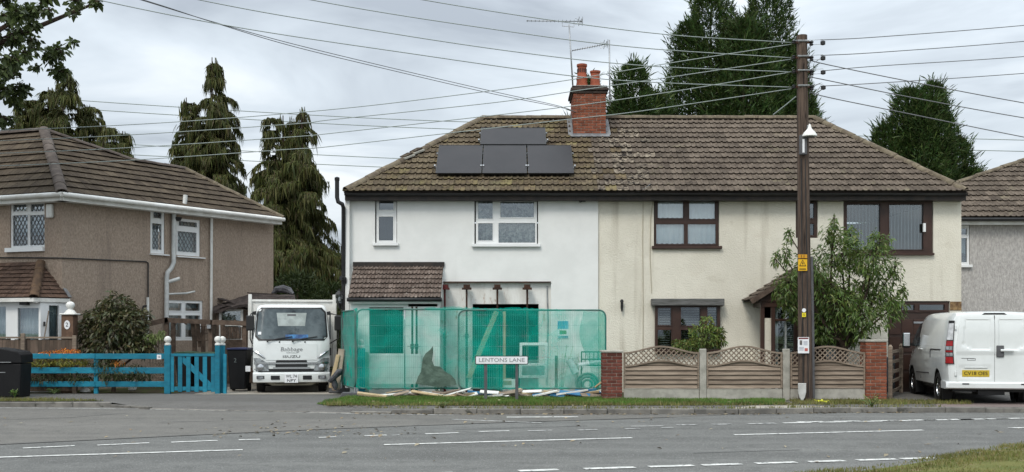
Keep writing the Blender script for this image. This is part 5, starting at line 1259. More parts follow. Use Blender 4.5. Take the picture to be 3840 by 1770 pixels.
for sx in (0,.6): MB().bar((X(2180,26.9)+sx,26.85,.0), (X(2180,26.9)+sx,26.85,1.08), .03, .03).build('leg', m_gplastic, cr)
board('white_tray', 'white panel lying tilted on top of the green trolley', 'panel', m_upvc, P(2210,1362,26.55), (.27,0,.04), (0,.15,.02), (0,0,.02))
# stem plants growing in front of the white wall behind the netting
m_herb = leafmat('herb_leaves', [(0.10,0.20,0.05),(0.16,0.26,0.09),(0.30,0.34,0.16)])
def herb(label, x, y, h, n, seed, spread=.18, name='weed_plant', m=None, parent=None):
    random.seed(seed); r = empty(name, (x,y,.0), label, 'plant', 'weeds and small plants')
    st = MB(); vs_ = []
    for k in range(n):
        an = random.uniform(0,6.28); L_ = h*random.uniform(.5,1); tip = Vector((x+math.cos(an)*spread*random.uniform(.2,1), y+math.sin(an)*spread, L_))
        st.tube([(x,y,0), Vector((x,y,0)).lerp(tip,.55)+Vector((0,0,.05)), tip], .006, 4)
        for _ in range(9):
            c = Vector((x,y,0)).lerp(tip, random.uniform(.35,1))+Vector((random.gauss(0,.02),random.gauss(0,.02),0)); a = random.uniform(0,6.28); dv = Vector((math.cos(a),math.sin(a),random.uniform(-.5,.5)))*random.uniform(.03,.08); sv = dv.cross(EZ).normalized()*.018
            vs_ += [c, c+dv*.5+sv, c+dv, c+dv*.5-sv]
    st.build('stem', m_herb, r); v = np.array([tuple(p) for p in vs_]); np_build('leaves', v, np.arange(len(v)).reshape(-1,4), m or m_herb, r)
herb('tall pale seed-headed weed growing against the white wall behind the netting', X(2105,27.6), 27.6, 1.25, 9, 4, .35)
herb('low green weed beside the clear sheet behind the netting', X(2165,27.2), 27.2, 1.05, 9, 5, .2)
herb('small weed at the foot of the torn dark sheet', X(1640,26.4), 26.4, .35, 8, 6, .2)
herb('scrappy weed growing at the kerb below the street name sign', X(1660,22.35), 22.42, .16, 12, 9, .22, m=m_grass_dry)
herb('dry weed on the kerb right of the telegraph pole', X(3275,22.75), 22.85, .30, 14, 10, .28, m=m_grass_dry)
herb('short weed tuft growing against the litter bin', X(55,26), 26.0, .22, 10, 11, .10, m=m_grass)
herb('pale low tuft under the blue rail fence', X(205,27.7), 27.65, .16, 12, 12, .25, m=m_grass)
# rubble under the netting
random.seed(21)
cols = {'white': m_whitepaint, 'brown': m_wood_grey, 'blue': mat('blue_board', (0.03,0.12,0.26), (0.05,0.18,0.3), 4, .6, .3), 'pale timber': m_wood_new}
deb = [(1395,'pale timber'),(1450,'white'),(1505,'brown'),(1560,'brown'),(1630,'white'),(1690,'brown'),(1745,'white'),(1775,'white'),(1800,'blue'),(1835,'white'),(1865,'white'),(1895,'pale timber'),(1925,'white'),(1950,'brown'),(1985,'white'),(2010,'pale timber'),(2035,'white'),(2060,'brown'),(2085,'blue'),(2110,'white'),(2130,'brown'),(2155,'blue'),(2180,'white'),(2205,'blue'),(2235,'brown'),(1720,'pale timber'),(1880,'white'),(1965,'pale timber'),(2045,'white'),(2100,'pale timber'),(1410,'brown'),(1480,'pale timber'),(1530,'white'),(1600,'pale timber'),(1665,'brown'),(1705,'white'),(1760,'brown'),(1815,'pale timber'),(1850,'blue'),(1910,'brown'),(1940,'white'),(1995,'brown'),(2025,'blue'),(2070,'white'),(2120,'pale timber'),(2145,'white'),(2170,'brown'),(2195,'pale timber'),(2220,'white')]
for i, (u, cname) in enumerate(deb):
    D = random.uniform(25.55, 26.0); L_ = random.uniform(.18,.42); an = random.uniform(-.5,.5); zc_ = random.uniform(.03,.17)
    dv = Vector((math.cos(an), math.sin(an)*.6, random.uniform(-.25,.3))).normalized()
    o = MB().bar(Vector((X(u,D),D,zc_))-dv*L_, Vector((X(u,D),D,zc_))+dv*L_, random.uniform(.06,.17), random.uniform(.015,.05), (0,random.uniform(-.5,.1),1)).build('broken_board', cols[cname], None, bevel=.003)
    where = 'under the left netted panel' if u < 1640 else 'left of the street name sign' if u < 1800 else 'below the street name sign' if u < 1990 else 'under the right netted panel' if u < 2150 else 'near the dark brick pier'
    tag(o, 'broken %s board in the rubble %s' % (cname, where), 'board', '%s boards in the rubble %s' % (cname, where))
plank('blue_plank', 'long blue plank lying at the right end of the rubble', P(2060,1480,25.6), P(2235,1461,25.8), .12, .06, cols['blue'], (0,0,1))
plank('brown_plank', 'pale plank propped from the rubble up to the brick pier', P(2232,1452,25.5), P(2257,1432,25.4), .05, .04, m_wood_new, (0,0,1))
bx_ = empty('open_carton', (X(1908,26.4),26.4,.0), 'open cardboard carton with papers behind the sign post', 'carton')
b = MB(); b.slab((X(1888,26.4),26.4,.22), EX, Vector((.05,.3,.95)).normalized(), Vector((0,-1,.3)).normalized(), 0,.28,0,.22, [], .012); b.obox((X(1908,26.4),26.45,.16),(.17,0,.05),(0,.12,0),(-.02,0,.05)); b.build('carton_body', m_whitepaint, bx_)
b = MB(); b.obox((X(1900,26.4),26.5,.36),(.12,0,.0),(0,.08,.03),(0,0,.05)); b.build('paper_stack', m_wood_new, bx_)

# ================================================================ street name sign
DS = 24.8
sg = empty('street_name_sign', (X(1880,DS),DS,0), 'white street name sign reading LENTONS LANE on two grey posts', 'street sign')
def rrect(w_, h_, r, k=5): return rounded_loop(w_, h_, r, k)[:-1]
x0, z0 = X(1782,DS), Z(1367,DS); w_, h_ = X(1981,DS)-x0, Z(1334,DS)-z0
MB().prism([(x0+a, DS-.012, z0+c) for a, c in rrect(w_,h_,.025)], (0,.012,0)).build('border', m_black, sg)
MB().prism([(x0+.018+a, DS-.016, z0+.018+c) for a, c in rrect(w_-.036,h_-.036,.018)], (0,.0035,0)).build('plate', m_paper, sg)
text('lettering', 'LENTONS LANE', .125, m_grey_text, sg, (x0+w_/2, DS-.0185, z0+h_/2), EX, EZ, width=w_*.86)
for u in (1821, 1938):
    b = MB(); b.box(X(u,DS)-.035, X(u,DS)+.035, DS+.002, DS+.05, 0, Z(1367,DS)-.002); b.build('post', m_greyplastic, sg, bevel=.006)

# ================================================================ telegraph pole with its fittings
DP = 24.8
pole = empty('telegraph_pole', (X(3022,DP),DP,0), 'tall dark wooden telegraph pole in front of the cream house', 'pole')
b = MB(); n_ = 24; pts = []; rr = []
for i in range(n_+1):
    t = i/n_; z = -.1+(Z(133,DP)+.1)*t; pts.append((X(3021-14*t,DP), DP, z)); rr.append(.160-.042*t)
b.tube(pts, rr, 18); shaft = b.build('shaft', m_pole, pole, smooth=50)
def poleX(z): return X(3021-14*(z+.1)/(Z(133,DP)+.1),DP)
def PZ(v): return Z(v,DP)
b = MB(); b.tube([(poleX(0)+.175,DP-.02,0),(poleX(1)+.170,DP-.02,1.5),(poleX(3)+.16,DP-.02,PZ(962))], .035, 8); b.build('cable_guard', m_greyplastic, pole, smooth=40)
for dx_ in (-.09,.02): MB().tube([(poleX(0)+dx_,DP-.155,.1),(poleX(3)+dx_,DP-.15,3.2),(poleX(6)+dx_*.8,DP-.125,PZ(600))], .012, 5).build('pole_cable', m_black, pole)
for k, v in enumerate((160,217,270,327)):
    z = PZ(v); b = MB(); b.bar((poleX(z)-.22,DP-.03,z),(poleX(z)+.22,DP-.03,z), .05, .05); b.build('iron_bracket', m_rust, pole)
    r_ = rr[-3]
    b = MB(); b.tube([(poleX(z)-.13,DP-.125,z+.012),(poleX(z)+.13,DP-.125,z+.012)], .02, 6); b.build('strap', m_metal, pole)
    i1 = MB(); i1.lathe((poleX(z)+.20,DP-.05,z-.03), [(.03,-.05),(.05,-.03),(.03,.0),(.055,.03),(.03,.06)], 12); i1.build('insulator', m_black, pole, smooth=40)
    i2 = MB(); i2.lathe((poleX(z)+.46,DP-.05,z-.02), [(.02,-.05),(.055,-.035),(.055,.035),(.02,.05)], 12); i2.build('insulator', m_black, pole, smooth=40)
    for dz in (.045,-.06): MB().tube([(poleX(z)+.2,DP-.05,z+dz),(poleX(z)+.46,DP-.05,z+dz+.015)], .006, 5).build('insulator_link', m_metal, pole)
    i3 = MB(); i3.lathe((poleX(z)-.20,DP-.05,z), [(.03,-.04),(.045,-.02),(.03,.0),(.045,.02),(.03,.04)], 12); i3.build('insulator', m_black, pole, smooth=40)
    MB().tube([(poleX(z)+.2,DP-.07,z-.05),(poleX(z)+.12,DP-.14,z-.18),(poleX(z)+.14,DP-.12,z-.30)], .009, 5).build('jumper_wire', m_black, pole)
MB().tube([P(2900,430,DP+.4), P(2945,395,DP+.2), P(2985,362,DP)], .014, 5).build('stay_wire', m_wire_grey, pole)
# street lamp and its control box
lp = empty('street_lamp', P(3036,510,DP-.3), 'white conical street lamp on the telegraph pole', 'street lamp')
MB().lathe(P(3036,513,DP-.22), [(.11,.0),(.165,.012),(.160,.045),(.125,.10),(.075,.15),(.045,.19),(.03,.25),(.012,.29)], 24).build('shade', m_whitepaint, lp, smooth=40)
MB().lathe(P(3036,513,DP-.22), [(.10,-.012),(.12,-.002)], 20).build('lens', m_greyplastic, lp)
MB().tube([P(3030,470,DP-.22), P(3026,500,DP-.12)], .022, 6).build('arm', m_metal, lp)
b = MB(); b.box(X(2999,DP-.2), X(3026,DP-.2), DP-.22, DP-.125, PZ(585), PZ(512)); cb_ = b.build('lamp_box', m_greyplastic, lp, bevel=.01)
b = MB(); b.box(X(3009,DP-.22), X(3017,DP-.22), DP-.226, DP-.221, PZ(578), PZ(528)); b.build('box_label', m_paper, cb_)
# notices on the pole
wn_ = empty('warning_sign', (poleX(3.1),DP-.17,PZ(1018)), 'yellow electrical warning sign with black triangle on the telegraph pole', 'sign')
yx0, yx1 = X(2993,DP-.17), X(3027,DP-.17)
b = MB(); b.box(yx0, yx1, DP-.172, DP-.164, PZ(1017), PZ(974)); b.build('plate', m_yellow, wn_)
b = MB(); b.box(yx0, yx1, DP-.172, DP-.164, PZ(970), PZ(956)); b.build('upper_plate', mat('orange_sign', (0.55,0.27,0.02), None, rough=.5), wn_)
cxs, czs = (yx0+yx1)/2, PZ(990)
tri = lambda s_: [(cxs-s_,DP-.176,czs-s_*.75),(cxs+s_,DP-.176,czs-s_*.75),(cxs,DP-.176,czs+s_*1.1)]
MB().prism(tri(.08), (0,.003,0)).build('triangle', m_black_text, wn_)
MB().prism([(x,y-.003,z) for x,y,z in tri(.058)], (0,.002,0)).build('triangle_field', m_yellow, wn_)
MB().prism([(cxs-.005,DP-.183,czs+.03),(cxs+.012,DP-.183,czs+.03),(cxs+.003,DP-.183,czs+.004),(cxs+.02,DP-.183,czs+.004),(cxs-.008,DP-.183,czs-.038),(cxs-.002,DP-.183,czs-.008),(cxs-.016,DP-.183,czs-.008)], (0,.003,0)).build('lightning_bolt', m_black_text, wn_)
for k in range(2): 
    b = MB(); b.box(yx0+.03, yx1-.03, DP-.175, DP-.1725, PZ(1010)-.02*k, PZ(1010)-.02*k+.010); b.build('text_line', m_black_text, wn_)
b = MB(); b.tube([(cxs-.03,DP-.176,PZ(958)),(cxs-.03,DP-.176,PZ(968))], .006, 5); b.tube([(cxs+.03,DP-.176,PZ(958)),(cxs+.03,DP-.176,PZ(968))], .006, 5); b.build('fixing_nail', m_rust, wn_)
nt_ = empty('small_number_tag', (poleX(2)+.02,DP-.17,PZ(1192)), 'tiny yellow and white number tags nailed to the telegraph pole', 'tag')
b = MB(); b.box(X(3008,DP-.17), X(3022,DP-.17), DP-.172, DP-.163, PZ(1189), PZ(1173)); b.build('yellow_tag', mat('bright_yellow', (0.75,0.62,0.03), None, rough=.5), nt_)
text('tag_letter', 'S', .07, m_black_text, nt_, (X(3015,DP-.17),DP-.174,PZ(1181)), EX, EZ)
b = MB(); b.lathe((X(3015,DP-.17),DP-.163,PZ(1164)), [(.045,0),(.045,.01)], 12, (0,-1,0)); b.build('white_tag', m_paper, nt_)
ps_ = empty('pole_poster', (poleX(1),DP-.19,PZ(1325)), 'white printed poster with photograph fixed to the telegraph pole', 'poster')
qx0, qx1 = X(2992,DP-.19), X(3034,DP-.19)
b = MB(); b.box(qx0, qx1, DP-.192, DP-.186, PZ(1324), PZ(1264)); b.build('paper', m_paper, ps_)
b = MB(); b.box(qx0+.015, qx1-.015, DP-.195, DP-.1925, PZ(1271), PZ(1266)); b.build('heading', mat('dark_red_print', (0.15,0.03,0.03), None), ps_)
b = MB(); b.box(qx0+.04, qx0+.095, DP-.195, DP-.1925, PZ(1293), PZ(1276)); b.build('photograph', mat('photo_print', (0.05,0.05,0.06), (0.2,0.18,0.16), 40), ps_)
for k in range(4):
    b = MB(); b.box(qx0+.125, qx1-.035, DP-.195, DP-.1925, PZ(1281+k*4.2), PZ(1279+k*4.2)); b.build('text_line', mat('grey_print', (0.35,0.36,0.42), None), ps_)
for k in range(3):
    b = MB(); b.box(qx0+.03, qx1-.12, DP-.195, DP-.1925, PZ(1303+k*5), PZ(1300.5+k*5)); b.build('text_line', MATS['grey_print'], ps_)
b = MB(); b.box(qx1-.10, qx1-.03, DP-.195, DP-.1925, PZ(1316), PZ(1305)); b.build('red_block', mat('red_print', (0.45,0.12,0.10), None), ps_)
b = MB(); b.prism([(X(2991,DP-.2)+a*.18, DP-.26, c) for a, c in ((0,.42),(1,.42),(1,.22),(.85,.10),(.65,.05),(.65,0),(.35,0),(.35,.05),(.15,.10),(0,.22))], (0,.04,0))
tag(b.build('marker_post', mat('chalky_white', (0.55,0.55,0.53), (0.42,0.42,0.40), 6, .8, .2), None, bevel=.008), 'short white marker post standing at the foot of the telegraph pole', 'marker post')
b = MB(); 
for k in range(10):
    c = Vector((X(3082,24.1)+random.gauss(0,.09), 24.1+random.gauss(0,.04), .025+random.uniform(0,.04))); a = random.uniform(0,3); b.obox(c, (.035*math.cos(a),.035*math.sin(a),.015), (-.02*math.sin(a),.02*math.cos(a),.008), (0,0,.006))
tag(b.build('yellow_litter', mat('litter_yellow', (0.55,0.55,0.03), None, rough=.5), None), 'crumpled bright yellow litter on the grass beside the telegraph pole', 'litter')

# ================================================================ overhead wires
def spline(pts, n=14):
    pts = [Vector(p) for p in pts]; q = [pts[0]*2-pts[1]] + pts + [pts[-1]*2-pts[-2]]; out_ = []
    for i in range(1, len(q)-2):
        for k in range(n):
            t = k/n; p0, p1, p2, p3 = q[i-1], q[i], q[i+1], q[i+2]
            out_.append(0.5*((2*p1)+(p2-p0)*t+(2*p0-5*p1+4*p2-p3)*t*t+(3*p1-p0-3*p2+p3)*t**3))
    return out_+[pts[-1]]
def wire(label, pts, r=.0095, m=m_wire_grey, group='overhead wires'):
    tag(MB().tube(spline([P(u,v,D) for u, v, D in pts]), r, 6).build('overhead_wire', m, None, smooth=True), label, 'wire', group)
PL = 2968
wire('top wire from the pole rising left across the sky', [(PL,160,24.8),(2400,119,24.0),(1590,0,22.8),(700,-180,21.3),(-600,-520,19)])
wire('second highest wire from the pole rising left across the sky', [(PL,217,24.8),(2400,179,24.0),(1900,117,23.3),(1170,0,22.3),(200,-210,20.8)])
wire('third highest wire from the pole rising left across the sky', [(PL,270,24.8),(2400,245,24.0),(1900,190,23.3),(1300,98,22.5),(750,0,21.7),(-300,-230,20.2)])
wire('fourth wire from the pole rising left across the sky', [(PL,327,24.8),(2500,311,24.1),(2130,283,23.6),(1500,195,22.7),(900,104,21.9),(370,0,21.2),(-400,-180,20)])
wire('top wire from the pole descending left to the brown house', [(PL,166,24.8),(2503,238,25.3),(2120,302,25.8),(1750,352,26.1),(1250,410,26.7),(632,459,27.3),(0,489,28),(-800,510,28.8)])
wire('second wire from the pole descending left to the brown house', [(PL,222,24.8),(2508,290,25.3),(2150,342,25.7),(1850,385,26.1),(1250,448,26.7),(1100,465,26.9),(500,505,27.5),(0,528,28),(-800,555,28.8)])
wire('third wire from the pole descending left to the brown house', [(PL,270,24.8),(2506,346,25.3),(2070,407,25.8),(1250,499,26.7),(1100,513,26.9),(500,553,27.5),(0,575,28),(-800,600,28.8)])
wire('lowest wire from the pole descending left to the brown house', [(PL,333,24.8),(2400,417,25.4),(2120,449,25.8),(1250,548,26.7),(1100,559,26.9),(500,600,27.5),(0,622,28),(-800,650,28.8)])
wire('top wire leaving the pole to the right', [(3078,150,24.8),(3300,138,25.6),(3840,95,27.5),(4600,20,30)], m=m_wire)
wire('second wire leaving the pole to the right', [(3078,208,24.8),(3300,196,25.6),(3840,155,27.5),(4600,85,30)], m=m_wire)
wire('third wire leaving the pole to the right', [(3078,266,24.8),(3300,247,25.6),(3840,212,27.5),(4600,150,30)], m=m_wire)
wire('fourth wire leaving the pole to the right', [(3078,323,24.8),(3300,311,25.6),(3840,275,27.5),(4600,215,30)], m=m_wire)
wire('upper service wire dropping from the pole to the right', [(3035,226,24.75),(3120,246,24.9),(3400,303,25.3),(3840,386,26),(4400,480,27)], r=.011, m=m_wire)
wire('middle service wire dropping from the pole to the right', [(3035,288,24.75),(3120,305,24.9),(3400,362,25.3),(3840,442,26),(4400,530,27)], r=.011, m=m_wire)
wire('lower service wire dropping from the pole to the right', [(3035,346,24.75),(3120,368,24.9),(3400,425,25.3),(3840,514,26),(4400,620,27)], r=.011, m=m_wire)
for k, (lb, dv) in enumerate((('upper strand of the twin cable running from top left to the chimney roof', 0), ('lower strand of the twin cable running from top left to the chimney roof', 9))):
    wire(lb, [(-100,-190,18),(530+k*10,0,20.5),(800,82+dv*.2,22),(1100,165+dv,24),(1500,262+dv,26.5),(1850,343+dv,28.5),(2090,396+dv*.5,30.5),(2160,420,30.9)], 0.009, m_wire)
wire('thin wire from the eave to the cream wall', [(2205,745,28.3),(2300,738,28.2),(2400,715,28.1),(2440,690,28.2)], .008, m_wire)
for k, (v0, v1) in enumerate(((366,441),(398,470),(520,588),(560,623))):
    wire('%s of four faint distant wires behind the conifers on the left' % ('topmost','second','third','lowest')[k], [(150,v0,62),(643,v0+(v1-v0)*.45,62),(1350,v1,62),(2000,v1+25,62)], .022, m_wire_grey, 'distant wires')
for k, (v0, v1) in enumerate(((509,526),(553,568))):
    wire('%s of two faint distant wires at the far right' % ('upper','lower')[k], [(2900,v0-6,62),(3200,v0,62),(3600,v0+(v1-v0)*.6,62),(4100,v1+6,62)], .022, m_wire_grey, 'distant wires')

# ================================================================ wooden fence between brick piers
DF = 25.1
def pier(u0, u1, vtop, m, label):
    x0, x1, zt_ = X(u0,DF-.1), X(u1,DF-.1), Z(vtop,DF-.1)
    r = empty('brick_pier', ((x0+x1)/2, DF+.1, 0), label, 'pier', 'brick fence piers')
    b = MB(); b.box(x0+.012, x1-.012, DF-.1+.012, DF+.36-.012, 0, zt_-.05); core_ = b.build('core', m_mortar, r)
    bricks(core_, x0, x1, DF-.1, DF+.36, 0.01, zt_-.055, m)
    b = MB(); b.box(x0-.02, x1+.02, DF-.12, DF+.38, zt_-.052, zt_); b.build('coping', m_concrete, r, bevel=.01)
pier(2259, 2334, 1314, m_brick_dark, 'dark brick pier between the netted fence and the wooden fence')
pier(3248, 3326, 1274, m_brick, 'taller red brick pier between the wooden fence and the grey gate')
fence = empty('wooden_fence', (X(2790,DF),DF,0), 'weathered wooden fence with wavy lattice top and concrete posts', 'fence')
FU = [2338, 2622, 2648, 2934, 2962, 3244]
for a, b_ in ((2623,2648),(2935,2961)):
    b = MB(); b.box(X(a,DF), X(b_,DF), DF-.05, DF+.05, 0, Z(1308,DF)); b.build('concrete_post', m_concrete, fence, bevel=.012)
for k in range(3):
    x0, x1 = X(FU[2*k],DF)+.005, X(FU[2*k+1],DF)-.005; W_ = x1-x0
    b = MB(); b.box(x0, x1, DF-.022, DF+.022, .02, Z(1457,DF)); b.build('gravel_board', m_concrete, fence, bevel=.008)
    up_ = lambda x: 1.105+.15*.5*(1-math.cos(2*math.pi*(x-x0)/W_))
    lo_ = lambda x: .80+.125*.5*(1-math.cos(2*math.pi*(x-x0)/W_))
    fr = MB(); n_ = 22
    for fn, hh in ((up_, .04), (lo_, .035)):
        pf = [(x0+W_*i/n_, fn(x0+W_*i/n_)) for i in range(n_+1)]
        base = len(fr.v)
        for (x, z) in pf: fr.v += [(x,DF-.035,z),(x,DF+.03,z),(x,DF+.03,z-hh),(x,DF-.035,z-hh)]
        for i in range(n_):
            for j in range(4): fr.f.append((base+4*i+j, base+4*(i+1)+j, base+4*(i+1)+(j+1)%4, base+4*i+(j+1)%4))
        fr.f += [(base,base+1,base+2,base+3), (base+4*n_+3,base+4*n_+2,base+4*n_+1,base+4*n_)]
    for xx in (x0, x1-.04): fr.box(xx, xx+.04, DF-.033, DF+.03, Z(1457,DF)+.004, 1.085)
    pn = fr.build('panel', m_wood_grey, fence)
    zb, zt2 = Z(1457,DF)+.01, .80; nb_ = 5; hB = (zt2-zb)/nb_
    for j in range(nb_):                                      # overlapping horizontal boards
        b = MB(); z0_ = zb+j*hB; n2 = 8
        b.obox(((x0+x1)/2, DF-.006, z0_+hB*.52), (W_/2-.045,0,random.uniform(-.004,.004)), (0,.007,0), (0,.024,hB*.55)); b.build('board', m_wood_grey, pn)
    b = MB(); pf = [(x0+.05+(W_-.1)*i/12, lo_(x0+.05+(W_-.1)*i/12)-.03) for i in range(13)]
    b.prism([(x,DF+.004,z) for x, z in pf]+[(x1-.05,DF+.004,zt2+.003),(x0+.05,DF+.004,zt2+.003)], (0,.010,0)); b.build('board', m_wood_grey, pn)
    sp2 = .082
    for sg_ in (1,-1):
        c = -1.4
        while c < W_+1.4:
            seg = []; on = None
            for i in range(241):
                x = x0+.03+(W_-.06)*i/240; z = .80+sg_*(x-x0-c)
                ok = lo_(x)-.01 < z < up_(x)-.02
                if ok and on is None: on = (x,z)
                if on is not None and (not ok or i == 240):
                    if abs(x-on[0]) > .02: seg.append((on,(x,z)))
                    on = None
            for (a, b_) in seg:
                yy = DF-.012 if sg_ > 0 else DF+.003
                MB().bar((a[0],yy,a[1]), (b_[0],yy,b_[1]), .026, .010, (0,-1,0)).build('lattice_slat', m_wood_grey, pn)
            c += sp2*1.414
# grey wooden gate beyond the right pier, swung open inwards beside the van
ga, gb = Vector((8.86,25.6,0)), Vector((9.93,27.9,0)); gd = (gb-ga).normalized(); gn = Vector((gd.y,-gd.x,0))
gt = empty('wooden_gate', ga, 'weathered grey wooden gate swung open beside the white van', 'gate')
for p_ in (ga, gb):
    b = MB(); b.obox(p_+EZ*.60, gd*.06, gn*.045, EZ*.58); b.lathe(p_+EZ*1.18, [(.055,0),(.055,.04),(.02,.09)], 10); b.build('gate_stile', m_wood_grey, gt)
for z in (.16,.40,.62,.86,1.10): MB().bar(ga+gd*.06+EZ*z, gb-gd*.06+EZ*z, .03, .075).build('rail', m_wood_grey, gt)
MB().bar(ga+gd*.08-gn*.025+EZ*.18, ga+gd*.9-gn*.025+EZ*.60, .02, .07).build('brace', m_wood_grey, gt); MB().bar(ga+gd*.1-gn*.025+EZ*1.08, ga+gd*.9-gn*.025+EZ*.64, .02, .07).build('brace', m_wood_grey, gt)
board('slate_panel', 'blue-grey panel standing behind the wooden gate', 'panel', mat('slate_blue', (0.09,0.11,0.13), (0.07,0.08,0.10), 3, .7, .3), (ga+gb)/2-gn*.12+EZ*.55, gd*.9, gn*.012, EZ*.42)

# ================================================================ left garden: blue rail fence and gate, bins, pergola, low fence
DBF = 27.7
bf = empty('blue_rail_fence', (X(370,DBF),DBF,0), 'three-rail blue painted garden fence at the left', 'fence')
for (va, vb) in ((1326,1346),(1378,1400),(1430,1450)):
    for (ua, ub) in ((-300,358),(358,629)):
        b = MB(); b.box(X(ua,DBF)+.004, X(ub,DBF)-.004, DBF-.03, DBF+.012, Z(vb,DBF)+random.uniform(-.008,.008), Z(va,DBF)); b.build('rail', m_blue, bf, bevel=.006)
for u in (358,-20):
    b = MB(); b.box(X(u,DBF)-.05, X(u,DBF)+.05, DBF+.014, DBF+.10, 0, Z(1332,DBF)); b.build('post', m_blue, bf, bevel=.006)
b = MB(); b.box(X(590,DBF), X(606,DBF), DBF-.036, DBF-.031, Z(1347,DBF), Z(1330,DBF)); b.build('number_card', m_paper, bf)
text('card_mark', '15', .07, m_black_text, bf, (X(598,DBF),DBF-.038,Z(1338.5,DBF)), EX, EZ)
gt2 = empty('blue_picket_gate', (X(720,DBF),DBF,0), 'blue picket gate with diagonal brace and ball-capped posts', 'gate')
def capped(u, D, vt, parent, w_=.065):
    b = MB(); b.box(X(u,D)-w_, X(u,D)+w_, D-.06, D+.06, 0, Z(vt,D)); b.build('post', m_blue, parent, bevel=.008)
    MB().lathe((X(u,D),D,Z(vt,D)), [(.075,0),(.075,.04),(.04,.055),(.05,.07),(.085,.11),(.09,.15),(.07,.20),(.02,.225)], 16).build('ball_cap', m_whitepaint, parent, smooth=40)
capped(629, DBF, 1294, gt2, .075); capped(817, DBF, 1294, gt2, .06); capped(834, DBF+.25, 1294, gt2, .06)
b = MB(); b.box(X(838,DBF), X(849,DBF), DBF-.03, DBF+.05, 0, Z(1328,DBF)); b.build('stile', m_blue, gt2, bevel=.006)
b = MB(); b.box(X(640,DBF), X(806,DBF), DBF-.03, DBF+.005, Z(1336,DBF), Z(1326,DBF)); b.build('top_rail', m_blue, gt2, bevel=.005)
b = MB(); b.box(X(640,DBF), X(806,DBF), DBF-.005, DBF+.02, Z(1465,DBF), Z(1450,DBF)); b.build('bottom_rail', m_blue, gt2, bevel=.005)
for i in range(6):
    u = 645+i*31; b = MB(); b.box(X(u-8,DBF), X(u+8,DBF), DBF-.024, DBF-.006, .05, Z(1337,DBF)); b.build('picket', m_blue, gt2, bevel=.004)
MB().bar((X(676,DBF),DBF+.01,Z(1338,DBF)), (X(800,DBF),DBF+.01,Z(1458,DBF)), .13, .02, (0,-1,0)).build('diagonal_brace', m_blue, gt2)
# litter bin
lb_ = empty('litter_bin', (X(45,26.4),26.4,0), 'black street litter bin at the left edge of the picture', 'bin')
x0, x1 = X(-105,26.4), X(119,26.68)
m_bin = mat('black_bin_plastic', (0.007,0.007,0.008), (0.010,0.010,0.011), 3, .55, .22)
b = MB(); b.prism([(x0+.05,26.1,0.0),(x1-.04,26.1,0.0),(x1,26.1,Z(1362,26.4)),(x0,26.1,Z(1362,26.4))], (0,.6,0)); b.build('body', m_bin, lb_, bevel=.03, seg=2)
b = MB(); zz = Z(1360,26.4); zt_ = Z(1303,26.4)
pts = [(x0-.01,zz),(x1+.015,zz),(x1+.01,zz+.20),(x1-.06,zz+.27),((x0+x1)/2+.25,zt_-.03),((x0+x1)/2,zt_),((x0+x1)/2-.25,zt_-.03),(x0+.06,zz+.27),(x0,zz+.2)]
b.prism([(x,26.07,z) for x, z in pts], (0,.66,0)); b.build('hood', m_bin, lb_, bevel=.02, seg=2)
b = MB(); b.box(X(0,26.4)-.3, X(66,26.4), 26.055, 26.072, Z(1357,26.4)-.006, Z(1357,26.4)+.008); b.build('slot_rim', m_metal, lb_)
b = MB(); b.box(X(-60,26.4), X(60,26.4), 26.085, 26.098, Z(1345,26.4)-.11, Z(1345,26.4)); b.build('slot', m_rubber, lb_)
b = MB(); b.box(X(10,26.4), X(42,26.4), 26.09, 26.098, Z(1396,26.4), Z(1393.5,26.4)); b.build('label_strip', m_metal, lb_)
# wheelie bins beside the truck
def wheelie(u0, u1, vtop, D, mlid, label, plate=False):
    x0, x1, zt_ = X(u0,D), X(u1,D), Z(vtop,D); r = empty('wheelie_bin', ((x0+x1)/2,D+.3,0), label, 'wheelie bin', 'wheelie bins')
    b = MB(); w2 = .06
    b.add([(x0+w2,D+.06,.06),(x1-w2,D+.06,.06),(x1-w2,D+.5,.06),(x0+w2,D+.5,.06),(x0,D,zt_-.06),(x1,D,zt_-.06),(x1,D+.62,zt_-.06),(x0,D+.62,zt_-.06)], [(0,3,2,1),(4,5,6,7),(0,1,5,4),(1,2,6,5),(2,3,7,6),(3,0,4,7)]); b.build('body', m_bin, r, bevel=.02)
    b = MB(); b.prism([(x0-.02,D-.03,zt_-.06),(x1+.02,D-.03,zt_-.06),(x1,D-.03,zt_-.015),((x0+x1)/2,D-.03,zt_),(x0,D-.03,zt_-.015)], (0,.70,0)); b.build('lid', mlid, r, bevel=.012)
    for s_ in (x0+.05, x1-.05): MB().lathe((s_-.03,D+.5,.11), [(.11,0),(.11,.06)], 16, (1,0,0)).build('wheel', m_rubber, r)
    b = MB(); b.tube([(x0+.05,D+.66,zt_-.10),(x1-.05,D+.66,zt_-.10)], .02, 6); b.build('handle', m_bin, r)
    if plate:
        b = MB(); b.box(x1-.02, x1+.11, D-.045, D-.035, Z(1393,D), Z(1372,D)); b.build('number_card', m_paper, r)
    return r
wb = wheelie(851, 925, 1303, 28.6, mat('dark_blue_lid', (0.02,0.025,0.07), None, rough=.5), 'black wheelie bin with dark blue lid beside the truck', True)
text('number', '2', .16, mat('faded_paint', (0.12,0.14,0.14), None), wb, (X(882,28.6),28.595,Z(1352,28.6)), EX, EZ)
wheelie(655, 720, 1318, 28.7, mat('dark_green_lid', (0.02,0.045,0.025), (0.03,0.06,0.03), 3, .5, .3), 'dark green lidded wheelie bin behind the blue gate, left one')
wheelie(728, 800, 1320, 28.75, MATS['dark_green_lid'], 'dark green lidded wheelie bin behind the blue gate, right one')
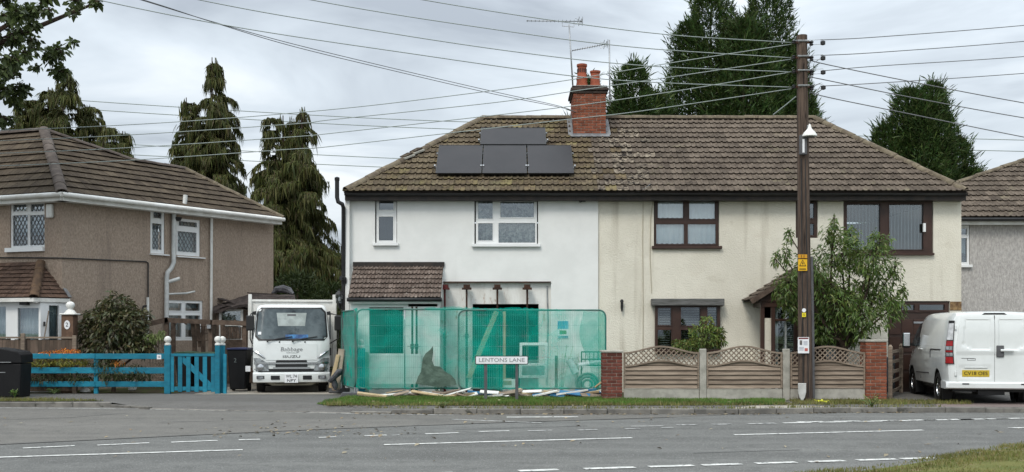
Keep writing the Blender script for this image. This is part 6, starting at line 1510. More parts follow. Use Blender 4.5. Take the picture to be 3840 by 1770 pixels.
# pergola
DPG = 30.2
pg_ = empty('pergola', (X(740,DPG),DPG,0), 'dark wooden pergola frame with trellis behind the blue gate', 'pergola')
for u, D in ((625,DPG),(790,DPG),(650,DPG+1),(762,DPG+1),(835,DPG+.6),(918,DPG),(730,DPG+.5)):
    b = MB(); b.box(X(u,D)-.055, X(u,D)+.055, D-.05, D+.05, 0, Z(1208,D)); b.build('post', m_wood_dark, pg_, bevel=.006)
for (ua,va,ub,vb,dd_) in ((555,1216,630,1198,0),(618,1200,795,1208,0),(790,1208,928,1213,0)):
    MB().bar(P(ua,va,DPG-.08), P(ub,vb,DPG-.08), .05, .13).build('beam', m_wood_dark, pg_)
for ua in (650,690,735,775,830,880): MB().bar(P(ua,1205,DPG-.06), P(ua+10,1212,DPG+1.2), .04, .09).build('rafter', m_wood_dark, pg_)
for u in (722,742): MB().bar(P(u,1212,DPG-.02), P(u+8,1300,DPG+.3), .10, .05).build('brace', m_wood_dark, pg_)
MB().bar(P(840,1278,DPG+.3), P(918,1278,DPG+.3), .04, .08).build('rail', m_wood_dark, pg_)
for i in range(5):
    u = 740+i*9; MB().bar(P(u,1222,DPG+.2), P(u,1280,DPG+.2), .022, .015, (0,-1,0)).build('trellis_slat', m_wood_dark, pg_)
for i in range(5):
    v = 1224+i*13; MB().bar(P(738,v,DPG+.18), P(780,v,DPG+.18), .022, .015, (0,-1,0)).build('trellis_slat', m_wood_dark, pg_)
for i in range(9):
    b = MB(); u = 845+i*8; b.bar(P(u,1226,DPG+.5), P(u,1270,DPG+.5), .05, .015, (0,-1,0)); b.build('slat', m_wood_dark, pg_)
bl = MB(); bl.box(X(788,DPG)-.05, X(788,DPG)+.05, DPG-.15, DPG-.06, Z(1232,DPG), Z(1218,DPG)); bl.build('lantern', m_metal, pg_)
# trellis panel behind the rail fence
tr = empty('trellis_panel', (X(590,28.6),28.6,0), 'square wooden trellis panel between the bush and the blue gate', 'trellis')
m_trel = mat('trellis_wood', (0.17,0.14,0.11), (0.11,0.09,0.07), 6, .9, .15, rand=.15)
for i in range(6): MB().bar((X(562+i*11,28.6),28.6,.1),(X(562+i*11,28.6),28.6,Z(1270,28.6) if i > 1 else Z(1225,28.6)), .022, .015, (0,-1,0)).build('slat', m_trel, tr)
for i in range(11): MB().bar((X(556,28.6),28.585,.15+i*.125),(X(622,28.6),28.585,.15+i*.125), .022, .015, (0,-1,0)).build('slat', m_trel, tr)
# low close-board fence by the porch
lf = empty('low_board_fence', (X(130,27.1),28.2,0), 'low brown board fence in front of the porch', 'fence')
DLF = 27.98
random.seed(5)
for i in range(23):
    u = -40+i*14.6; MB().bar((X(u,DLF),DLF,.05),(X(u,DLF),DLF,Z(1272,DLF)+random.uniform(-.02,.02)), X(14,DLF)-X(0,DLF), .015, (0,-1,0)).build('board', m_wood_dark if False else mat('brown_board', (0.15,0.11,0.085), (0.09,0.07,0.055), 7, .9, .15, rand=.2, stretch=(1,1,.2)), lf)
b = MB(); b.box(X(-40,DLF), X(285,DLF), DLF-.04, DLF+.03, Z(1272,DLF)+.02, Z(1264,DLF)+.01); b.build('capping_rail', m_wood_grey, lf)
for u, v in ((90,1250),(283,1258)):
    b = MB(); b.box(X(u,DLF)-.05, X(u,DLF)+.05, DLF-.09, DLF-.02, 0, Z(v,DLF)); b.build('post', m_wood_grey, lf, bevel=.006)
plank('leaning_stick', 'thin grey stick leaning against the porch door', P(183,1165,28.1), P(165,1272,28.05), .025, .025, m_wood_grey)
# planted tubs and bits seen between the rails
for k, (u, lab, cm) in enumerate(((312,'round white garden bowl behind the lower blue rail',m_whitepaint),)):
    MB().lathe((X(u,28.3),28.3,.28), [(.10,0),(.13,.02),(.24,.06),(.26,.10),(.24,.11),(.08,.05)], 18)
    o = MB().lathe((X(u+8,28.3),28.3,.02), [(.14,0),(.12,.05),(.06,.10),(.05,.26),(.10,.30),(.25,.36),(.26,.40),(.23,.40),(.1,.34)], 18).build('bird_bath', cm, None, smooth=40)
    tag(o, lab, 'bird bath')
o = MB().lathe((X(496,28.2),28.2,.05), [(.05,0),(.10,.03),(.11,.12),(.07,.22),(.05,.28),(.02,.33)], 12).build('garden_ornament', m_whitepaint, None, smooth=40); tag(o, 'small white garden ornament behind the lower blue rail', 'ornament')
b = MB(); b.lathe((X(598,28.0),28.35,Z(1385,28.2)), [(.03,0),(.03,.02)], 8); 
# wall lantern between the truck and the white house
wl_ = empty('carriage_lantern', P(1273,1140,28.3), 'black carriage lantern with frosted glass at the corner of the white house', 'lantern')
c = P(1273,1135,28.2)
MB().lathe(c, [(.05,-.02),(.075,.0),(.10,.20),(.11,.205)], 6).build('glass', m_glass, wl_); MB().lathe(c, [(.13,.207),(.12,.23),(.06,.29),(.02,.31),(.015,.36)], 6).build('roof', m_black, wl_)
MB().lathe(c, [(.015,-.16),(.03,-.10),(.05,-.03),(.08,-.02),(.08,-.005)], 8).build('base', m_black, wl_)
for k in range(6):
    an = math.pi/3*k; MB().tube([c+Vector((math.cos(an)*.078,math.sin(an)*.078,0)), c+Vector((math.cos(an)*.105,math.sin(an)*.105,.2))], .008, 4).build('bar', m_black, wl_)
MB().tube([c+Vector((0,0,-.12)), c+Vector((.05,.05,-.15)), c+Vector((.16,.06,-.08))], .012, 6).build('arm', m_black, wl_)
MB().lathe(c+Vector((0,0,.05)), [(.03,0),(.035,.05),(.02,.10)], 8).build('bulb', m_paper, wl_)
# planks and wrapped rolls leaning between truck and netting
for k, (ua,va,ub,vb,mm,lab) in enumerate([(1268,1330,1240,1455,m_wood_new,'pale plank leaning beside the truck, nearest the cab'),(1282,1310,1262,1458,mat('beige_wrap',(0.40,0.34,0.27),(0.28,0.23,0.18),5,.7,.2),'beige wrapped roll leaning beside the green netting'),(1275,1365,1252,1465,m_wood_grey,'weathered plank leaning low between truck and netting')]):
    D = 27.4+.12*k
    plank('leaning_roll' if k == 1 else 'leaning_plank', lab, P(ua,va,D+.25), P(ub,vb,D), .16 if k == 1 else .10, .10 if k == 1 else .03, mm, (0,-1,0), 'roll' if k == 1 else 'plank')
b = MB(); b.tube([P(1235,1432,27.3), P(1255,1412,27.3), P(1272,1395,27.3), P(1282,1385,27.3)], [.05,.07,.09,.03], 8); b.tube([P(1250,1420,27.35), P(1256,1445,27.35), P(1258,1462,27.35)], [.06,.08,.03], 8)
tag(b.build('black_sheeting', MATS['black_tarp'], None, smooth=40), 'black plastic sheeting draped over planks beside the truck', 'sheeting')
# ================================================================ vehicles
def xf(mb, M_):
    mb.v = [tuple(M_ @ Vector(p)) for p in mb.v]; return mb
def loft(mb, rings, closed=True, cap0=True, cap1=True):
    """skin between rings of equal point count"""
    n = len(rings[0]); base = len(mb.v)
    for r in rings: mb.v += [tuple(p) for p in r]
    for i in range(len(rings)-1):
        for k in range(n if closed else n-1):
            k2 = (k+1) % n; mb.f.append((base+i*n+k, base+i*n+k2, base+(i+1)*n+k2, base+(i+1)*n+k))
    if cap0: mb.f.append(tuple(base+k for k in reversed(range(n))))
    if cap1: mb.f.append(tuple(base+(len(rings)-1)*n+k for k in range(n)))
    return mb
def wheel(name, parent, M_, c, r, wd, m_hub, spokes=5, out=1):
    """tyre, rim and hub; axle along local x, outer side towards out*x"""
    c = Vector(c)
    t = MB(); t.lathe(c, [(r*.66,-wd/2),(r*.93,-wd/2),(r,-wd*.36),(r,wd*.36),(r*.93,wd/2),(r*.66,wd/2)], 32, (1,0,0)); t.f = t.f[:-2]; w_ = xf(t, M_).build(name, m_rubber, parent, smooth=35)
    h = MB(); h.lathe(c+Vector((out*(wd/2-.05),0,0)), [(r*.665,-.02),(r*.665,.03),(r*.62,.03),(r*.60,.0)], 28, (out,0,0)); xf(h, M_).build('rim', m_hub, w_, smooth=35)
    h = MB(); h.lathe(c+Vector((out*(wd/2-.06),0,0)), [(.06,-.02),(.07,.03),(.03,.05)], 14, (out,0,0))
    for k in range(spokes):
        an = 6.283*k/spokes; dv = Vector((0,math.cos(an),math.sin(an)))
        h.bar(c+Vector((out*(wd/2-.045),0,0))+dv*.05, c+Vector((out*(wd/2-.04),0,0))+dv*r*.63, .075, .03, (1,0,0))
    xf(h, M_).build('hub', m_hub, w_, smooth=35)
    h = MB(); h.lathe(c+Vector((out*(wd/2-.11),0,0)), [(r*.64,-.01),(r*.64,.01)], 24, (out,0,0)); xf(h, M_).build('brake_disc', m_greyplastic, w_)
    return w_

# ---------------------------------------------------------------- truck facing the camera
TD = 28.0; tx = X(1093,TD); ya = math.radians(10.5)
MT = Matrix.Translation((tx, TD, 0)) @ Matrix.Rotation(ya, 4, 'Z')
truck = empty('tipper_truck', (tx, TD, 0), 'white cab-over light truck with high-sided body parked facing the road', 'truck')
def T(mb, name, m, parent=None, **k): return xf(mb, MT).build(name, m, parent or truck, **k)
HW = .975
def cabw(z): return HW-.02 if z < .6 else HW if z < 1.32 else HW-.085*(z-1.32)/.9
def caby(z):                                     # how far back the front surface lies at that height
    return .0 if z < .9 else .03*(z-.9)/.45 if z < 1.35 else .03+.30*(z-1.35)/.85
def fronty(x, z):
    hw_ = cabw(z); t = min(1, abs(x)/hw_); return caby(z)+.02*t*t+.10*max(0,(t-.72)/.28)**2.2
def ring(z, inset=0.0):
    hw_ = cabw(z)-inset; pts = []
    xs_ = [-1,-.985,-.95,-.88,-.75,-.5,-.2,0,.2,.5,.75,.88,.95,.985,1]
    for f_ in xs_: pts.append((f_*hw_, fronty(f_*cabw(z)*.999, z)+(.05 if abs(f_) == 1 else 0)+inset*.8, z))
    pts += [(hw_, 1.45, z), (hw_*.95, 1.52, z), (-hw_*.95, 1.52, z), (-hw_, 1.45, z)]
    return pts
cab = MB(); loft(cab, [ring(.50), ring(.62), ring(.85), ring(1.1), ring(1.33), ring(1.6), ring(1.9), ring(2.12), ring(2.20,.01), ring(2.25,.05), ring(2.28,.14)])
T(cab, 'cab', m_carwhite, smooth=35)
def patch(z0, z1, xl_, xr_, o_, nx_=18, nz_=8):
    """skin following the cab front, o_ metres proud; xl_, xr_ give the edges at relative height t"""
    b = MB()
    for j in range(nz_+1):
        t = j/nz_; z = z0+(z1-z0)*t
        for i in range(nx_+1):
            x = xl_(t)+(xr_(t)-xl_(t))*i/nx_; b.v.append((x, fronty(x, z)-o_, z))
    b.f = [(j*(nx_+1)+i, j*(nx_+1)+i+1, (j+1)*(nx_+1)+i+1, (j+1)*(nx_+1)+i) for j in range(nz_) for i in range(nx_)]
    n0 = len(b.v); nn_ = nx_+1                                # turned edges give the skin thickness
    rim = [i for i in range(nn_)] + [j*nn_+nx_ for j in range(1,nz_+1)] + [nz_*nn_+i for i in range(nx_-1,-1,-1)] + [j*nn_ for j in range(nz_-1,0,-1)]
    for i in rim: p = b.v[i]; b.v.append((p[0], p[1]+o_+.004, p[2]))
    for k in range(len(rim)): k2 = (k+1) % len(rim); b.f.append((rim[k], n0+k, n0+k2, rim[k2]))
    return b
def tapered(a, b_, r): return lambda t: a+(b_-a)*t - (r*(max(0,1-min(t,1-t)/.12))**2)*(1 if a+b_ > 0 else -1)
T(patch(1.345, 2.20, tapered(-.925,-.865,.10), tapered(.925,.865,.10), .006), 'windscreen_seal', m_black, smooth=40)
m_screen = mat('windscreen_glass', (0.045,0.06,0.068), (0.115,0.14,0.15), 1.6, 0.12, 0.2, c3=(0.02,0.026,0.032), s3=2.2, t3=(.5,.65))
ws = T(patch(1.385, 2.165, tapered(-.89,-.83,.10), tapered(.89,.83,.10), .012), 'windscreen', m_screen, smooth=40)
T(patch(1.72, 2.06, lambda t: -.34-.04*t, lambda t: .34+.04*t, .016, 8, 4), 'rear_window_seen_through', mat('painted_window_light', (0.34,0.38,0.37), (0.24,0.27,0.26), 5, .3, .3), ws)  # opaque pale patch on the screen; daylight through the rear window painted as colour
T(patch(1.98, 2.03, lambda t: -.11, lambda t: .11, .019, 4, 2), 'mirror', m_greyplastic, ws)
T(patch(1.40, 1.50, lambda t: -.15, lambda t: .42, .016, 8, 2), 'dash_papers', mat('blue_papers', (0.05,0.20,0.42), (0.02,0.05,0.15), 6, .5, .3), ws)
T(patch(1.50, 1.57, lambda t: -.84, lambda t: -.76, .016, 3, 2), 'tax_sticker', m_paper, ws)
for s_, x0 in ((-1,-.60),(1,.03)):
    b = MB(); p0, p1 = (x0, fronty(x0,1.33)-.04, 1.33), (x0+.62, fronty(x0+.62,1.44)-.035, 1.45); b.tube([p0, (x0+.25,fronty(x0+.25,1.40)-.045,1.395), p1], .011, 6); b.lathe((x0,fronty(x0,1.33)-.04,1.33), [(.025,-.02),(.025,.02)], 8, (0,-1,0)); T(b, 'wiper', m_black)
for x0 in (-.30,.34):
    b = MB(); b.lathe((x0,fronty(x0,1.31)-.001,1.31), [(.022,0),(.012,.02)], 8, (0,-1,0)); T(b, 'washer_jet', m_black)
pnl = T(patch(.85, 1.27, lambda t: -.645, lambda t: .645, .010, 12, 4), 'front_panel', m_carwhite, smooth=40)
def Tt(name, s_, size, m_, x, z, width, shear=0): return text(name, s_, size, m_, pnl, MT @ Vector((x, fronty(x,z)-.014, z)), MT.to_3x3() @ Vector((1,0,0)), EZ, width=width, shear=shear)
Tt('maker_lettering', 'ISUZU', .085, m_black_text, -.0, .935, .43)
Tt('company_lettering', 'Babbage', .15, m_grey_text, .0, 1.12, .55, .1)
Tt('company_strapline', 'GROUP', .045, mat('pale_grey_lettering', (0.35,0.36,0.36), None), .02, 1.035, .30)
# chrome and black grille, headlamps
T(patch(.775, .845, lambda t: -.40+.02*t, lambda t: .40-.02*t, .014, 10, 2), 'upper_grille', m_black)
T(patch(.745, .785, lambda t: -.44, lambda t: .44, .035, 12, 2), 'chrome_bar', m_chrome, smooth=40)
T(patch(.665, .745, lambda t: -.40, lambda t: .40, .016, 10, 2), 'lower_grille', m_black)
T(patch(.62, .668, lambda t: -.46, lambda t: .46, .035, 12, 2), 'chrome_bar', m_chrome, smooth=40)
T(patch(.545, .625, lambda t: -.93, lambda t: .93, .008, 14, 2), 'shadow_gap', m_black)
for s_ in (-1,1):
    lx = (lambda a, b_: (lambda t: a+(b_-a)*t))
    T(patch(.57, .76, (lx(-.90,-.90) if s_ < 0 else lx(.56,.60)), (lx(-.56,-.60) if s_ < 0 else lx(.90,.90)), .03, 8, 4), 'headlamp', m_lamp, smooth=40)
    b = MB(); b.lathe((s_*.77, fronty(.77,.66)-.045, .665), [(.075,-.01),(.08,.01),(.05,.02)], 16, (0,-1,0)); T(b, 'lamp_reflector', m_chrome, smooth=40)
    T(patch(.79, .90, (lx(-.93,-.95) if s_ < 0 else lx(.62,.80)), (lx(-.62,-.80) if s_ < 0 else lx(.93,.95)), .03, 8, 4), 'indicator', m_lamp, smooth=40)
    T(patch(.755, .795, (lx(-.94,-.94) if s_ < 0 else lx(.40,.40)), (lx(-.40,-.40) if s_ < 0 else lx(.94,.94)), .04, 8, 2), 'chrome_wing', m_chrome, smooth=40)
    b = MB(); b.tube([(s_*.95,fronty(.93,1.06)-.02,1.08),(s_*.86,fronty(.86,1.05)-.03,1.05),(s_*.72,fronty(.7,.95)-.03,.94),(s_*.66,fronty(.66,.92)-.02,.905)], [.015,.03,.025,.012], 8); T(b, 'chrome_brow', m_chrome, smooth=40)
bmp = MB(); loft(bmp, [[(x, fronty(x,.5)-o_, z) for x in [HW*f_ for f_ in (-.99,-.95,-.85,-.6,0,.6,.85,.95,.99)]] + [(HW*.99,.5,z),(-HW*.99,.5,z)] for z, o_ in ((.27,.02),(.29,.06),(.40,.085),(.50,.08),(.535,.04))])
bp = T(bmp, 'bumper', m_carwhite, smooth=35)
def onb(x, z): return fronty(x,.5)-.088
for s_ in (-1,1):
    b = MB(); b.box(s_*.77-.10, s_*.77+.10, onb(.77,0)-.004, onb(.77,0)+.04, .37, .455); T(b, 'fog_lamp', m_greyplastic, bp, bevel=.01)
    b = MB(); b.box(s_*.77-.06, s_*.77+.06, onb(.77,0)-.008, onb(.77,0), .38, .445); T(b, 'fog_lens', m_lamp, bp, bevel=.01)
    b = MB(); b.box(s_*.40-.115, s_*.40+.115, onb(.4,0)-.003, onb(.4,0)+.04, .35, .455); T(b, 'bumper_slot', m_black, bp, bevel=.01)
b = MB(); b.box(-.17,.17, onb(0,0)-.014, onb(0,0)-.004, .27, .49); plt = T(b, 'number_plate', m_paper, bp, bevel=.004)
for s_, z in (('WL 74', .435), ('NPY', .325)):
    text('plate_lettering', s_, .11, m_black_text, plt, MT @ Vector((0, onb(0,0)-.0165, z)), MT.to_3x3() @ Vector((1,0,0)), EZ, width=.27 if len(s_) > 3 else .22)
# chassis, axle, wheels, mirrors
b = MB(); b.box(-.40,.40,.12,4.8,.38,.55); b.box(-.95,.95,.10,.9,.40,.52); T(b, 'chassis', m_black)
b = MB(); b.tube([(-.75,.72,.24),(-.40,.70,.22),(.40,.70,.22),(.75,.72,.24)], .055, 8); b.prism([(-.62,.30,.245),(-.50,.30,.185),(.50,.30,.185),(.62,.30,.245),(.45,.30,.255),(.36,.30,.225),(-.36,.30,.225),(-.45,.30,.255)], (0,.06,0)); T(b, 'axle_beam', mat('cream_axle', (0.42,0.40,0.33), (0.25,0.23,0.19), 6, .7, .3))
for s_ in (-1,1):
    wheel('front_wheel', truck, MT, (s_*.79, .75, .35), .35, .21, m_metal, out=s_)
    wheel('rear_wheel', truck, MT, (s_*.80, 3.9, .35), .35, .40, m_metal, out=s_)
    b = MB(); b.box(s_*.80-.14, s_*.80+.14, .34, 1.15, .72, .78); b.box(s_*.80-.14, s_*.80+.14, 1.1, 1.14, .2, .75); T(b, 'mudguard', m_black)
    mx_ = 1.19 if s_ > 0 else -1.04
    b = MB(); b.tube([(s_*.90,.42,2.02),(s_*1.02,.30,2.04),(mx_,.22,2.0),(mx_,.22,1.40),(s_*1.0,.25,1.28),(s_*.95,.30,1.27)], .016, 6); arm = T(b, 'mirror_arm', m_black, smooth=40)
    b = MB(); b.box(mx_-.10, mx_+.10, .15, .25, 1.60, 1.99); T(b, 'mirror_head', m_black, arm, bevel=.03, seg=2)
    b = MB(); b.box(s_*.985-.015, s_*.985+.015, .35, 1.2, 1.38, 2.05); T(b, 'side_window', m_screen, bevel=.005)
    b = MB(); b.obox((s_*.99,.18,1.06), (.02,0,0), (0,.05,0), (0,0,.10)); T(b, 'side_mirror', m_black, bevel=.01)
    b = MB(); b.obox((s_*.945,.30,2.06), (.05,0,.01), (0,.05,0), (-.01*s_,0,.04)); T(b, 'corner_lamp', m_black, bevel=.01)
# body behind the cab: headboard, uprights, side panels
b = MB(); b.slab((0,1.70,0), (1,0,0), (0,0,1), (0,-1,0), -1.14, 1.14, .62, 2.38, [], .04); bd = T(b, 'headboard', m_whitepaint)
b = MB(); b.box(-1.16,1.16,1.66,1.76,2.382,2.44); T(b, 'header_rail', m_whitepaint, bd, bevel=.006)
for s_ in (-1,1):
    b = MB(); b.box(s_*1.12-.045, s_*1.12+.045, 1.64, 1.75, .6, 2.58); T(b, 'corner_upright', m_whitepaint, bd, bevel=.006)
    b = MB(); b.box(s_*1.15-.02, s_*1.15+.02, 1.78, 5.0, .62, 2.36); T(b, 'side_panel', m_whitepaint, bd)
    for k in range(4): b = MB(); b.box(s_*1.18-.02, s_*1.18+.02, 2.2+k*.8, 2.26+k*.8, .62, 2.36); T(b, 'side_rib', m_whitepaint, bd)
b = MB(); b.box(-1.13,1.13,1.75,5.0,.60,.66); T(b, 'load_floor', m_greyplastic, bd)
b = MB(); b.box(-1.13,1.13,4.96,5.0,.67,2.30); T(b, 'tailboard', m_whitepaint, bd)

# ---------------------------------------------------------------- van seen from behind
VD = 23.8; hyaw = math.radians(-9.5)
HV_ = .975
rear_left = Vector((X(3551,VD), VD, 0)); exv = Vector((math.cos(hyaw), math.sin(hyaw), 0))
MV = Matrix.Translation(rear_left + exv*HV_) @ Matrix.Rotation(hyaw, 4, 'Z')
van = empty('panel_van', rear_left + exv*HV_, 'white panel van parked with its rear towards the road at the right', 'van')
def Vn(mb, name, m, parent=None, **k): return xf(mb, MV).build(name, m, parent or van, **k)
def vsec(y, zb, zt_, hw_, tum, rnd):
    """half section of the van body: sill, side with its crease, tumblehome, rounded roof"""
    h = zt_-zb
    pr = [(0,zb),(hw_*.86,zb),(hw_*.965,zb+.03*h),(hw_*.99,zb+.16*h),(hw_,zb+.34*h),(hw_*.992,zb+.46*h),(hw_*.985,zb+.50*h),(hw_-tum*.35,zb+.70*h),(hw_-tum*.72,zb+.88*h),(hw_-tum-rnd*.10,zb+.945*h),(hw_-tum-rnd*.45,zb+.985*h),(hw_-tum-rnd*1.1,zt_-.004),(hw_*.35,zt_+.012),(0,zt_+.016)]
    r = [(x,y,z) for x, z in pr]; l = [(-x,y,z) for x, z in pr[1:-1]][::-1]
    return r + l
secs = [vsec(.00,.40,1.93,.90,.12,.10), vsec(.03,.385,1.985,.945,.13,.12), vsec(.12,.36,2.005,.97,.13,.14), vsec(.6,.34,2.02,.975,.135,.15), vsec(1.5,.33,2.025,.975,.14,.15), vsec(2.6,.33,2.02,.975,.14,.15), vsec(3.1,.33,1.995,.975,.15,.16), vsec(3.45,.33,1.90,.975,.17,.17), vsec(3.8,.33,1.68,.975,.19,.16), vsec(4.15,.33,1.40,.97,.18,.14), vsec(4.35,.33,1.24,.96,.14,.14), vsec(4.7,.34,1.12,.90,.12,.14), vsec(4.9,.38,.98,.80,.10,.12), vsec(4.97,.45,.85,.70,.08,.10)]
body = MB(); loft(body, secs)
bo = body
def cut(mb, cyls):
    """cut wheel arches out of the body shell"""
    o = mb.build('tmp_body', m_carwhite); cs = []
    for c, r, l in cyls:
        cb2 = MB().lathe(c, [(r,-l/2),(r,l/2)], 36, (1,0,0)); co = cb2.build('tmp_cut', None); cs.append(co)
        md = o.modifiers.new('b', 'BOOLEAN'); md.operation = 'DIFFERENCE'; md.object = co; md.solver = 'EXACT'
    dg = bpy.context.evaluated_depsgraph_get(); dg.update()
    me = bpy.data.meshes.new_from_object(o.evaluated_get(dg)); loc = WORLD[o.name].copy()
    for q in cs + [o]: bpy.data.objects.remove(q)
    me.name = 'body'; me.transform(loc); me.shade_smooth(); me.set_sharp_from_angle(angle=math.radians(32))
    return me
ARCH = [((-HV_, 1.02, .345), .405, .62), ((HV_, 1.02, .345), .405, .62), ((-HV_, 3.95, .345), .405, .62), ((HV_, 3.95, .345), .405, .62)]
me = cut(bo, ARCH); me.materials.clear(); me.materials.append(m_carwhite)
place('body', me, van, MV)
for s_ in (-1,1):
    for y in (1.02, 3.95):
        wheel('wheel', van, MV, (s_*(HV_-.13), y, .33), .335, .22, m_chrome, 10, out=s_)
        b = MB(); b.lathe((s_*(HV_-.16), y, .345), [(.40,-.14),(.40,.14)], 28, (1,0,0)); b.f = b.f[:-2]; Vn(b, 'arch_liner', m_black)
        b = MB(); b.obox((s_*(HV_-.13), y-.42, .20), (.10,0,0), (0,.012,0), (0,-.03,.13)); Vn(b, 'mud_flap', m_black)
b = MB(); b.box(-.80,.80,.25,4.6,.26,.40); b.tube([(-.8,1.02,.33),(.8,1.02,.33)], .06, 8); b.box(-.3,.25,.15,.7,.20,.30); Vn(b, 'underbody', m_black)
# rear doors, bumper, lamps
def dplate(x0, x1, z0, z1, y, o_, r_=.03): 
    return MB().prism([(x0+a, y-o_, z0+c) for a, c in rrect(x1-x0, z1-z0, r_)], (0,o_+.02,0))
for s_ in (-1,1):
    x0, x1 = (-.775,-.004) if s_ < 0 else (.004,.775)
    b = MB(); k = 36; zs_ = [.49+1.44*i/k for i in range(k+1)]; prof = lambda z: .022+(.018 if z > 1.12 else .0)-(.05*max(0,(z-1.55)/.4)**1.6)
    nx_ = 24
    for z in zs_:
        xe = .775-.10*max(0,(z-1.25)/.7)**1.5
        for i in range(nx_+1):
            t = i/nx_; xx = (x0+(x1-x0)*t); xx = max(-xe, min(xe, xx)); rec = .014*(1 if (.60 < z < .84 and abs(abs(xx)-.40) < .33 and s_ < 0) else 0)
            win = -.012*(1 if (1.22 < z < 1.85 and .07 < abs(xx) < .62) else 0)
            b.v.append((xx, -prof(z)-win*.0+rec+(.020 if (1.20+.12*max(0,(abs(xx)-.5)/.2) < z < 1.85 and .07 < abs(xx) < .66-.1*(z-1.22)) else 0), z))
    b.f = [(j*(nx_+1)+i, j*(nx_+1)+i+1, (j+1)*(nx_+1)+i+1, (j+1)*(nx_+1)+i) for j in range(k) for i in range(nx_)]
    n0 = len(b.v); nn_ = nx_+1; rim = list(range(nn_))+[j*nn_+nx_ for j in range(1,k+1)]+[k*nn_+i for i in range(nx_-1,-1,-1)]+[j*nn_ for j in range(k-1,0,-1)]
    for i in rim: p = b.v[i]; b.v.append((p[0],.06,p[2]))
    for q in range(len(rim)): q2 = (q+1) % len(rim); b.f.append((rim[q], n0+q, n0+q2, rim[q2]))
    dr = Vn(b, 'rear_door', m_carwhite, smooth=25)
    for z_h in (.62,1.62): 
        b = MB(); b.box(s_*.80-.02, s_*.80+.02, -.035, .0, z_h, z_h+.10); Vn(b, 'hinge', m_carwhite, dr, bevel=.006)
    if s_ < 0:
        b = MB(); b.box(-.665,-.105,-.020,-.008,.60,.745); pl_ = Vn(b, 'number_plate', m_plate_y, dr, bevel=.003)
        text('plate_lettering', 'CV18 OES', .105, m_black_text, pl_, MV @ Vector((-.385,-.0225,.672)), MV.to_3x3() @ Vector((1,0,0)), EZ, width=.48)
        b = MB(); b.box(-.62,-.15,-.030,-.018,.795,.815); Vn(b, 'plate_lamp_bar', m_carwhite, dr)
        b = MB(); b.box(-.68,-.42,-.026,-.021,.995,1.005); b.slab((-.56,-.027,.955), (1,0,0),(0,0,1),(0,-1,0), 0,.17,0,.045, [(.008,.162,.008,.037)], .006); Vn(b, 'badge', m_greyplastic, dr)
    else:
        b = MB(); b.box(.03,.185,-.052,-.035,1.03,1.28); Vn(b, 'lock_plate', m_greyplastic, dr, bevel=.012)
        b = MB(); b.tube([(.11,-.075,1.175),(.20,-.085,1.175),(.37,-.075,1.172)], .026, 8); Vn(b, 'handle', m_carwhite, dr, smooth=40)
        for (za, zb_, xa) in ((1.0,1.02,.62),(.83,.86,.61),(.66,.70,.60)):
            b = MB(); b.box(xa,xa+.14,-.034,-.018,za,zb_); Vn(b, 'badge', m_black, dr, bevel=.004)
b = MB(); b.box(-.006,.006,-.010,.03,.5,1.93); Vn(b, 'door_gap', m_black)
b = MB(); b.prism([(-.26,-.005,1.945),(.26,-.005,1.945),(.20,-.005,1.985),(-.20,-.005,1.985)], (0,.06,0)); Vn(b, 'brake_light', m_black, bevel=.006)
bm_ = MB(); loft(bm_, [[(x, -.05+.10*max(0,(abs(x)/.98-.8)/.2)**2+o_, z) for x in (-.985,-.96,-.9,-.7,0,.7,.9,.96,.985)] + [(.985,.55,z),(-.985,.55,z)] for z, o_ in ((.33,.05),(.36,.0),(.46,-.005),(.49,.02))])
bmv = Vn(bm_, 'bumper', m_carwhite, smooth=35)
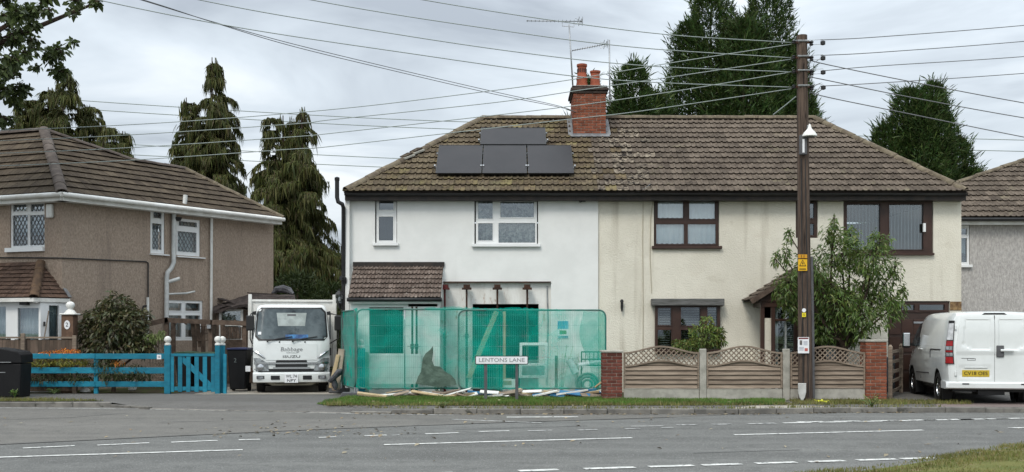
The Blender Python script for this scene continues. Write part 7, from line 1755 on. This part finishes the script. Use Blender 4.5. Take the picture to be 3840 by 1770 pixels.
for s_ in (-1,1):
    b = MB(); b.box(s_*.60-.07, s_*.60+.07, -.062, -.045, .435, .462); Vn(b, 'bumper_step', m_black, bmv)
    # tall tail lamp cluster wrapped round the corner
    def lampseg(z0, z1, m_, nm, y0=.0, par=None, w0=.115):
        b = MB(); k = 6; R_ = []
        for i in range(k+1):
            z = z0+(z1-z0)*i/k; f_ = (z-.88)/.92; xo = .955-.10*max(0,f_-.35); w_ = w0*(1-.45*f_)
            R_.append([(s_*(xo-w_), -.022, z), (s_*(xo-.03), -.018, z), (s_*(xo+.022), .04, z), (s_*(xo+.026), .14-.03*f_, z), (s_*(xo-w_), .12, z)])
        loft(b, R_ if s_ > 0 else [r[::-1] for r in R_]); return Vn(b, nm, m_, par, smooth=30)
    tl = lampseg(.875, 1.82, m_black, 'tail_lamp', w0=.128)
    b0 = len(tl.children)
    for (z0, z1, m_, nm) in ((.89,1.03,m_red,'red_lens'),(1.045,1.12,m_lamp,'clear_lens'),(1.13,1.17,m_red,'red_lens'),(1.18,1.26,m_lamp,'clear_lens'),(1.27,1.38,m_red,'red_lens'),(1.40,1.76,mat('white_lens',(0.62,0.63,0.64),(0.4,0.41,0.42),9,.15,.5),'white_lens')):
        b = MB(); k = 3; R_ = []
        for i in range(k+1):
            z = z0+(z1-z0)*i/k; f_ = (z-.88)/.92; xo = .955-.10*max(0,f_-.35); w_ = .105*(1-.5*f_)
            R_.append([(s_*(xo-w_), -.030, z), (s_*(xo-.03), -.026, z), (s_*(xo+.030), .045, z), (s_*(xo+.034), .105-.03*f_, z), (s_*(xo-w_), .10, z)])
        loft(b, R_ if s_ > 0 else [r[::-1] for r in R_]); Vn(b, nm, m_, tl, smooth=30)
    # side glass, sliding-door rail, mirror, handles, seams
    sx = lambda z: HV_*.985-.14*max(0,(z-1.18)/.8)
    def sidepatch(pts, o_, m_, nm): 
        b = MB(); b.prism([(s_*(sx(z)+o_-.012), y, z) for y, z in pts], (s_*.014,0,0)); return Vn(b, nm, m_)
    sidepatch([(3.02,1.24),(4.02,1.22),(3.62,1.62),(3.30,1.78),(3.06,1.80)], .012, m_screen, 'side_window')
    sidepatch([(.70,1.16),(1.72,1.155),(1.72,1.185),(.70,1.19)], .010, m_black, 'sliding_rail')
    sidepatch([(1.70,.90),(1.80,.90),(1.80,1.18),(1.70,1.18)], .010, m_greyplastic, 'rail_cover')
    sidepatch([(.42,1.26),(2.75,1.26),(2.70,1.86),(.42,1.86)], .006, m_carwhite, 'pressed_panel')
    sidepatch([(1.9,.60),(3.4,.57),(3.4,.60),(1.9,.63)], .010, m_greyplastic, 'side_moulding')
    sidepatch([(2.86,.45),(2.872,.45),(2.872,1.90),(2.86,1.90)], .006, m_greyplastic, 'door_seam')
    for yy in (2.80, 3.02): 
        b = MB(); b.obox((s_*(sx(1.17)+.02), yy, 1.16), (.018,0,0), (0,.07,0), (0,0,.02)); Vn(b, 'door_handle', m_carwhite, bevel=.01)
    b = MB(); b.obox((s_*(HV_+.17), 3.72, 1.36), (.095,0,0), (0,.055,0), (0,0,.19)); mr_ = Vn(b, 'door_mirror', m_black, bevel=.035, seg=2)
    b = MB(); b.obox((s_*(HV_+.17), 3.655, 1.375), (.080,0,0), (0,.012,0), (0,0,.165)); Vn(b, 'mirror_glass', m_chrome, mr_, bevel=.01)
    b = MB(); b.bar((s_*(HV_-.04),3.75,1.24), (s_*(HV_+.12),3.72,1.27), .08, .06); Vn(b, 'mirror_arm', m_black, mr_)
b = MB()
R_ = []
for (y, z, hw_) in ((3.36,1.955,.74),(3.75,1.73,.78),(4.1,1.45,.82),(4.30,1.29,.84)): R_.append([(-hw_,y+.03,z-.03),(-hw_*.6,y+.01,z+.012),(hw_*.6,y+.01,z+.012),(hw_,y+.03,z-.03)])
for r in R_: b.v += r
b.f = [(i*4+k, i*4+k+1, (i+1)*4+k+1, (i+1)*4+k) for i in range(3) for k in range(3)]; Vn(b, 'windscreen', m_screen, smooth=40)
# ================================================================ trees and shrubs
def trunk_mesh(mb, pts, radii, n=9): return mb.tube(pts, radii, n)
m_bark = mat('bark', (0.07,0.05,0.038), (0.04,0.03,0.024), 8, .95, .1, stretch=(1,1,.2), bump=.7, bscale=20)
def unit(v): return v/np.maximum(np.linalg.norm(v, axis=1, keepdims=True), 1e-6)
def blades(P0, D, Ls, Wd, droop, rng, seg=2):
    """narrow leaf strips: base points P0, directions D, lengths Ls, widths Wd, bending down by droop along the length"""
    n = len(P0); up = np.tile(np.array([[0,0,1.0]]), (n,1)); rnd = unit(rng.normal(size=(n,3)))
    side = unit(np.cross(D, up*.6+rnd*.8)); vs_ = []
    for k in range(seg+1):
        t = k/seg; c = P0 + D*(Ls*t)[:,None]; c = c - up*((droop*Ls)*t*t)[:,None]
        wk = Wd*((1.0 if seg == 1 else 0.35) if k == 0 else 1.0 if k < seg else 0.12)
        vs_ += [c-side*wk[:,None]/2, c+side*wk[:,None]/2]
    V = np.stack(vs_, 1).reshape(-1,3); m_ = 2*(seg+1); base = (np.arange(n)*m_)[:,None]
    F_ = np.concatenate([base+np.array([[2*k,2*k+1,2*k+3,2*k+2]]) for k in range(seg)], 1).reshape(-1,4)
    return V, F_
def merge(parts):
    V, F_, o_ = [], [], 0
    for v, f in parts: V.append(v); F_.append(f+o_); o_ += len(v)
    return np.concatenate(V), np.concatenate(F_)
def leylandii(label, base, cones, m, n, seed, blade=(.16,.38), group='conifers behind the houses', zmin=.25, name='conifer_tree'):
    """dense evergreen: several leaders (dx, dy, height, radius), up-swept feathery sprays"""
    rng = np.random.default_rng(seed); base = np.array(base); parts = []; tr = MB()
    tot = sum(c[2]*c[3] for c in cones)
    for (dx_, dy_, H_, R_) in cones:
        k = int(n*H_*R_/tot); t = zmin+(1-zmin)*(rng.random(k)**.75)
        ph = rng.uniform(0,2*np.pi,k); lump = 1+.16*np.sin(ph*3+dx_*5+t*9)+.12*np.sin(ph*5+t*23+dy_)+.10*np.sin(t*41+ph*2)
        prof = np.clip(1-t,0,1)**.42*1.05
        rad = R_*prof*lump*(1-.55*rng.random(k)**2.2)
        o_ = np.stack([np.cos(ph), np.sin(ph), np.zeros(k)], 1)
        tw = base+np.array([dx_,dy_,0]); pos = tw + o_*rad[:,None]; pos[:,2] += t*H_
        L_ = rng.uniform(*blade, k)*(.75+.5*(1-t))
        dirs = unit(o_*rng.uniform(.5,1.0,(k,1)) + np.array([[0,0,1.0]])*rng.uniform(.25,1.1,(k,1)) + rng.normal(0,.28,(k,3)))
        for j in range(5):                                        # each spray is a small fan
            dj = unit(dirs + rng.normal(0,.42,(k,3))); pj = pos + dirs*(L_*.16*j)[:,None]
            parts.append(blades(pj, dj, L_*rng.uniform(.45,.9,k), L_*.17, rng.uniform(-.1,.25,k), rng, 1))
        # a few long whips breaking the outline
        q = max(30, k//22); ii = rng.integers(0,k,q); tw_ = unit(o_[ii]*.7+np.array([[0,0,1.0]])+rng.normal(0,.2,(q,3)))
        p2 = tw + o_[ii]*(R_*prof[ii]*lump[ii]*.95)[:,None]; p2[:,2] += t[ii]*H_
        for j in range(4): parts.append(blades(p2+tw_*(.14*j), unit(tw_+rng.normal(0,.25,(q,3))), rng.uniform(.25,.5,q), np.full(q,.05), np.full(q,.1), rng, 2))
        q = 14; zz = H_*np.linspace(.86,1.0,q)
        for j in range(3): parts.append(blades(np.stack([np.full(q,tw[0]), np.full(q,tw[1]), base[2]+zz],1), unit(np.array([[0,0,1.0]])+rng.normal(0,.45,(q,3))), rng.uniform(.25,.55,q), np.full(q,.06), np.full(q,.1), rng, 2))
        tr.tube([tuple(base), tuple(tw+np.array([0,0,H_*.3])), tuple(tw+np.array([0,0,H_*.95]))], [.22,.15,.02], 7)
    r = empty(name, tuple(base), label, 'tree', group)
    V, F_ = merge(parts); np_build('crown', V, F_, m, r); tr.build('trunk', m_bark, r)
    return r
m_ley = leafmat('leylandii_foliage', [(0.020,0.045,0.014),(0.036,0.078,0.018),(0.055,0.105,0.022),(0.028,0.06,0.018),(0.10,0.14,0.035),(0.045,0.045,0.02),(0.07,0.12,0.03)], trans=.22, spec=.25)
m_weep = leafmat('weeping_foliage', [(0.036,0.050,0.014),(0.055,0.070,0.018),(0.08,0.096,0.024),(0.05,0.046,0.018),(0.115,0.115,0.034),(0.07,0.05,0.026)], trans=.22, spec=.2)
leylandii('huge dark twin-topped conifer behind the cream house roof', (X(2780,48),48,0), [(-1.35,0,16.7,2.2),(1.2,.3,17.2,2.2),(-.1,-.9,14.9,3.0),(2.2,.4,14.2,2.0),(-2.2,.5,15.2,1.9),(2.5,.2,12.2,1.9),(.4,.8,15.3,2.4)], m_ley, 40000, 1, zmin=.45)
leylandii('smaller conifer rising directly right of the chimney', (X(2330,46),46,0), [(.5,0,12.8,1.7),(1.5,.4,11.6,1.5),(-1.3,.2,12.2,1.1),(-2.0,.6,10.6,1.2),(.2,.5,11.4,1.8)], m_ley, 14000, 2, zmin=.6)
leylandii('broad bushy conifer right of the pole above the cream house roof', (X(3450,50),50,0), [(-.5,0,12.6,1.8),(.65,.2,12.9,1.7),(.05,-.4,12.1,2.3),(-1.5,.3,11.0,1.5),(1.7,.3,10.4,1.9),(2.3,.3,9.0,1.8)], m_ley, 25000, 3, zmin=.5)

def weeping(label, base, leaders, m, n, seed, zmin=.1, ex_=.5, group='weeping conifers on the left'):
    """conifer with arching boughs and hanging fronds; leaders are (dx, dy, height, radius)"""
    rng = np.random.default_rng(seed); base = np.array(base, float); parts = []; tr = MB(); br = MB()
    tot = sum(c[2]*c[3] for c in leaders)
    for (dx_, dy_, H_, R_) in leaders:
        k = max(30, int(n*H_*R_/tot)); tw = base+np.array([dx_,dy_,0])
        lean = rng.normal(0,.02,2)
        tiers = np.sort(zmin+(1-zmin)*rng.random(max(8, int(H_*1.7))))
        for i in range(k):
            t = float(np.clip(tiers[rng.integers(len(tiers))]+rng.normal(0,.018) if rng.random() < .4 else zmin+(1-zmin)*(i+rng.random())/k, zmin, .985)); ph = i*2.4+rng.uniform(-.5,.5); o_ = np.array([math.cos(ph), math.sin(ph), 0])
            L_ = R_*(1-t)**ex_*(.95+.18*math.sin(ph*2+t*31))*(rng.uniform(.35,1.0) if rng.random() < .55 else rng.uniform(.9,1.22))+.10; r0 = tw+np.array([lean[0]*t*H_,lean[1]*t*H_,t*H_])
            s_ = np.linspace(0,1,7); ri, fa = rng.uniform(.22,.42), rng.uniform(.5,.75)
            pts = r0 + o_*(L_*s_)[:,None]; pts[:,2] += L_*(ri*s_-fa*s_**2)
            if L_ > .8: br.tube([tuple(p) for p in pts[::2]], [.03,.022,.014,.006][:len(pts[::2])], 4, caps=False)
            q = int(26+82*L_); ss = .12+.88*rng.random(q)**.8
            pp = r0 + o_*(L_*ss)[:,None]; pp[:,2] += L_*(ri*ss-fa*ss**2); lat = np.array([-o_[1],o_[0],0])
            pp += lat*(rng.normal(0,.07+.05*L_,q))[:,None]
            end = np.clip((ss-.6)/.4,0,1)[:,None]                     # towards the bough's end the fronds hang in curtains
            dd = unit(o_*rng.uniform(.1,.7,(q,1))*(1-end*.7) + lat*rng.normal(0,.4,(q,1))*(1-end*.6) + np.array([[0,0,-1.0]])*(rng.uniform(-.1,.8,(q,1))+end))
            ln = rng.uniform(.10,.28,q)*(1+.8*end[:,0])
            for j in range(2): parts.append(blades(pp, unit(dd+rng.normal(0,.22,(q,3))), ln*rng.uniform(.6,1,q), .034*np.ones(q)+.016*rng.random(q), rng.uniform(.3,.9,q), rng, 2-j))
        # nodding leader
        q = 26; ss = rng.random(q); tip = tw+np.array([0,0,H_]); pp = tip + np.stack([.28*ss*np.sign(dx_+.1), np.zeros(q), .25*ss-.45*ss**2],1)+rng.normal(0,.05,(q,3)); pp[:,2] -= .4*rng.random(q)
        parts.append(blades(pp, unit(np.array([[.15,0,-1.0]])+rng.normal(0,.2,(q,3))), rng.uniform(.25,.6,q), np.full(q,.06), np.full(q,.3), rng, 3))
        tr.tube([tuple(base), tuple(tw+np.array([0,0,H_*.3])), tuple(tip)], [.2,.15,.02], 7)
    r = empty('weeping_conifer', tuple(base), label, 'tree', group)
    V, F_ = merge(parts); np_build('crown', V, F_, m, r); tr.build('trunk', m_bark, r)
    if br.v: br.build('boughs', m_bark, r)
weeping('tall weeping conifer with two spires between the brown house and the middle', (X(785,48),48,0), [(.12,0,13.6,2.3),(-1.1,.3,11.9,1.75),(.55,-.5,11.6,2.4),(-.6,.4,10.9,2.6),(.1,.2,10.0,2.6)], m_weep, 640, 11, zmin=.38, ex_=.58)
weeping('weeping conifer nearest the white house, reaching down behind the truck', (X(1090,44),44,0), [(.45,0,10.6,1.6),(-.35,.2,10.3,1.7),(-.05,.1,10.2,1.6),(.1,0,9.7,2.5),(.55,-.3,8.9,2.6),(-.5,-.7,8.4,2.8),(.1,.6,7.0,3.0)], m_weep, 700, 12, zmin=.10)
weeping('dark weeping conifer behind the brown house roof at far left', (X(130,50),50,0), [(1.3,0,13.4,1.5),(.5,.3,12.8,1.9),(-.7,.2,12.4,2.2),(2.2,.2,12.0,2.0),(3.0,.1,11.0,2.0),(-2.4,0,12.8,2.4),(1.0,-.5,11.4,2.8),(3.9,.2,9.6,1.6)], m_weep, 820, 13, zmin=.5, ex_=.4)
weeping('short weeping conifer tip just above the brown house roof hip', (X(420,46),46,0), [(.45,0,10.0,1.1),(-.45,.2,9.7,1.1),(.85,.1,8.9,1.2),(0,-.2,8.8,1.5)], m_weep, 230, 14, zmin=.6)
leylandii('low dark conifer hedge between the brown and white houses', (X(1150,40),40,0), [(-1.6,0,3.2,1.6),(-.4,.3,3.6,1.7),(.9,.1,3.2,1.7)], leafmat('hedge_foliage', [(0.022,0.036,0.012),(0.034,0.052,0.016),(0.05,0.064,0.02)], trans=.15, spec=.2), 3500, 15, group='hedges', zmin=.05, name='conifer_hedge')

def leafy(name, label, root, blobs, m, n, leaf, seed, droop=.4, hang=.5, trunk=None, group=None, cat='tree', rand_dir=.6, inner=.45, wr=.32, limb_every=1):
    """broadleaf crown: leaves over several ellipsoid clumps (cx,cy,cz,rx,ry,rz); limbs run to the clumps"""
    rng = np.random.default_rng(seed); parts = []; tot = sum(b[3]*b[5] for b in blobs)
    tm = MB(); root = Vector(root)
    for bi, (cx_,cy_,cz_,rx,ry,rz) in enumerate(blobs):
        k = int(n*rx*rz/tot); d = unit(rng.normal(size=(k,3))); rr = (inner+(1-inner)*rng.random(k)**.6)
        lump = 1+.18*np.sin(d[:,0]*6+cx_)+.15*np.sin(d[:,2]*7+cz_*3)
        pos = np.array([cx_,cy_,cz_]) + d*np.array([rx,ry,rz])*(rr*lump)[:,None]
        dirs = unit(d*(1-hang) + np.array([[0,0,-1.0]])*hang + rng.normal(0,rand_dir,(k,3)))
        L_ = rng.uniform(leaf*.6, leaf*1.3, k)
        parts.append(blades(pos, dirs, L_, L_*wr, np.full(k,droop), rng, 2))
        if trunk:
            if bi % limb_every == 0:
              mid = (root+Vector((0,0,trunk[0]))).lerp(Vector((cx_,cy_,cz_)), .5)+Vector((rng.normal(0,.1),rng.normal(0,.1),.1))
              tm.tube([root+Vector((0,0,trunk[0])), mid, (cx_,cy_,cz_)], [trunk[1]*.6, trunk[1]*.4, trunk[1]*.15], 6)
            for _ in range(6):
                e_ = rng.normal(size=3); e_ /= np.linalg.norm(e_); tp = Vector((cx_+e_[0]*rx*.9, cy_+e_[1]*ry*.9, cz_+e_[2]*rz*.9)); tm.tube([(cx_,cy_,cz_), Vector((cx_,cy_,cz_)).lerp(tp,.5)+Vector((0,0,.04)), tp], [trunk[1]*.15, trunk[1]*.1, .004], 4)
    r = empty(name, tuple(root), label, cat, group)
    V, F_ = merge(parts); np_build('crown' if cat == 'tree' else 'foliage', V, F_, m, r)
    if trunk: tm.tube([root, root+Vector((.02,.02,trunk[0]*.6)), root+Vector((0,0,trunk[0]+.1))], [trunk[1], trunk[1]*.8, trunk[1]*.6], 8); tm.build('trunk', m_bark, r)
    return r
def blob(u, v, D, ru, rv, dep=None): k = D/F; return (X(u,D), D+(dep or 0), Z(v,D), ru*k, ru*k*.9, rv*k)
m_peach = leafmat('peach_leaves', [(0.06,0.11,0.025),(0.09,0.155,0.03),(0.12,0.185,0.038),(0.06,0.11,0.028),(0.17,0.195,0.05),(0.05,0.09,0.022)], trans=.3, rough=.45, spec=.4)
DT = 26.5
pb = [blob(3150,1120,DT,150,105,.2), blob(3040,1010,DT,75,75,-.2), blob(3160,950,DT,85,80,.1), blob(3255,985,DT,85,75,-.1), blob(3300,1080,DT,75,85,.3), blob(3215,1190,DT,110,75,-.2), blob(3085,1200,DT,80,70,.2), blob(2960,1085,DT,55,75,.1), blob(3120,870,DT,38,45,0), blob(3200,880,DT,30,45,.2), blob(3290,910,DT,45,50,0), blob(3365,1010,DT,28,50,.2), blob(3345,1150,DT,45,50,-.1), blob(2945,960,DT,22,50,0), blob(2912,970,DT,16,30,.1), blob(2985,1160,DT,35,50,.2), blob(3390,1090,DT,18,35,.1), blob(2960,880,DT,14,40,0), blob(3130,830,DT,14,25,0), blob(3090,1260,DT,60,35,0), blob(3200,1265,DT,60,35,.1)]
leafy('peach_tree', 'leafy green garden tree with long drooping leaves behind the wooden fence', (X(3160,DT),DT,0), pb, m_peach, 11500, .105, 31, .4, .38, trunk=(1.1,.07), inner=.2)
m_shrub = leafmat('shrub_leaves', [(0.05,0.10,0.02),(0.09,0.15,0.03),(0.16,0.20,0.04),(0.12,0.09,0.03)], trans=.25)
leafy('garden_shrub', 'small yellow-green shrub in front of the lower brown window', (X(2630,26.2),26.2,0), [blob(2640,1262,26.2,62,45), blob(2575,1295,26.2,50,22), blob(2690,1265,26.2,32,42), blob(2650,1215,26.2,22,32), blob(2545,1290,26.2,30,14)], m_shrub, 2200, .09, 32, .3, .2, trunk=(.6,.03), cat='shrub')
m_camel = leafmat('camellia_leaves', [(0.035,0.05,0.018),(0.055,0.07,0.025),(0.085,0.09,0.035),(0.10,0.075,0.035),(0.04,0.045,0.02)], trans=.18, rough=.4, spec=.45)
leafy('evergreen_bush', 'large rounded dark evergreen bush in front of the brown house', (X(425,28.6),28.6,0), [blob(430,1215,28.6,105,90), blob(380,1190,28.6,65,60,.2), blob(490,1215,28.6,60,75,.1), blob(435,1140,28.6,60,40), blob(410,1295,28.6,105,48), blob(520,1285,28.6,50,40), blob(545,1305,28.6,28,30), blob(330,1240,28.6,42,60)], m_camel, 6500, .115, 33, .3, .25, trunk=(.5,.06), cat='bush', inner=.5, wr=.42)
leafy('climbing_plant', 'thin pale green climber on the trellis beside the bush', (X(585,28.5),28.5,0), [blob(585,1265,28.5,25,18), blob(560,1262,28.5,20,16), blob(605,1252,28.5,12,18)], leafmat('climber_leaves', [(0.14,0.20,0.06),(0.22,0.26,0.10),(0.10,0.15,0.04)]), 300, .08, 34, cat='plant')
m_flower = leafmat('marigold_petals', [(0.60,0.16,0.02),(0.70,0.30,0.03),(0.55,0.10,0.03),(0.20,0.16,0.03)], trans=.2)
leafy('orange_flower_bed', 'row of orange and yellow flowers above the top blue rail', (X(240,28.5),27.88,.3), [blob(190,1322,27.88,40,7), blob(240,1318,27.88,30,9), blob(275,1316,27.88,22,10)], m_flower, 420, .06, 35, cat='flowers')
leafy('yellow_flower_bed', 'yellowish low planting seen between the upper blue rails', (X(220,27.85),27.85,.1), [blob(160,1360,27.85,50,14), blob(250,1358,27.85,60,14), blob(310,1358,27.85,25,12)], leafmat('yellow_planting', [(0.25,0.22,0.03),(0.16,0.17,0.03),(0.10,0.13,0.03),(0.34,0.26,0.04)]), 1300, .06, 36, cat='plants')
leafy('dark_planting', 'dark low green planting behind the lower blue rails', (X(260,27.85),27.85,0), [blob(180,1418,27.85,65,22), blob(290,1415,27.85,55,22), blob(430,1400,27.85,70,32), blob(520,1400,27.85,50,32), blob(400,1365,27.85,60,20)], leafmat('dark_planting_leaves', [(0.03,0.045,0.015),(0.05,0.06,0.02),(0.07,0.075,0.03)]), 2600, .08, 37, cat='plants')
leafy('rose_sprig', 'orange-flowered sprig showing between the upper blue rails', (X(445,28.0),28.0,.3), [blob(440,1360,27.76,22,9)], m_flower, 60, .06, 38, cat='flowers')
m_lime = leafmat('lime_leaves', [(0.040,0.060,0.022),(0.065,0.092,0.028),(0.09,0.12,0.036),(0.035,0.048,0.025)], trans=.25, rough=.5)
DTL = 26.0
rng_ = random.Random(3)
edge_u = lambda v: np.interp(v, [-60,0,25,60,110,150,200,280,330,400,470], [330,310,290,190,225,225,160,175,120,80,0])
tb_ = []
while len(tb_) < 95:
    v = rng_.uniform(-120, 450); u = rng_.uniform(-160, edge_u(v))
    if u > 120 and rng_.random() < .25: continue
    ru = rng_.uniform(16, 36); u = min(u, edge_u(v)-ru*.7)
    tb_.append(blob(u, v, DTL, ru, ru*rng_.uniform(.5,.9), rng_.uniform(-1.5,1.5)))
tb_ += [blob(270,50,DTL,24,8), blob(285,8,DTL,30,12), blob(-350,0,DTL,200,220), blob(-420,250,DTL,180,200)]
leafy('broadleaf_tree', 'dark broadleaf tree overhanging the top left corner', (X(-420,DTL),DTL,0), tb_, m_lime, 15000, .14, 41, .2, .25, trunk=(7.0,.20), rand_dir=.9, inner=.15, wr=.62, limb_every=7)
# fallen yellow-green plants along the fence foot, right
